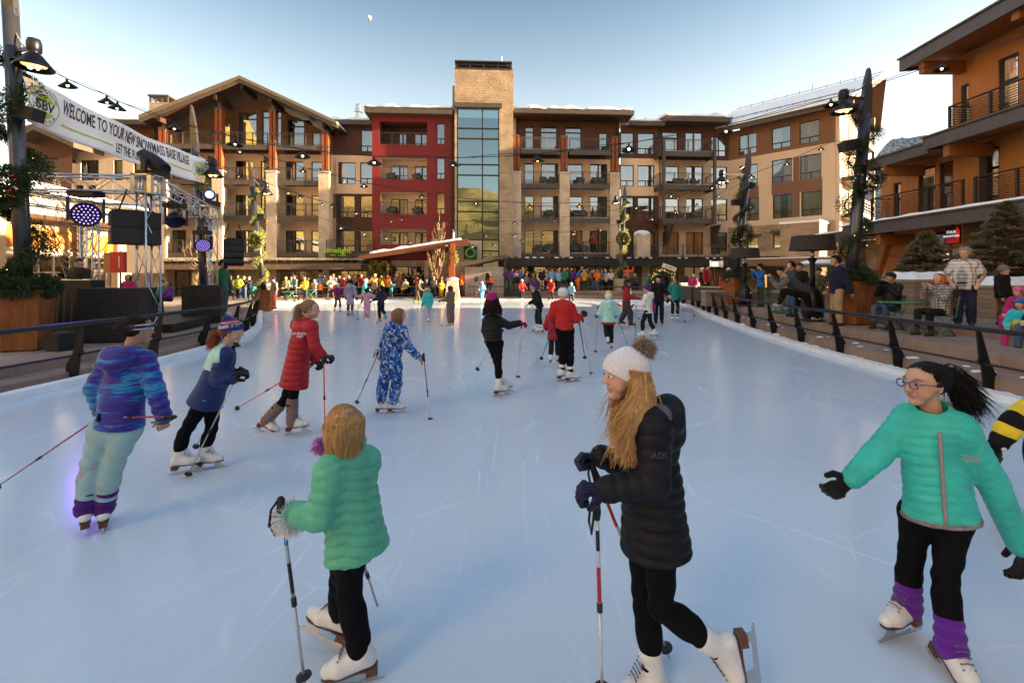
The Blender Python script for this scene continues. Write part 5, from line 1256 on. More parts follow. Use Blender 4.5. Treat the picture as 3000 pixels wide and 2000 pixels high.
m=MB();rbox(m,19.4,19.499,a-1.7,a-.02,.6,3.1);m.build('door_panel',M('tan_panel',(.36,.20,.12),.7),RB)
def eave(x0,y0,y1,z,nm,th=.42,rise=0,snow=False,dep=5):
 m=MB();L=lambda x,y,zz:(x-18,y-20,zz-.58)
 m.prism([L(x0,y0,z+rise),L(x0,y1,z),L(x0+dep,y1,z+.5),L(x0+dep,y0,z+.5+rise)],(0,0,.16),None);e=m.build(nm,WOODS,RB)
 m=MB();m.prism([L(x0-.06,y0,z+rise-.12),L(x0-.06,y1+.06,z-.12),L(x0-.06,y1+.06,z-.12+th),L(x0-.06,y0,z+rise-.12+th)],(.058,0,0),None)
 m.prism([L(x0,y1+.003,z-.12),L(x0+dep,y1+.003,z+.38),L(x0+dep,y1+.003,z+.38+th),L(x0,y1+.003,z-.12+th)],(0,.058,0),None);m.build('fascia',GFAS,e)
 m=MB();m.prism([L(x0-.14,y0,z+rise+th-.12),L(x0-.14,y1+.1,z+th-.12),L(x0+dep,y1+.1,z+.5+th-.12),L(x0+dep,y0,z+.5+rise+th-.12)],(0,0,.07),None);m.build('roof_edge',M('roof_edge_brown',(.09,.065,.05),.6),e)
 if snow:
  n=int((y1-y0)/.3);v=[]
  for i in range(n+1):
   y=y0+(y1-y0)*i/n;zz=z+rise*(1-i/n)+th-.05;w=.05+.12*max(0,mn.noise(Vector((y*.8,z,0)))+.35);v+=[L(x0-.10,y,zz+.001),L(x0-.06,y,zz+w),L(x0+1.3,y,zz+w+.1),L(x0+1.6,y,zz+.1)]
  mesh_obj('eave_snow',v,[(i*4+k,i*4+k+1,i*4+5+k,i*4+4+k)for i in range(n)for k in range(3)],SNOW,e,True)
 return e
eave(17.0,-18,20.1,10.95,'top_roof',.5,.7);eave(17.0,-18,18.95,7.2,'middle_eave',.48,.1);eave(17.2,18.97,22.4,7.1,'middle_eave',.42,0,False);eave(17.0,-18,23.6,4.0,'lower_eave',.5,.15,True);eave(17.3,23.7,26.3,3.85,'lower_eave',.42,0,True,6)
for(y,z,x1)in((19.3,10.75,18.9),(15.7,11.0,18.9),(12.2,11.2,18.9),(18.2,7.0,18.9),(14.6,7.0,18.9),(21.3,6.9,19),(16.6,3.85,19.6),(21.6,3.75,19.6),(12.5,3.9,19.5)):
 m=MB();rbox(m,17.15,x1-.003,y-.13,y+.13,z-.36,z+.12);m.build('rafter_beam',TIMB if False else WOODS,RB)
m=MB();rbox(m,18.0,18.92,-10,18.98,7.62,7.74);rbox(m,17.9,18.99,16,23.2,4.52,4.62);rbox(m,17.9,18.99,-10,15.9,4.52,4.62);m.build('balcony_floor',WOODS,RB)
def slats(y0,y1,z,x=18.0,ends=True):
 m=MB();n=max(1,round((y1-y0)/1.55))
 for i in range(n+1):y=y0+(y1-y0)*i/n;rbox(m,x-.035,x+.035,y-.045,y+.045,z,z+1.1)
 for k in range(10):rbox(m,x-.012,x+.012,y0,y1,z+.12+k*.095,z+.145+k*.095)
 rbox(m,x-.04,x+.04,y0-.05,y1+.05,z+1.1,z+1.15)
 if ends:
  for k in range(10):rbox(m,x,x+.9,y1-.012,y1+.012,z+.121+k*.095,z+.144+k*.095)
  rbox(m,x,x+.9,y1-.03,y1+.03,z+1.101,z+1.149)
 return m.build('balcony_rail',RMET,RB)
slats(6,18.95,7.74);slats(18.4,23.05,4.62);slats(6,17.9,4.62)
m=MB();rbox(m,18.75,18.99,18.2,18.5,4.3,7.2);m.build('downpipe',RMET,RB)
for y,x in((25.8,18.6),(24.9,19.4),(24.3,20.4)):
 m=MB();rbox(m,x,x+1.0,y-.4,y+.4,.57,3.85);m.build('stone_pier',STONE,RB)
xwall('stone_wall',STONE,20.8,24.2,26.1,.57,3.9);m=MB();rbox(m,20.81,24,26.0,26.1,.57,3.95);m.build('stone_end',STONE,RB)
m=MB();m.beam((.7,4.0,.1),(.2,2.2,3.1),.22,.22);m.beam((1.0,3.4,2.4),(1.2,.6,2.0),.1,.12);m.build('brace',WOODS,RB)
SG=empty('shop_sign',(17.75,yu(2792,17.75),3.62),0,'small black and red hanging shop sign under the timber eaves','sign')
MB().box((-.03,-.33,-.42),(.03,.33,.30)).build('sign_board',M('sign_black',(.012,.011,.011),.4),SG)
RD_=emis('sign_red',(.75,.02,.02),.10);WH_=emis('sign_white',(.8,.78,.75),.12);MX=Matrix.Translation((-.036,0,0))@Matrix.Rotation(R(-90),4,'Z')@Matrix.Rotation(R(90),4,'X')
for s_,z,sz,mt in(('FOUR',.06,.15,WH_),('MOUNTAIN',-.10,.125,WH_),('SPORTS',-.27,.15,M('sign_dark',(.1,.01,.01),.5))):text_obj('lettering',s_,sz,mt,SG,Matrix.Translation((0,.04,z))@MX,.003,.003)
MB().box((-.034,-.27,-.36),(-.031,.27,-.19)).build('red_bar',RD_,SG);MB().prism([(-.034,-.29,-.18),(-.034,-.14,-.18),(-.034,-.14,.05),(-.034,-.08,.05),(-.034,-.21,.24),(-.034,-.30,.08)],(.003,0,0),None).build('arrow',RD_,SG);MB().box((-.02,-.03,.301),(.02,.03,.5)).build('hanger',RMET,SG)
tag(MB().box((10.3,-6,.50),(17.5,13.9,.76)).build('terrace_step',CONC2),kind='structure')
def stonewall(label,x0,x1,y0,y1,z0,z1,snow=.12,rz=0):
 o=empty('stone_wall',(x0,y0,z0),rz,label,'wall');MB().box((0,0,-.1),(x1-x0,y1-y0,z1-z0)).build('masonry',boards_mat('layered_stone',(.30,.22,.16),.13,True,.55,.85,True,.5),o)
 if snow:MB().box((-.04,-.04,z1-z0+.001),(x1-x0+.04,y1-y0+.04,z1-z0+.07)).build('coping',concrete_mat('coping',(.34,.27,.21)),o)
 if snow>.1:
  n=14;v=[];
  for i in range(n+1):
   for j in range(7):a=i/n;b=j/6;v.append((-.02+(x1-x0+.04)*a,-.02+(y1-y0+.04)*b,z1-z0+.07+(.0 if i in(0,n)or j in(0,6)else snow*(.6+.6*mn.noise(Vector((a*5+x0,b*3+y0,1)))+.4))))
  mesh_obj('wall_snow',v,[(i*7+j,i*7+7+j,i*7+8+j,i*7+j+1)for i in range(n)for j in range(6)],SNOW,o,True)
 return o
stonewall('layered stone wall with deep snow behind the man in the plaid shirt',13.2,17.2,12.6,13.6,.76,1.6,.2)
stonewall('low layered stone wall with snow beside the lamp post planter',11.6,14.4,16.0,17.2,.58,1.25,.16)
stonewall('long low stone seat wall behind the green cafe tables',9.2,14.5,21.9,22.4,.58,1.15,.02)
w=stonewall('sloping stone ramp wall with snow between the two spruces',12.4,13.9,14.2,15.4,.76,1.75,.2)
# sunlit shop building on the left
LB=empty('shop_building',(-24,24,.35),0,'sunlit orange and cream shop building behind the stage','building')
lb=lambda x,y,z:(x+24,y-24,z-.35)
CRG=M('cream_render',(.42,.30,.18),.8,0,.08,2);ORG=boards_mat('orange_panel',(.50,.19,.035),.6,False,.8)
def lwall(name,mat,x,y0,y1,z0,z1,t=.3):return MB().box(lb(x-t,y0,z0),lb(x,y1,z1)).build(name,mat,LB)
lwall('lower_wall',CRG,-24,12,28.1,.35,4.6);lwall('orange_panel',ORG,-23.9,14,25.4,3.35,4.3,.09);lwall('orange_panel',ORG,-23.9,25.8,28,3.2,4.2,.09)
lwall('upper_fascia',M('white_fascia',(.40,.34,.27),.7,0,.08,2),-22.9,10,28.6,4.9,5.75,.25);MB().box(lb(-24.2,10,4.7),lb(-22.9,28.6,4.899)).build('eave_soffit',SOFF,LB)
MB().box(lb(-24.4,10,5.751),lb(-22.6,28.7,5.95)).build('roof_edge',FASC,LB);MB().prism([lb(-22.6,10,5.951),lb(-22.6,28.7,5.951),lb(-30,28.7,7.8),lb(-30,10,7.8)],(0,0,.12),None).build('roof_snow',SNOW,LB)
lwall('white_band',_mc['white_fascia'],-23.85,14,28.1,3.0,3.2,.14)
for y in(17.5,21.2,25.3,27.9):MB().box(lb(-23.999,y-.3,.35),lb(-23.6,y+.3,4.6)).build('column',CRG if y!=25.3 else FASC,LB)
for y0,y1 in((18,20.8),(21.7,24.8),(25.9,27.5)):
 m=MB();n=4
 for i in range(n+1):y=y0+(y1-y0)*i/n;m.box(lb(-23.97,y-.04,.4),lb(-23.88,y+.04,2.95))
 for k in range(4):z=.42+k*.82;m.box(lb(-23.96,y0,z),lb(-23.89,y1,z+.07))
 f=m.build('glazed_door',FRAME,LB);mesh_obj('pane',[lb(-23.93,y,z)for y,z in((y0,.4),(y1,.4),(y1,2.95),(y0,2.95))],[(0,1,2,3)],glass_mat('shop_glass',.4,(.4,.35,.25)),f)
 MB().box(lb(-23.998,y0,.4),lb(-23.985,y1,2.95)).build('dark_interior',ROOMW,f)
LD=empty('lodge',(-32,31.5,.0),0,'brown boarded lodge with cream side wing behind the banner','lodge')
def lpx(u,v,Y):q=px(u,v,Y);return(q.x+32,q.y-31.5,q.z)
def lrect(name,mat,u0,u1,v0,v1,Y,holes=()):
 a,b=lpx(u0,v1,Y),lpx(u1,v0,Y);hs_=[]
 for p,q,r_,s in holes:c,d=lpx(p,s,Y),lpx(q,r_,Y);hs_.append((c[0],d[0],c[2],d[2]))
 o=wall(name,mat,a[0],b[0],a[2],b[2],a[1],hs_,LD);[window(*h_,a[1],'pic',LD)for h_ in hs_];return o
lrect('boarded_wall',boards_mat('lodge_boards',(.15,.066,.042),.62),62,212,372,800,33,[(115,171,463,522)])
lrect('cream_wall',CREAML,212,330,445,800,34,[(236,289,469,528)]);lrect('cream_wall',CREAML,330.4,480,440,800,34,[(303+30,355+4,469,528),(391,440,478,535)])
a=[lpx(u,v,31.6)for u,v in((40,392),(97,366),(215,418))]
MB().prism([a[0],a[1],lpx(97,380,31.6),lpx(40,406,31.6)],(0,5,0),None).prism([a[1],a[2],lpx(215,432,31.6),lpx(97,380,31.6)],(0,5,0),None).build('gable_roof',FASC,LD)
MB().add([lpx(62,372,33.01),lpx(97,362,33.01),lpx(212,418,33.01),lpx(212,372,33.01)],[(0,1,2,3)][:0]+[(0,3,1)]).build('gable_infill',_mc['lodge_boards'],LD)
b_=lpx(205,420,33.2);c_=lpx(420,432,33.2);MB().box((b_[0],b_[1]-.2,b_[2]-.25),(c_[0],b_[1]+2,b_[2]+.12)).build('eave',FASC,LD);MB().box((b_[0],b_[1]-.1,b_[2]+.121),(c_[0],b_[1]+2,b_[2]+.28)).build('eave_snow',SNOW,LD)
# planters, heaters, furniture
def planter(label,x,y,z0,w,h,rz=0,mat=None):
 o=empty('planter',(x,y,z0),rz,label,'planter','tall planters at the foot of the lamp posts')
 m=MB();a,b=w*.42,w*.5;m.add([(-a,-a,.03),(a,-a,.03),(a,a,.03),(-a,a,.03),(-b,-b,h),(b,-b,h),(b,b,h),(-b,b,h),(-b+.05,-b+.05,h),(b-.05,-b+.05,h),(b-.05,b-.05,h),(-b+.05,b-.05,h),(-b+.05,-b+.05,h-.12),(b-.05,-b+.05,h-.12),(b-.05,b-.05,h-.12),(-b+.05,b-.05,h-.12)],[(3,2,1,0),(0,1,5,4),(1,2,6,5),(2,3,7,6),(3,0,4,7),(4,5,9,8),(5,6,10,9),(6,7,11,10),(7,4,8,11),(8,9,13,12),(9,10,14,13),(10,11,15,14),(11,8,12,15),(12,13,14,15)]);m.build('box',mat or rust_mat('corten'),o)
 MB().box((-a+.04,-a+.04,.0),(a-.04,a-.04,.029)).build('base',RMET,o);return o
def heater(label,x,y,z0,s=1.0):
 o=empty('patio_heater',(x,y,z0),0,label,'patio heater','lampshade patio heaters');K=M('heater_black',(.018,.016,.016),.35,.5,.15,3)
 MB().lathe([(.01,0),(.36,0),(.36,.03),(.22,.06),(.25,.10),(.30,.25),(.305,.5),(.27,.72),(.18,.92),(.09,1.0),(.075,1.05)],28,M_=Matrix.Scale(s,4)).build('base',K,o,True)
 MB().lathe([(.075,1.05),(.068,1.4),(.075,1.75),(.085,1.78),(.15,1.86),(.15,1.88),(.05,1.89)],16,M_=Matrix.Scale(s,4)).build('stem',K,o,True)
 MB().lathe([(.05,1.88),(.05,2.14)],12,M_=Matrix.Scale(s,4)).build('burner',ALU,o,True)
 MB().lathe([(.62,2.12),(.55,2.55),(.02,2.56),(.02,2.54),(.53,2.53),(.60,2.125)],40,M_=Matrix.Scale(s,4)).build('lamp_shade',M('shade_fabric',(.035,.026,.022),.85,0,.15,30,.3,200),o);return o
heater('lampshade patio heater behind the crouching photographer',9.06,13.9,.58);heater('lampshade patio heater further back beside the planter',10.25,20.3,.58)
GM=M('bistro_green',(.05,.22,.10),.4,.2);SLAT=boards_mat('bistro_slats',(.20,.12,.07),.06,False)
def bistro_table(label,x,y,z0,rz=0,s=.36):
 o=empty('bistro_table',(x,y,z0),rz,label,'table','green bistro tables on the terrace');MB().box((-s,-s,.70),(s,s,.73)).build('top',GM,o)
 for sx in(-1,1):MB().tube([(sx*s*.9,-s*.8,0),(-sx*s*.9,-s*.8,.70)],.012,6).tube([(sx*s*.9,s*.8,0),(-sx*s*.9,s*.8,.70)],.012,6).tube([(sx*s*.9,-s*.8,.01),(sx*s*.9,s*.8,.01)],.012,6).build('leg',GM,o,True)
 return o
def bistro_chair(label,x,y,z0,rz=0):
 o=empty('bistro_chair',(x,y,z0),rz,label,'chair','green bistro chairs on the terrace');m=MB();m2=MB()
 for i in range(5):m.box((-.20,-.20+i*.08,.44),(.20,-.14+i*.08,.46))
 m.build('seat',SLAT,o)
 for i in range(2):m2.box((-.2,.235+i*.02,.64+i*.12),(.2,.255+i*.02,.74+i*.12))
 m2.build('backrest',SLAT,o)
 for sx in(-1,1):MB().tube([(sx*.21,.20,.0),(sx*.21,-.2,.43),(sx*.21,.2,.43),(sx*.21,.29,.90)],.013,6).tube([(sx*.21,-.24,0),(sx*.21,.14,.43)],.013,6).tube([(sx*.21,-.24,.01),(sx*.21,.20,.01)],.013,6).build('frame',GM,o,True)
 MB().tube([(-.21,.20,.012),(.21,.20,.012)],.012,6).tube([(-.21,-.24,.012),(.21,-.24,.012)],.012,6).build('stretcher',GM,o,True);return o
# stage: box truss, lights, loudspeakers, DJ table
K=M('stage_black',(.010,.010,.011),.55,.1,.2,6);KV=M('speaker_brown_black',(.022,.018,.016),.8,0,.15,4,.2,90)
TR=empty('stage_truss',(-9.07,11.5,.36),0,'aluminium box truss frame over the stage with upright towers','truss');TO=Vector((-9.07,11.5,.36))
TA,TB,TC,TD_=Vector((-9.07,11.5,0)),Vector((-10.9,16.6,0)),Vector((-14.3,15.6,0)),Vector((-13.8,11.0,0))
def truss(name,a,b,w=.38,step=.5,n=None):
 m=MB();a=Vector(a)-TO;b=Vector(b)-TO;d=(b-a).normalized();L=(b-a).length
 x=(d.cross(Zv).normalized()if abs(d.z)<.9 else Vector((1,-.35,0)).normalized());y=x.cross(d).normalized();cs=[(-1,-1),(1,-1),(1,1),(-1,1)]
 P=lambda c,t:a+d*t+x*c[0]*w/2+y*c[1]*w/2
 for c in cs:m.tube([P(c,0),P(c,L)],.026,7)
 k=max(2,int(L/step));
 for i in range(4):
  c0,c1=cs[i],cs[(i+1)%4]
  for j in range(k):t0,t1=L*j/k,L*(j+1)/k;m.tube([P(c0 if j%2 else c1,t0),P(c1 if j%2 else c0,t1)],.012,5)
  for t in(0.02,L-.02):m.tube([P(c0,t),P(c1,t)],.02,5)
 return m.build(name,ALU,TR,True)
zt_=4.2
for p in(TA,TB,TC):truss('tower',p+Zv*.36,p+Zv*(zt_-.2),.34,.62)
truss('beam',TD_+Zv*zt_,TA+Zv*zt_);truss('beam',TA+Zv*zt_,TB+Zv*(zt_-.02));truss('beam',TC+Zv*zt_,TB+Zv*zt_);truss('beam',TC+Zv*zt_,TC+(TD_-TC)*.9+Zv*zt_)
for p in(TA,TB,TC):
 m=MB();q=p-TO+Zv*zt_
 for sx in(-1,1):
  for sy in(-1,1):m.box(q+Vector((sx*.2-.05,sy*.2-.05,-.24)),q+Vector((sx*.2+.05,sy*.2+.05,.24)))
 m.box(q+Vector((-.25,-.25,.2)),q+Vector((.25,.25,.235)));m.build('corner_block',ALU,TR)
 MB().box(p-TO+Vector((-.4,-.4,0)),p-TO+Vector((.4,.4,.03))).build('base_plate',K,TR)
cb=MB();rr=random.Random(4)
for i in range(9):
 t=i/9;a=TD_.lerp(TA,t)-TO+Zv*(zt_-.22);b=TD_.lerp(TA,t+.1)-TO+Zv*(zt_-.22);cb.tube([a,a.lerp(b,.5)-Zv*rr.uniform(.05,.25),b],.012,5)
for i in range(8):
 t=i/8;a=TA.lerp(TB,t)-TO+Zv*(zt_-.22);b=TA.lerp(TB,t+.12)-TO+Zv*(zt_-.22);cb.tube([a,a.lerp(b,.5)-Zv*rr.uniform(.08,.3),b],.014,5)
cb.build('cable',K,TR)
PUR=emis('led_purple',(.16,.05,1.0),2);LENS=emis('led_white_violet',(.40,.28,1.0),.5);PURB=M('fixture_violet_black',(.02,.012,.05),.4)
def wash(label,p,face,s=.28,lit=True,up=False):
 o=empty('moving_head_light',p,0,label,'stage light','moving head lights on the truss');f=Vector(face).normalized();q=f.to_track_quat('Z','Y').to_matrix().to_4x4();dz=-1 if not up else 1
 MB().box((-s*1.05,-s*.6,dz*-.02-(.0 if dz<0 else.16)),(s*1.05,s*.6,dz*-.02+(.14 if dz<0 else 0))).build('base',K,o)
 c=Vector((0,0,dz*(s*1.35)));sd=f.cross(Zv).normalized()
 for e in(-1,1):MB().obox(c+sd*e*s*1.08-Zv*dz*s*.35,.06,.2,s*1.9,math.atan2(sd.y,sd.x)).build('yoke_arm',PURB,o)
 Mq=Matrix.Translation(c)@q
 h_=MB().lathe([(.02,-s*.8),(s*.55,-s*.8),(s*.8,-s*.5),(s*.95,0),(s*1.0,s*.35),(s*.96,s*.40),(s*.9,s*.36)],28,M_=Mq).build('head',PURB,o,True)
 MB().lathe([(.001,s*.33),(s*.93,s*.33)],28,M_=Mq).build('lens_plate',emis('lens_violet',(.10,.02,.70),.8)if lit else K,h_)
 m=MB()
 if lit:
  for rr_,n in((0,1),(.25,6),(.5,12),(.74,18)):
   for k in range(n):t=2*math.pi*k/n;m.lathe([(s*.06,s*.345),(s*.05,s*.37),(.001,s*.375)],8,M_=Mq@Matrix.Translation((s*rr_*math.cos(t),s*rr_*math.sin(t),0)))
  m.build('led_cluster',LENS,h_)
 for e in(-1,1):MB().box((e*s*.5-.04,-.05,.12 if dz<0 else-.3),(e*s*.5+.04,.05,.30 if dz<0 else-.16)).build('clamp',K,o)
 return o
wash('purple LED wash light hanging beneath the front truss',(TD_.lerp(TA,.70)+Zv*(zt_-.34)),(.62,-.72,-.28),.30)
wash('smaller purple LED wash light low on the back right tower',(TB.x+.05,TB.y-.45,3.35),(.7,-.65,-.35),.25)
def spot(label,p,face,s=.25,lit=False):
 o=empty('moving_head_light',p,0,label,'stage light','moving head lights on the truss');f=Vector(face).normalized();q=f.to_track_quat('Z','Y').to_matrix().to_4x4()
 MB().box((-.28,-.2,0),(.28,.2,.16)).build('base',K,o);c=Vector((0,0,.40));sd=f.cross(Zv).normalized()
 for e in(-1,1):MB().obox(c+sd*e*.24-Zv*.12,.07,.15,.36,math.atan2(sd.y,sd.x)).build('yoke_arm',K,o)
 hd_=MB().lathe([(.02,-.42),(.17,-.40),(.20,-.1),(.19,.15),(.16,.42),(.145,.44),(.14,.40),(.02,.39)],22,M_=Matrix.Translation(c)@q).build('head',K,o,True)
 if lit:MB().lathe([(.001,.41),(.13,.41)],18,M_=Matrix.Translation(c)@q).build('lens',emis('spot_blue',(.10,.18,1.0),1.4),hd_)
 return o
spot('black moving head spotlight standing on the front truss corner',TA.lerp(TB,.06)+Zv*(zt_+.24),(.75,-.2,-.45));spot('moving head spotlight glaring blue on the back right tower',TB+Vector((.0,0,zt_+.24)),(.55,-.83,-.12),lit=True)
o=wash('unlit dark moving head light slung under the side truss',TA.lerp(TB,.35)+Zv*(zt_-.34),(.5,-.4,-.8),.24,False);wash('unlit moving head light at the back beam of the truss',TC.lerp(TB,.3)+Zv*(zt_-.34),(.3,-.7,-.6),.24,False)
def array(label,p,rz,n=2,w=.95,h=.40,d=.55,tilt=.12):
 o=empty('line_array_speaker',p,rz,label,'loudspeaker','hanging line array loudspeakers')
 for i in range(n):
  z=-i*(h+.02);a=tilt*i;Mx=Matrix.Translation((0,0,z-h/2))@Matrix.Rotation(-a,4,'X')
  b=MB();hw=w/2;b.add([Mx@Vector(q)for q in((-hw,-d/2,-h/2),(hw,-d/2,-h/2),(hw,d/2,-h/2+.05),(-hw,d/2,-h/2+.05),(-hw,-d/2,h/2),(hw,-d/2,h/2),(hw,d/2,h/2-.05),(-hw,d/2,h/2-.05))],[(3,2,1,0),(4,5,6,7),(0,1,5,4),(1,2,6,5),(2,3,7,6),(3,0,4,7)]);c=b.build('cabinet',KV,o)
  MB().add([Mx@Vector(q)for q in((-hw+.03,-d/2-.006,-h/2+.03),(hw-.03,-d/2-.006,-h/2+.03),(hw-.03,-d/2-.006,h/2-.03),(-hw+.03,-d/2-.006,h/2-.03))],[(0,1,2,3)]).build('grille',K,c)
  m=MB()
  for e in(-1,1):m.add([Mx@Vector((e*(hw+.004),y,z_))for y,z_ in((-.14,-.1),(.06,-.1),(.06,.08),(-.14,.08))],[(0,1,2,3)])
  m.build('handle_recess',K,c)
 m=MB();m.box((-w/2+.1,-.05,.0),(w/2-.1,.05,.05))
 for e in(-1,1):m.tube([(e*.3,0,.05),(e*.15,0,.55)],.02,6)
 m.build('rigging',K,o);return o
array('two large stacked loudspeakers hanging under the front truss corner',TA.lerp(TD_,.05)+Vector((0,-.1,3.5)),R(48));array('curved column of loudspeakers beside the back right tower',TB+Vector((.75,.2,3.25)),R(35),4,.62,.22,.4,.14)
def sub(label,x,y,w,h,d,rz):
 o=empty('subwoofer',(x,y,.36),rz,label,'loudspeaker','black subwoofers standing on the stage terrace')
 MB().box((-w/2,-d/2,.03),(w/2,d/2,h)).build('cabinet',KV,o);m=MB()
 for e in(-.22,.22):
  for z in(.55,.72):m.box((e*w-.1,-d/2-.012,h*z-.04),(e*w+.1,-d/2-.002,h*z+.03))
 m.build('handle',K,o);m=MB().box((-w/2,-d/2-.004,h*.48),(w/2,-d/2-.001,h*.485));m.build('seam',K,o);MB().box((-w/2+.05,-d/2+.05,0),(w/2-.05,d/2-.05,.029)).build('feet',K,o);return o
sub('wide black double subwoofer in front of the truss tower',-9.55,11.2,1.25,1.28,.8,R(12));sub('tall black subwoofer beside the back right truss tower',-10.35,15.5,1.1,1.25,.7,R(20))
MBX=empty('monitor_box',(-9.55,9.75,.36),R(-12),'small black monitor box on the step beside the planter','loudspeaker');MB().box((-.2,-.17,0),(.2,.17,.38)).build('cabinet',K,MBX);MB().box((-.17,-.178,.04),(.17,-.171,.34)).build('grille',KV,MBX)
mb2=empty('monitor_box',(-7.99,13.1,.18),R(-20),'small black box light on the lower step near the rail','stage light');MB().box((-.16,-.13,0),(.16,.13,.32)).build('cabinet',K,mb2);MB().box((-.13,-.137,.04),(.13,-.131,.28)).build('grille',KV,mb2)
ST=empty('stage_deck',(-12.2,13.6,.36),R(12),'low black stage platform below the truss','stage');MB().box((-2.8,-1.5,.0),(2.6,2.2,.22)).build('skirt',K,ST);MB().box((-2.82,-1.52,.221),(2.62,2.22,.25)).build('top',M('stage_top',(.02,.018,.016),.6),ST)
DT=empty('dj_table',(-12.05,12.75,.61),R(8),'black draped table carrying the disc jockey mixer','table');m=MB()
n=40;v=[]
for i in range(n+1):
 t=i/n;x=-.78+1.56*t;w=.03*math.sin(t*60);v+=[(x*1.08,-.38+w*1.3,.0),(x,-.36,.98)]
m.add(v,[(2*i,2*i+2,2*i+3,2*i+1)for i in range(n)]);m.box((-.78,-.357,.95),(.78,.36,.982));m.add([(-.80,-.36,0),(-.78,.36,0),(-.78,.36,.95),(-.78,-.36,.95),(.80,-.36,0),(.78,.36,0),(.78,.36,.95),(.78,-.36,.95)],[(0,3,2,1),(4,5,6,7)]);m.build('drape',K,DT)
MB().box((-.55,-.28,.983),(.55,.25,1.20)).build('mixer_case',K,DT);m=MB().box((-.5,-.24,1.201),(.5,.2,1.22))
for e in(-.3,.3):m.lathe([(.13,1.221),(.13,1.235),(.02,1.24)],20,(e,0,0))
m.build('decks',ALU,DT)
def slamp(name,loc,tgt,col,e,size):
 l=bpy.data.lights.new(name,'SPOT');l.energy=e;l.color=col;l.spot_size=R(size);l.spot_blend=.8;l.shadow_soft_size=.25;o=bpy.data.objects.new(name,l);COL.objects.link(o);o.location=loc;o.rotation_euler=(Vector(tgt)-Vector(loc)).to_track_quat('-Z','Y').to_euler();return o
WP=TD_.lerp(TA,.70)+Zv*(zt_-.78)+Vector((.2,-.25,-.1))
slamp('wash_spot',WP,(-5.5,4.8,0),(.22,.06,1.0),16,50)
slamp('tower_uplight',TA+Vector((-.1,-.1,.45)),TA+Vector((.02,.02,3.5)),(.9,.05,1.0),14,40);slamp('tower_uplight',TB+Vector((-.1,-.1,.45)),TB+Vector((.02,.02,3.5)),(.9,.05,1.0),14,40)
# banner
BN=empty('banner',px(65,225,9.6),0,'long white welcome banner with green stripes strung between two poles','banner');B0=BN.location.copy()
bTL,bBL,bTR,bBR=px(66,222,9.65)-B0,px(72,355,9.65)-B0,px(599,466,16.3)-B0,px(596,538,16.3)-B0
bu=(bTR-bTL);BLn=bu.length;bnrm=Vector((bu.y,-bu.x,0)).normalized()
def bpt(s,t,out=0):
 top=bTL.lerp(bTR,s);bot=bBL.lerp(bBR,s);sag=-.10*math.sin(math.pi*s)
 return top.lerp(bot,t)+Zv*sag+bnrm*(.05*math.sin(s*19+t*2)+.04*math.sin(t*3.1+s*7)+out)
n,k=90,12;v=[bpt(i/n,j/k)for i in range(n+1)for j in range(k+1)]
bc=mesh_obj('cloth',v,[(i*(k+1)+j,(i+1)*(k+1)+j,(i+1)*(k+1)+j+1,i*(k+1)+j+1)for i in range(n)for j in range(k)],M('banner_vinyl',(.74,.74,.77),.45,0,.04,2,.05,6),BN,True)
md=bc.modifiers.new('thick','SOLIDIFY');md.thickness=.004
BH=.93
def btext(name,s,size,s0,t0,mat,fit=None,bold=.002,arc=None):
 o=text_obj(name,s,size,mat,BN,None,.0,bold,'LEFT');me=o.data;co=np.zeros(len(me.vertices)*3);me.vertices.foreach_get('co',co);co=co.reshape(-1,3)
 w=co[:,0].max()-co[:,0].min();sc=(fit/w)if fit else 1
 out=[bpt(s0+(x-co[:,0].min())*sc/BLn,t0-y/BH,.012 if z>=0 else.010)for x,y,z in co]
 me.vertices.foreach_set('co',np.array(out,dtype=np.float32).ravel());me.update();return o
INK=M('banner_ink',(.03,.022,.028),.6);LIME=M('banner_lime',(.36,.50,.02),.55)
btext('lettering','WELCOME TO YOUR NEW SNOWMASS BASE VILLAGE',.44,.135,.30,INK,fit=BLn*.735,bold=.006)
btext('lettering','LET THE FUN BEGIN!',.36,.385,.74,INK,fit=BLn*.235,bold=.004)
def bstripe(a,b,t,w=.02):
 m=MB();v=[];
 for i in range(25):s=a+(b-a)*i/24;v+=[bpt(s,t-w,.012),bpt(s,t+w,.012)]
 m.add(v,[(2*i,2*i+1,2*i+3,2*i+2)for i in range(24)]);m.build('green_stripe',LIME,BN)
bstripe(.14,.365,.72);bstripe(.645,.89,.66)
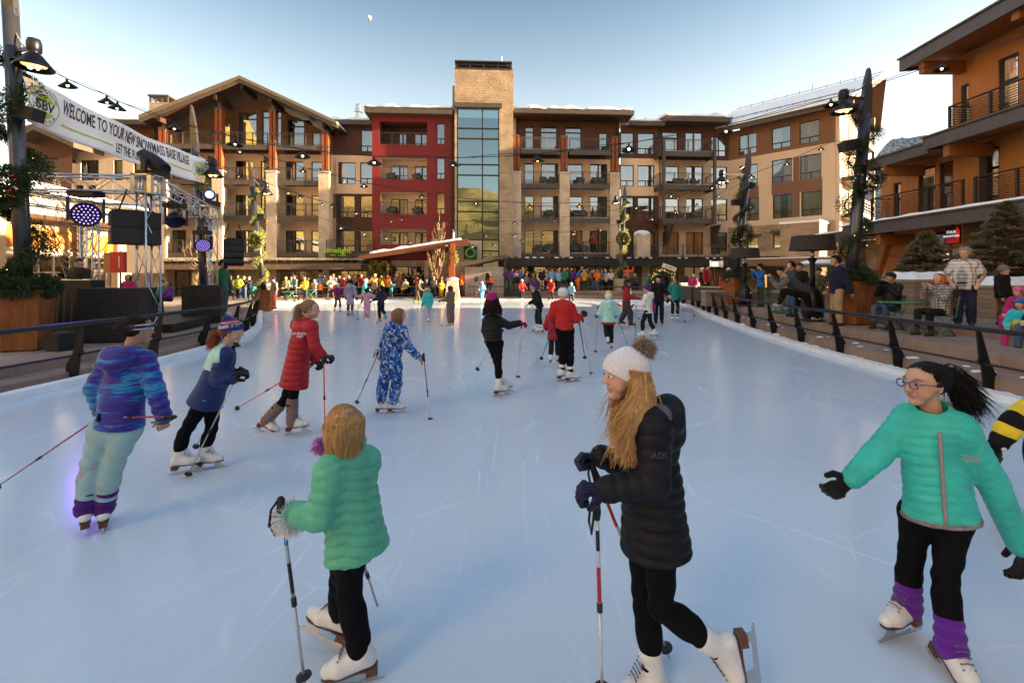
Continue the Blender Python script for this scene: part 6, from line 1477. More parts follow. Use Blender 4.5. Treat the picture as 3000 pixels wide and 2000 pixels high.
def badge(s0,t0,rad):
 P=lambda x,y,o:bpt(s0+x/BLn,t0-y/BH,o);m=MB();v=[];N=48
 for i in range(N):t=2*math.pi*i/N;r_=rad*(1+.035*math.cos(6*t));v+=[P(r_*math.cos(t),r_*math.sin(t),.012),P(r_*.94*math.cos(t),r_*.94*math.sin(t),.012)]
 m.add(v,[(2*i,2*((i+1)%N),2*((i+1)%N)+1,2*i+1)for i in range(N)]);m.build('badge_ring',LIME,BN);m=MB()
 for sg_ in(1,-1):
  pts=[P(rad*.62*math.cos(t),sg_*rad*.62*math.sin(t),.012)for t in np.linspace(.45,math.pi-.45,16)];m.add(pts,[tuple(range(16))if sg_>0 else tuple(range(16))[::-1]])
 m.build('badge_disc',LIME,BN)
 btext('badge_letters','SBV',rad*.72,s0-rad*.62/BLn,t0,INK,fit=rad*1.24,bold=.008)
 for txt,a0,a1,rr_,fl in(('GRAND OPENING',150,30,.78,1),('ALL IN • 12.15.18',210,330,.80,-1)):
  for i,ch in enumerate(txt):
   if ch==' ':continue
   t=R(a0+(a1-a0)*i/(len(txt)-1));o=text_obj('badge_letters',ch,rad*.2,INK,BN,None,0,.001);me=o.data;co=np.zeros(len(me.vertices)*3);me.vertices.foreach_get('co',co);co=co.reshape(-1,3);a=t-math.pi/2 if fl>0 else t+math.pi/2
   out=[P(rad*rr_*math.cos(t)+x*math.cos(a)-y*math.sin(a),rad*rr_*math.sin(t)+x*math.sin(a)+y*math.cos(a),.012)for x,y,z in co];me.vertices.foreach_set('co',np.array(out,dtype=np.float32).ravel());me.update()
badge(.062,.50,.40);badge(.945,.55,.34)
m=MB();m.tube([bTL+bnrm*.03,px(45,190,9.6)-B0],.008,5).tube([bBL+bnrm*.03,px(60,362,9.6)-B0],.008,5).tube([bTR,px(577,440,16.4)-B0],.01,5).tube([bBR,px(596,560,16.4)-B0],.01,5).build('rope',K,BN)
RS=empty('red_banner_sign',px(345,795,17.0),R(-25),'red and wood banner sign standing behind the stage truss','sign');MB().box((-.45,-.05,-.05),(.5,.05,.72)).build('panel',M('banner_red',(.45,.012,.015),.6),RS);MB().box((-.9,-.04,-.05),(-.46,.04,.70)).build('wood_panel',M('banner_wood',(.35,.16,.06),.6),RS);MB().tube([(.0,.08,-1.3),(.0,.08,.75)],.03,6).build('post',K,RS);MB().box((.16,-.056,.12),(.24,-.051,.55)).build('pale_mark',M('banner_pale',(.7,.66,.6),.6),RS)
# leaning lamp posts, garlands, cone lamps on cables
PM=M('lamp_post_metal',(.085,.082,.092),.32,.75,.1,2);GLOW=emis('warm_bulb',(1,.50,.13),2.2);SH=M('cone_shade_black',(.018,.018,.022),.35,.5,.15,8);SHIN=M('shade_inner_brass',(.45,.28,.12),.35,.7)
def leafball(pts,n,size,cols,rad,name,parent,seed=0,flat=0,out=None):
 """needle/leaf quads scattered round points"""
 rr=random.Random(seed);v=[];f=[];cc=[]
 for i in range(n):
  p,r_=pts[rr.randrange(len(pts))];d=Vector((rr.gauss(0,1),rr.gauss(0,1),rr.gauss(0,1))).normalized();c=p+d*r_*rr.random()**.5
  t=(d+Vector((rr.gauss(0,.6),rr.gauss(0,.6),rr.gauss(0,.6)))).normalized();s=t.orthogonal().normalized();L=size*rr.uniform(.6,1.4);w=L*rr.uniform(.22,.4);b=len(v)
  v+=[c-s*w*.3,c+s*w*.3,c+t*L*.6+s*w*.5,c+t*L,c+t*L*.6-s*w*.5];f.append((b,b+1,b+2,b+3,b+4));k=rr.choice(cols);q=rr.uniform(.7,1.25);cc+=[tuple(x*q for x in k)]*5
 o=mesh_obj(name,v,f,LEAFM,parent);vcol(o,np.array(cc));return o
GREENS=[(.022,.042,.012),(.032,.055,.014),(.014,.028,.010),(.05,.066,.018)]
SUNGREENS=[(.20,.22,.04),(.13,.17,.03),(.28,.27,.06),(.07,.10,.02)]  # evergreen leaf tones with warm sunlight put into the colour
def bell(parent,p,s=.33,lit=True,glass=False):
 m=MB().lathe([(.001,.62*s/.33),(.10*s/.33,.60*s/.33),(.125*s/.33,.52*s/.33),(.125*s/.33,.34*s/.33),(.09*s/.33,.30*s/.33),(.13*s/.33,.27*s/.33),(s,0),(s*.97,-.015),(.12*s/.33,.22*s/.33)],24,p);o=m.build('bell_shade',SH,parent,True)
 MB().lathe([(.001,.10),(s*.62,.06),(s*.6,.05),(.001,.03)],18,p).build('lamp_disc',SHIN if not lit else emis('lamp_glow',(1,.55,.18),.35),o);m=MB()
 for e in(-1,1):m.sphere(Vector(p)+Vector((e*s*.25,0,.02)),s*.14,10,6)
 m.build('bulb',GLOW,o);return o
def lamppost(label,base,top,r=.13,arm=None,armz=.8,light=True,glabel=None,cols=GREENS,turns=4.5,gz=(0,.8),seed=1,gr=.2,extra_wreath=None,n=9000,size=.06,sl_=.33,blade=None,speaker=None,glabel2=None):
 base=Vector(base);top=Vector(top);o=empty('lamp_post',base,0,label,'lamp post','leaning lamp posts round the rink');d=top-base;L=d.length;u_=d.normalized();bl=L*.80
 MB().tube([Vector((0,0,0)),d*.3,d*.8],[r,r,r*.95],18).build('shaft',PM,o,True)
 s=u_.orthogonal().normalized()if False else Vector((1,0,0));m=MB();T=Vector((0,r*.9,0))
 m.prism([d*.78-s*r*.95-T*.5,d*.78+s*r*.95-T*.5,d*.9+s*r*.75-T*.5,d*.985+s*r*.12-T*.5,d*1.0-s*r*.2-T*.5,d*.93-s*r*.7-T*.5],T,None);m.build('blade_tip',PM,o)
 if arm:
  q=d*armz;e=q+Vector((arm,-abs(arm)*.25,0));MB().beam(q,e,.05,.07).build('arm',PM,o);MB().tube([q+u_*.55,e*.6+q*.4],.014,6).build('stay',ALU,o,True);bell(o,e+Vector((.0,0,-.42*sl_/.33)),sl_,light)
 if speaker:
  q=d*speaker[0];m=MB();M_=Matrix.Translation(q+Vector((speaker[1],-.1,0)))@Matrix.Rotation(speaker[2],4,'Y');m.obox((0,0,0),.5,.28,.26,M_=M_);sp_=m.build('post_speaker',K,o);MB().obox((0,0,0),.03,.2,.2,M_=Matrix.Translation(q+Vector((speaker[1]*.4,-.1,0)))).build('bracket',ALU,sp_)
 if glabel:
  g=empty('garland',base,0,glabel,'garland','evergreen garlands wound round the lamp posts');pts=[];N=90
  for i in range(N+1):
   t=i/N;a=t*turns*2*math.pi+seed;q=d*(gz[0]+(gz[1]-gz[0])*t);pts.append((q+Vector((math.cos(a),math.sin(a),0))*(r+gr*.65),gr*(.7+.35*math.sin(t*23+seed))))
  leafball(pts,n,size,cols,gr,'foliage',g,seed);m=MB();rr=random.Random(seed)
  m.tube([p for p,_ in pts],.02,5).build('stem',M('garland_stem',(.06,.04,.02),.8),g)
  m=MB()
  for k in range(26):p,r_=rr.choice(pts);m.sphere(p+Vector((rr.gauss(0,.6),rr.gauss(0,.6)-.3,rr.gauss(0,.6)))*r_,.012,5,4)
  m.build('fairy_lights',emis('fairy_warm',(1,.62,.25),.5),g)
 if extra_wreath:
  z,R_,lb_=extra_wreath;w=empty('wreath',base+d*z+Vector((0,-r-.12,0)),0,lb_,'wreath','round wreaths hung on the lamp posts');pts=[(Vector((R_*math.cos(t),0,R_*math.sin(t))),.14)for t in np.linspace(0,2*math.pi,26)]
  leafball(pts,4200,size,cols,.14,'foliage',w,seed+9);rr=random.Random(seed+3)
  for k in range(20):t=rr.uniform(0,6.28);MB().sphere((R_*math.cos(t)+rr.gauss(0,.05),-.13,R_*math.sin(t)+rr.gauss(0,.05)),.028,8,5).build('bauble',M('bauble_red',(.35,.01,.02),.2)if k%2 else M('bauble_silver',(.6,.6,.62),.15,.9),w,True)
 return o
def potgreens(label,x,y,z,r_,cols,seed,n=2600,size=.09):
 o=empty('planter_greens',(x,y,z),0,label,'planting','evergreen boughs filling the planters');pts=[(Vector((r_*.8*math.cos(t),r_*.8*math.sin(t),.05)),r_*.55)for t in np.linspace(0,6.28,12)]+[(Vector((0,0,.2)),r_*.8)]
 leafball(pts,n,size,cols,r_,'foliage',o,seed);MB().lathe([(.02,-.1),(r_*.7,-.05),(r_*.5,.05),(.02,.1)],10).build('soil',M('soil',(.03,.02,.012),.9),o);return o
pL=px(72,830,9.75);planter('large rust brown steel planter with dark side at the left edge',-10.4,9.85,.36,.74,1.28,R(24));lamppost('lamp post at the left edge with bell lamp and loudspeaker',(-10.4,9.85,1.3),(-10.75,9.8,9.2),.14,arm=.62,armz=.685,glabel='dark green garland winding up the post at the left edge',cols=GREENS,turns=3.2,gz=(.0,.68),seed=2,gr=.27,n=19000,size=.05,speaker=(.515,.35,R(14)),extra_wreath=(.315,.33,'wreath with silver baubles on the post at the left edge'))
potgreens('dark evergreen boughs in the large planter at the left edge',-10.4,9.85,1.64,.44,GREENS,3,11000,.06)
lamppost('lamp post holding the right end of the banner',(-10.95,16.5,.36),px(563,308,16.4),.13,arm=.72,armz=.72,glabel='sunlit garland tuft on the post at the right end of the banner',cols=SUNGREENS,turns=1.5,gz=(.62,.74),seed=5,gr=.2,n=1500)
bL=gnd(758,826,.36)if False else Vector((-13.1,24.3,1.2));planter('rust planter under the sunlit garlanded post left of the entrance',-13.1,24.4,.06,.8,1.1,R(10));lamppost('sunlit lamp post in front of the gable balconies',(-13.1,24.4,.9),px(730,468,24.2),.13,arm=.85,armz=.80,glabel='golden sunlit garland winding up the post before the gable',cols=SUNGREENS,turns=5,gz=(.03,.80),seed=8,gr=.19,n=5200,speaker=(.58,.3,0),extra_wreath=(.40,.34,'sunlit wreath on the post before the gable'))
P3=Vector((8.75,37.3,.57));planter('pale square planter at the foot of the far right post',8.75,37.3,.57,.8,1.1,R(10),concrete_mat('pale_planter',(.40,.32,.24)));lamppost('far right lamp post before the balconies',P3+Zv*.9,px(1832,542,37),.16,arm=-.75,armz=.86,glabel='golden garland winding up the far right post',cols=SUNGREENS,turns=5,gz=(.0,.82),seed=12,gr=.22,n=4200,size=.10,extra_wreath=(.44,.42,'sunlit wreath on the far right post'),speaker=(.62,-.3,0))
planter('rust steel planter behind the further patio heater',10.6,21.9,.58,.85,1.25,R(18));lamppost('middle right lamp post leaning over the further heater',(10.6,21.9,1.5),px(2197,434,21.8),.15,arm=-1.35,armz=.80,glabel='green garland winding up the middle right post',cols=GREENS,turns=5,gz=(.0,.80),seed=15,gr=.24,n=14000,size=.055,speaker=(.60,-.35,0),extra_wreath=(.36,.36,'green wreath on the middle right post'))
potgreens('evergreen boughs in the planter behind the further heater',10.6,21.9,1.85,.5,GREENS,16)
planter('rust steel planter behind the man in the navy jacket',9.55,12.95,.58,.85,1.2,R(20));lamppost('near right lamp post leaning outwards above the navy jacket man',(9.5,12.95,1.3),px(2546,200,12.9),.15,arm=-.78,armz=.865,glabel='dark garland winding up the near right post',cols=GREENS,turns=4.2,gz=(.0,.84),seed=21,gr=.24,n=17000,size=.05,speaker=(.66,-.42,R(-12)),extra_wreath=(.52,.36,'wreath with pale berries on the near right post'))
potgreens('evergreen boughs in the planter behind the navy jacket man',9.55,12.95,1.85,.46,GREENS,22,9000,.06)
def cone_master():
 o=empty('cone_lamp',(0,0,0),0);m=MB().lathe([(.002,.0),(.022,-.01),(.022,-.05),(.035,-.06),(.165,-.165),(.160,-.170),(.03,-.075)],20);sh=m.build('shade',SH,o,True);MB().sphere((0,0,-.135),.026,10,6,(1,1,1.3)).build('bulb',GLOW,sh,True);return o
CONE=cone_master();first=[True]
ORD=['first','second','third','fourth','fifth','sixth','seventh','eighth','ninth','tenth','eleventh','twelfth','thirteenth','fourteenth','fifteenth']
def cable(name,pts,Y0,Y1,ends,label,s=1.0,two=True):
 allp=[ends[0]]+pts+[ends[1]];us=[p[0]for p in allp];Yf=lambda u:Y0+(Y1-Y0)*(u-us[0])/(us[-1]-us[0])
 P=[px(u,v,Yf(u))for u,v in allp];o=empty('light_cable',P[0],0,label,'cable','cables of lamps strung over the rink');b=P[0];c=[]
 for i in range(len(P)-1):
  for k in range(6):t=k/6;c.append(P[i].lerp(P[i+1],t)-Zv*.02*math.sin(math.pi*t)-b)
 c.append(P[-1]-b);MB().tube(c,.009,5).build('wire',K,o)
 if two:MB().tube([q+Zv*.05*math.sin(i*.52)**2 for i,q in enumerate(c)],.006,4).build('support_wire',K,o)
 for i,q in enumerate(P[1:-1]):
  lamp=CONE if first[0]else copy_tree(CONE);first[0]=False;lamp.location=q-Zv*.01;lamp.scale=(s,)*3;lamp.rotation_euler=(wr.uniform(-.12,.12),wr.uniform(-.12,.12),wr.uniform(0,6));tag(lamp,'black cone lamp, %s from the left on the %s'%(ORD[i],name),'pendant lamp','cone lamps hung on the cables')
cable('nearest cable spanning the whole picture',[(60,156),(110,182),(195,230),(312,278),(344,296),(512,356),(690,402),(885,437),(1096,457),(1327,462),(1575,450),(1842,419),(2129,366),(2434,288),(2760,183)],9.8,10.8,((48,148),(3040,95)),'nearest lamp cable sweeping from the left post to the right edge')
cable('second cable below the banner level',[(702,434),(888,490),(1066,534),(1235,565),(1396,585),(1551,595),(1698,594),(1837,585),(1965,565),(2088,541),(2202,509),(2306,471),(2406,428)],16.2,20.5,((566,388),(2460,410)),'second lamp cable sagging across the red block and right balconies',.95)
cable('third cable across the second floor',[(700,506),(879,569),(973,595),(1073,617),(1177,634),(1284,645),(1396,648),(1508,646),(1625,638),(1743,624),(1864,602),(1986,573),(2108,537)],17,22.5,((578,452),(2176,512)),'third lamp cable sagging to the second floor of the hotel',.8,False)
cable('fourth cable across the first floor',[(845,558),(945,592),(1043,618),(1141,642),(1330,672),(1420,684),(1506,684),(1592,683),(1680,678),(1754,667),(1906,635),(1979,615),(2043,594),(2105,568)],24,26,((742,520),(2165,540)),'fourth lamp cable sagging over the entrance',.95,False)
cable('farthest cable low before the ground floor',[(998,661),(1067,679),(1131,691),(1198,703),(1308,712),(1384,716),(1445,712),(1528,700),(1680,672)],25,36,((752,560),(1822,630)),'farthest lamp cable dipping in front of the entrance canopy',1.1,False)
# trees
BARK=M('tree_bark',(.30,.20,.11),.8,0,.3,10);  # single bark colour shared by all bare trees
def bare_tree(label,x,y,z,h,spread,seed,col=BARK,n=30):
 o=empty('bare_tree',(x,y,z),0,label,'tree');rr=random.Random(seed);MB().tube([(0,0,0),(0,0,h*.35),(.02,0,h*.7),(0,0,h)],[h*.016,h*.013,h*.008,.004],7).build('trunk',col,o,True);m=MB()
 for i in range(n):
  t=rr.uniform(.12,.85);a=rr.uniform(0,6.28);L=spread*(1-t*.75)*rr.uniform(.7,1.1);d=Vector((math.cos(a),math.sin(a),0));p0=Vector((0,0,h*t));pts=[p0,p0+d*L*.5+Zv*L*.35,p0+d*L*.8+Zv*L*1.0,p0+d*L*.9+Zv*L*1.7];r0=h*.006*(1.1-t*.6);m.tube(pts,[r0,r0*.75,r0*.5,r0*.2],5)
  for k in range(4):tt=rr.uniform(.3,.95);j=min(2,int(tt*3));q=pts[j].lerp(pts[j+1],tt*3-j);e=Vector((rr.gauss(0,.5),rr.gauss(0,.5),.9)).normalized();m.tube([q,q+e*L*.25,q+e*L*.5+Zv*L*.12],[r0*.45,r0*.3,r0*.1],4)
 m.build('branches',col,o,True);return o
q=px(1287,860,37.6);bare_tree('tall bare sunlit tree before the hotel entrance',q.x,37.6,.06,7.0,1.35,3,n=40)
q=px(238,800,19.5);bare_tree('bare wide tree behind the disc jockey',q.x,19.5,.36,5.2,2.0,8,n=38);q=px(565,830,24);bare_tree('small bare tree behind the back truss tower',q.x,24.5,.2,4.2,1.1,11,n=26)
def spruce(label,x,y,z,h,r_,seed,n=9000):
 o=empty('spruce_tree',(x,y,z),0,label,'tree');rr=random.Random(seed);MB().tube([(0,0,0),(0,0,h)],[h*.03,.01],7).build('trunk',M('spruce_bark',(.07,.05,.03),.9),o);v=[];f=[];cc=[]
 br=[]
 for i in range(230):t=rr.random()**1.25;a=rr.uniform(0,6.28);L=r_*(1-t)**.85*rr.uniform(.75,1.15)+.05;br.append((Vector((0,0,h*(.02+.96*t))),Vector((math.cos(a),math.sin(a),rr.uniform(-.28,.12))),L))
 for i in range(n):
  p0,d,L=br[rr.randrange(len(br))];s=rr.random()**.6;c=p0+d*L*s+Zv*(.10*L*s*s)+Vector((rr.gauss(0,1),rr.gauss(0,1),rr.gauss(0,.5)))*.045*(.4+L*s);t=(d+Vector((rr.gauss(0,.7),rr.gauss(0,.7),rr.gauss(0,.5)))).normalized();sd=t.orthogonal().normalized();l=rr.uniform(.07,.16);b=len(v)
  v+=[c-sd*.016,c+sd*.016,c+t*l];f.append((b,b+1,b+2));k=rr.choice([(.10,.085,.045),(.13,.11,.06),(.065,.065,.036),(.20,.15,.08)]);qv=rr.uniform(.7,1.3);cc+=[tuple(x_*qv for x_ in k)]*3
 fo=mesh_obj('crown',v,f,LEAFM,o);vcol(fo,np.array(cc));m=MB()
 for p0,d,L in br[:90]:m.tube([p0,p0+d*L*.9+Zv*.08*L],[.012,.004],4)
 m.build('limbs',M('spruce_bark',(.07,.05,.03),.9),o);return o
spruce('bushy spruce behind the seated man with the black hat',px(2722,800,15.5).x,15.6,1.0,2.45,1.35,31,42000);spruce('larger spruce at the right edge behind the boy in grey hat',px(2968,760,14.2).x,14.4,1.1,3.2,1.6,32,48000)
for u,v0,v1,lb_ in((1325,735,775,'golden wreath hanging on the timber post at the entrance'),(1099,770,800,'golden wreath on the red pier left of the entrance'),(1126,772,800,'green wreath beside the entrance door')):
 q=px(u,(v0+v1)/2,35.2 if u>1200 else 38.5);w=empty('wreath',q,0,lb_,'wreath','wreaths at the hotel entrance');leafball([(Vector((.32*math.cos(t),0,.45*math.sin(t))),.15)for t in np.linspace(0,6.28,16)]+([(Vector((0,0,z)),.22)for z in(-.5,-.3,.3,.5)]if u==1325 else[]),900,.13,SUNGREENS,.15,'foliage',w,u)
MOON=MB().sphere(px(1082,53,9000),44,28,18).build('moon',None,None,True)
mm=bpy.data.materials.new('moon_surface');t_=NT(mm);t_.bsdf(t_.ramp(t_.noise(t_.obj((.02,.02,.02)),1,3,.6),[(.35,(.55,.52,.5)),(.65,(.9,.88,.86))]),.9);MOON.data.materials.append(mm);tag(MOON,'pale half moon in the clear sky above the hotel','moon')
# skaters in the foreground
def jp(ox,oy,sc,Y0):
 return lambda x,y,dy=0:px(ox+x/sc,oy+y/sc,Y0+dy)
def JJ(p,**k):return{n:p(*v)for n,v in k.items()}
G1='skaters on the ice rink'
NAVYG=knit_mat('navy_knit',(.010,.013,.045));BLKG=knit_mat('black_knit',(.010,.010,.012));FUR_C=(.22,.16,.12)
p=jp(1650,950,1.4933,2.14)
J=JJ(p,head=(272,225),sL=(392,425,-.10),sR=(345,425,.14),eL=(400,690,-.15),eR=(315,640,.21),wL=(185,722,-.13),wR=(165,575,.17),pel=(400,930),hem=(404,965),hL=(425,945,-.06),hR=(352,945,.07),kL=(428,1235,-.08),aL=(690,1425,-.05),kR=(358,1240,.07),aR=(392,1535,.06))
Pn,B,fr,Jl=person('girl in white bobble hat and long black quilted coat, long blond hair',J,.222,(-1,-.12,0),(-1,-.05,0),0,'fair',tilt=.02,roll=0,top=dict(mat=cloth_mat('black_puffer',(.0075,.008,.011),.55,.3),r=(.100,.098,.118),q=(.015,.055),sl=(.064,.054,.044),hood='big',hb=.95,flat=1.06,sh=.06),legs=dict(r=(.064,.046,.038),low=.08,air=True,mat=LEG),hairs=dict(style='long',col=(.40,.21,.075),length=.13,n=160),hat=dict(mat=knit_mat('white_knit',(.78,.73,.74)),pom=(FUR_C,.27,(-.42,.56,0)),slope=.56,low=-.10,big=.07),glove=NAVYG,foot={'L':(Vector((.10,-.05,-1)),Vector((-1,0,-.12))),'R':(Vector((-1,-.15,-.05)),Zv)},k=1.06,group=G1,hd={'L':(p(125,720,-.13)-p(185,722,-.13),Vector((0,.35,-1)),1.15),'R':(p(100,572,.17)-p(165,575,.17),Vector((0,-.3,-1)),1.15)},g=0)
scf=Field(Jl['head']-Vector((.25,.25,.35)),Jl['head']+Vector((.2,.2,.1)),.007);cN=(Jl['sL']+Jl['sR'])/2
scf.cap(cN+Vector((-.055,-.04,.055)),cN+Vector((-.075,.05,.05)),.055,k=.03,q=lambda t,X,Y,Z:.005*np.sin(Z*160+X*60));scf.build('scarf',knit_mat('maroon_knit',(.10,.022,.04)),Pn)
gk=Field(Jl['sL']-Vector((.2,.2,.2)),Jl['sR']+Vector((.2,.2,.2)),.007);gk.cap(Jl['sL']+Vector((.035,-.0,.026)),Jl['sR']+Vector((.035,0,.026)),.052,k=.03);gk.build('shoulder_yoke',M('grey_cloth',(.10,.10,.12),.8),Pn)
hh=.222;pth=[];nrw=Vector((0,-1,0));cH=Jl['head'];fH=fr[0]
for i in range(2300):
 nr=nrw if i%7 else-nrw;a_=rnd.uniform(-.42,-.06);b_=rnd.uniform(-.22,.16)-a_*.25;rt=cH+fH*a_*hh+Zv*b_*hh+nr*.35*hh*math.sqrt(max(.15,1-(a_/.55)**2));e_=rnd.gauss(0,.045);L_=rnd.uniform(.62,1.05)*.335;fw=rnd.uniform(-.14,.24)-a_;ph=rnd.uniform(0,6);pts=[rt]
 for j in range(1,9):
  s_=j/8;pts.append(rt+fH*(fw*hh*s_**1.5)-Zv*L_*s_+nr*(.05*math.sin(math.pi*min(1,s_*1.3))+.035*s_)+Vector((math.sin(s_*8+ph*.3+a_*5),math.cos(s_*7+ph*.4),0))*.016*s_+Vector((e_,e_*.4,0))*s_)
 pth.append(pts)
strands(Pn,pth,.0027,(.50,.28,.11),'hair')
text_obj('sleeve_logo','ASK',.038,M('logo_grey',(.06,.057,.065),.5),Pn,Matrix.Translation((Jl['sL']*.55+Jl['eL']*.45)+Vector((.002,-.083,0)))@Matrix.Rotation(R(90),4,'X'),.003)
pole('silver and red ski pole planted upright before the girl in white hat',p(145,745,-.14),p(172,1640,-.14),(.62,.62,.63),band=[(.08,.10,(.45,.02,.03)),(.17,.27,(.02,.02,.02)),(.35,.52,(.42,.02,.03))],r=.0085)
pole('slanting silver and red ski pole in far glove of the girl in white hat',p(122,605,.17),px(1963.5,1929,2.344),(.6,.6,.62),band=[(.2,.32,(.42,.02,.03))],r=.008)
p=jp(750,1150,1.8444,2.24)
J=JJ(p,head=(470,172),sL=(398,405,-.09),sR=(598,352,.09),eL=(345,665,-.13),eR=(520,560,.20),wL=(192,655,-.06),wR=(490,690,.24),pel=(532,800,.02),hem=(548,840,.02),hL=(490,850,-.01),hR=(525,850,.02),kL=(458,1050,.13),aL=(458,1195,.19),kR=(503,1090,.0),aR=(566,1398,-.03))
person('child with blond bob in green quilted down jacket, back to the camera',J,.205,(-.72,.62,0),(-.62,.75,0),0,'fair',tilt=.05,top=dict(mat=cloth_mat('green_puffer',(.10,.42,.265),.5,.35,wr=.45),r=(.100,.097,.122),q=(.018,.050,.35,0),sl=(.060,.056,.046),hood=None,flat=1.22),legs=dict(r=(.064,.050,.050),low=.10,wr=.006),hairs=dict(style='bob',col=(.40,.23,.09),length=.215,n=620),foot={'L':(Vector((-1,.25,.25)),Vector((.25,.1,1))),'R':(Vector((-.95,-.25,-.06)),Zv)},k=1.02,group=G1,hd={'L':(Vector((-.9,.1,-.1)),Vector((.1,.5,-.8)),1.2),'R':(Vector((-.2,.8,-.3)),Vector((0,0,-1)),1.1)},glove=cloth_mat('pink_mitten',(.48,.33,.36)),lip=None)
Pc=bpy.data.objects[-1]if False else None
b_=p(172,668,-.06);fu=empty('fur_cuff_tmp');bpy.data.objects.remove(fu)
GREEN=[o for o in COL.objects if o.get('label','').startswith('child with blond bob')][0]
pompom(GREEN,b_-GREEN.location+Vector((.012,0,0)),.082,(.80,.77,.74),3000,'fur_cuff')
pompom(GREEN,p(350,285,.12)-GREEN.location,.05,(.45,.12,.42),500,'scarf_fringe')
f2=Field(p(520,250)-GREEN.location-Vector((.25,.25,.2)),p(520,250)-GREEN.location+Vector((.25,.25,.2)),.007)
a_=p(560,262,.02)-GREEN.location;b_=p(345,372,.06)-GREEN.location;f2.cap(a_,b_,.035,.016,k=.02,q=lambda t,X,Y,Z:.004*np.sin(t*120));f2.build('collar_flap',_mc['green_puffer'],GREEN)
pole('blue and silver ski pole in the left hand of the green jacket child',p(132,575,-.08),p(266,1590,-.11),(.42,.43,.45),band=[(.20,.245,(.02,.22,.50)),(.34,.50,(.015,.015,.015))],r=.0085)
pole('grey ski pole slanting behind the child in green jacket',p(488,640,.27),px(750+687/1.844,1150+1243/1.844,2632.5/(1150+1243/1.844-806)+.18),(.40,.40,.42),r=.008)
p=jp(2400,1000,1.5683,2.36)
J=JJ(p,head=(487,196),sR=(418,345,.09),sL=(646,392,-.06),eR=(262,520,.10),wR=(148,632,.08),eL=(792,640,-.05),wL=(925,945,.0),pel=(540,770),hem=(556,795),hR=(450,790,.06),hL=(618,810,-.04),kR=(418,1010,.10),aR=(405,1205,.14),kL=(580,1085,-.06),aL=(606,1400,-.10))
TQ=cloth_mat('turquoise_jacket',(.035,.50,.42),.5,.35,wr=.4)
Pn,B,fr,Jl=person('girl in turquoise quilted jacket with glasses and black ponytail',J,.222,(-.99,-.10,0),(-.22,-.95,0),0,'asian',tilt=.0,top=dict(mat=TQ,r=(.098,.096,.118),q=(.009,.046,.25,0),sl=(.060,.052,.042),flat=1.35,trim=FURM if False else M('fleece_grey',(.26,.22,.22),1,0,.3,40,.5,120)),legs=dict(r=(.062,.044,.036),low=.04,sock=(knit_mat('purple_knit',(.13,.02,.32)),-.01,.135,(.045,.038))),hairs=dict(style='pony',col=(.008,.006,.006),length=.27,n=560,tie=(-.43,.24,0),swing=(.10,0,0.02),full=1.5),glove=BLKG,foot={'R':(Vector((-1,-.28,-.03)),Zv),'L':(Vector((-.06,-.93,-.32)),Vector((0,-.3,1)))},k=1.04,group=G1,hd={'R':(p(90,672,.08)-p(148,632,.08),Vector((.3,.9,-.2)),.7),'L':(Vector((.15,0,-1)),Vector((-.9,.3,0)),.5)},brow=(.03,.02,.015))
c=Jl['head'];f,u,r=fr;hh=.222;mb=MB()
for s in(-1,1):
 q0=c+f*.47*hh+u*.02*hh+r*.16*s*hh;mb.tube([q0+(r*math.cos(t)*.10+u*math.sin(t)*.09)*hh-f*abs(math.cos(t))*.01*hh for t in np.linspace(0,2*math.pi,17)[:-1]],.0026,6,closed=True)
 mb.tube([c+f*.45*hh+u*.06*hh+r*.275*s*hh,c+f*.2*hh+u*.05*hh+r*.345*s*hh,c-f*.05*hh+u*.03*hh+r*.36*s*hh],.0024,6)
mb.tube([c+f*.475*hh+u*.04*hh-r*.045*hh,c+f*.485*hh+u*.055*hh,c+f*.475*hh+u*.04*hh+r*.045*hh],.0024,6);mb.build('glasses',M('purple_frame',(.05,.03,.25),.3),Pn,True)
nb=(Jl['sL']+Jl['sR'])/2;bfv=Vector((-.55,-.83,0)).normalized();hmv=Jl['hem'];rr_=bfv.cross(Zv)
def front(t,out=.0):
 q=nb*(1-t)+hmv*t;S_=.222*6.6;rad=(.106*(1-t)+.118*t)*.93*S_/1.35;return q+bfv*(rad+out)
mb=MB();mb.tube([front(t,.009+.022*max(0,.5-t))for t in np.linspace(.04,1.02,14)],.0085,8);mb.build('zip',M('zip_grey',(.30,.25,.25),.5,.2),Pn,True)
lg_=Field(nb-Vector((.25,.3,.2)),nb+Vector((.25,.2,.2)),.008)
lf=MB();q0=front(.27,.016)-rr_*.115+bfv*-.017
for k_ in range(3):
 rr0=.030-.010*k_;lf.tube([q0-rr_*(.026-rr0*math.sin(t))+Zv*(rr0*math.cos(t)-.015)for t in np.linspace(0,math.pi/2,8)],.0032,6)
for k_ in range(3):lf.tube([q0+rr_*.004+Zv*(.008-.011*k_),q0+rr_*(.040-.006*(k_%2))+Zv*(.008-.011*k_)],.0026,5)
lf.build('chest_emblem',M('logo_taupe',(.30,.26,.26),.6),Pn)
cf=Field(nb-Vector((.2,.2,.2)),nb+Vector((.2,.2,.25)),.007);cf.chain([nb-bfv*.02-rr_*.085+Zv*.03,nb-bfv*.06-rr_*.05+Zv*.065,nb-bfv*.07+rr_*.02+Zv*.06,nb-bfv*.02+rr_*.08+Zv*.02],[.022,.03,.03,.02],k=.02,q=lambda t,X,Y,Z:.002*np.sin(X*400)*np.sin(Z*420));cf.build('fleece_collar',_mc['fleece_grey'],Pn)
p=jp(150,900,2.24,3.52)
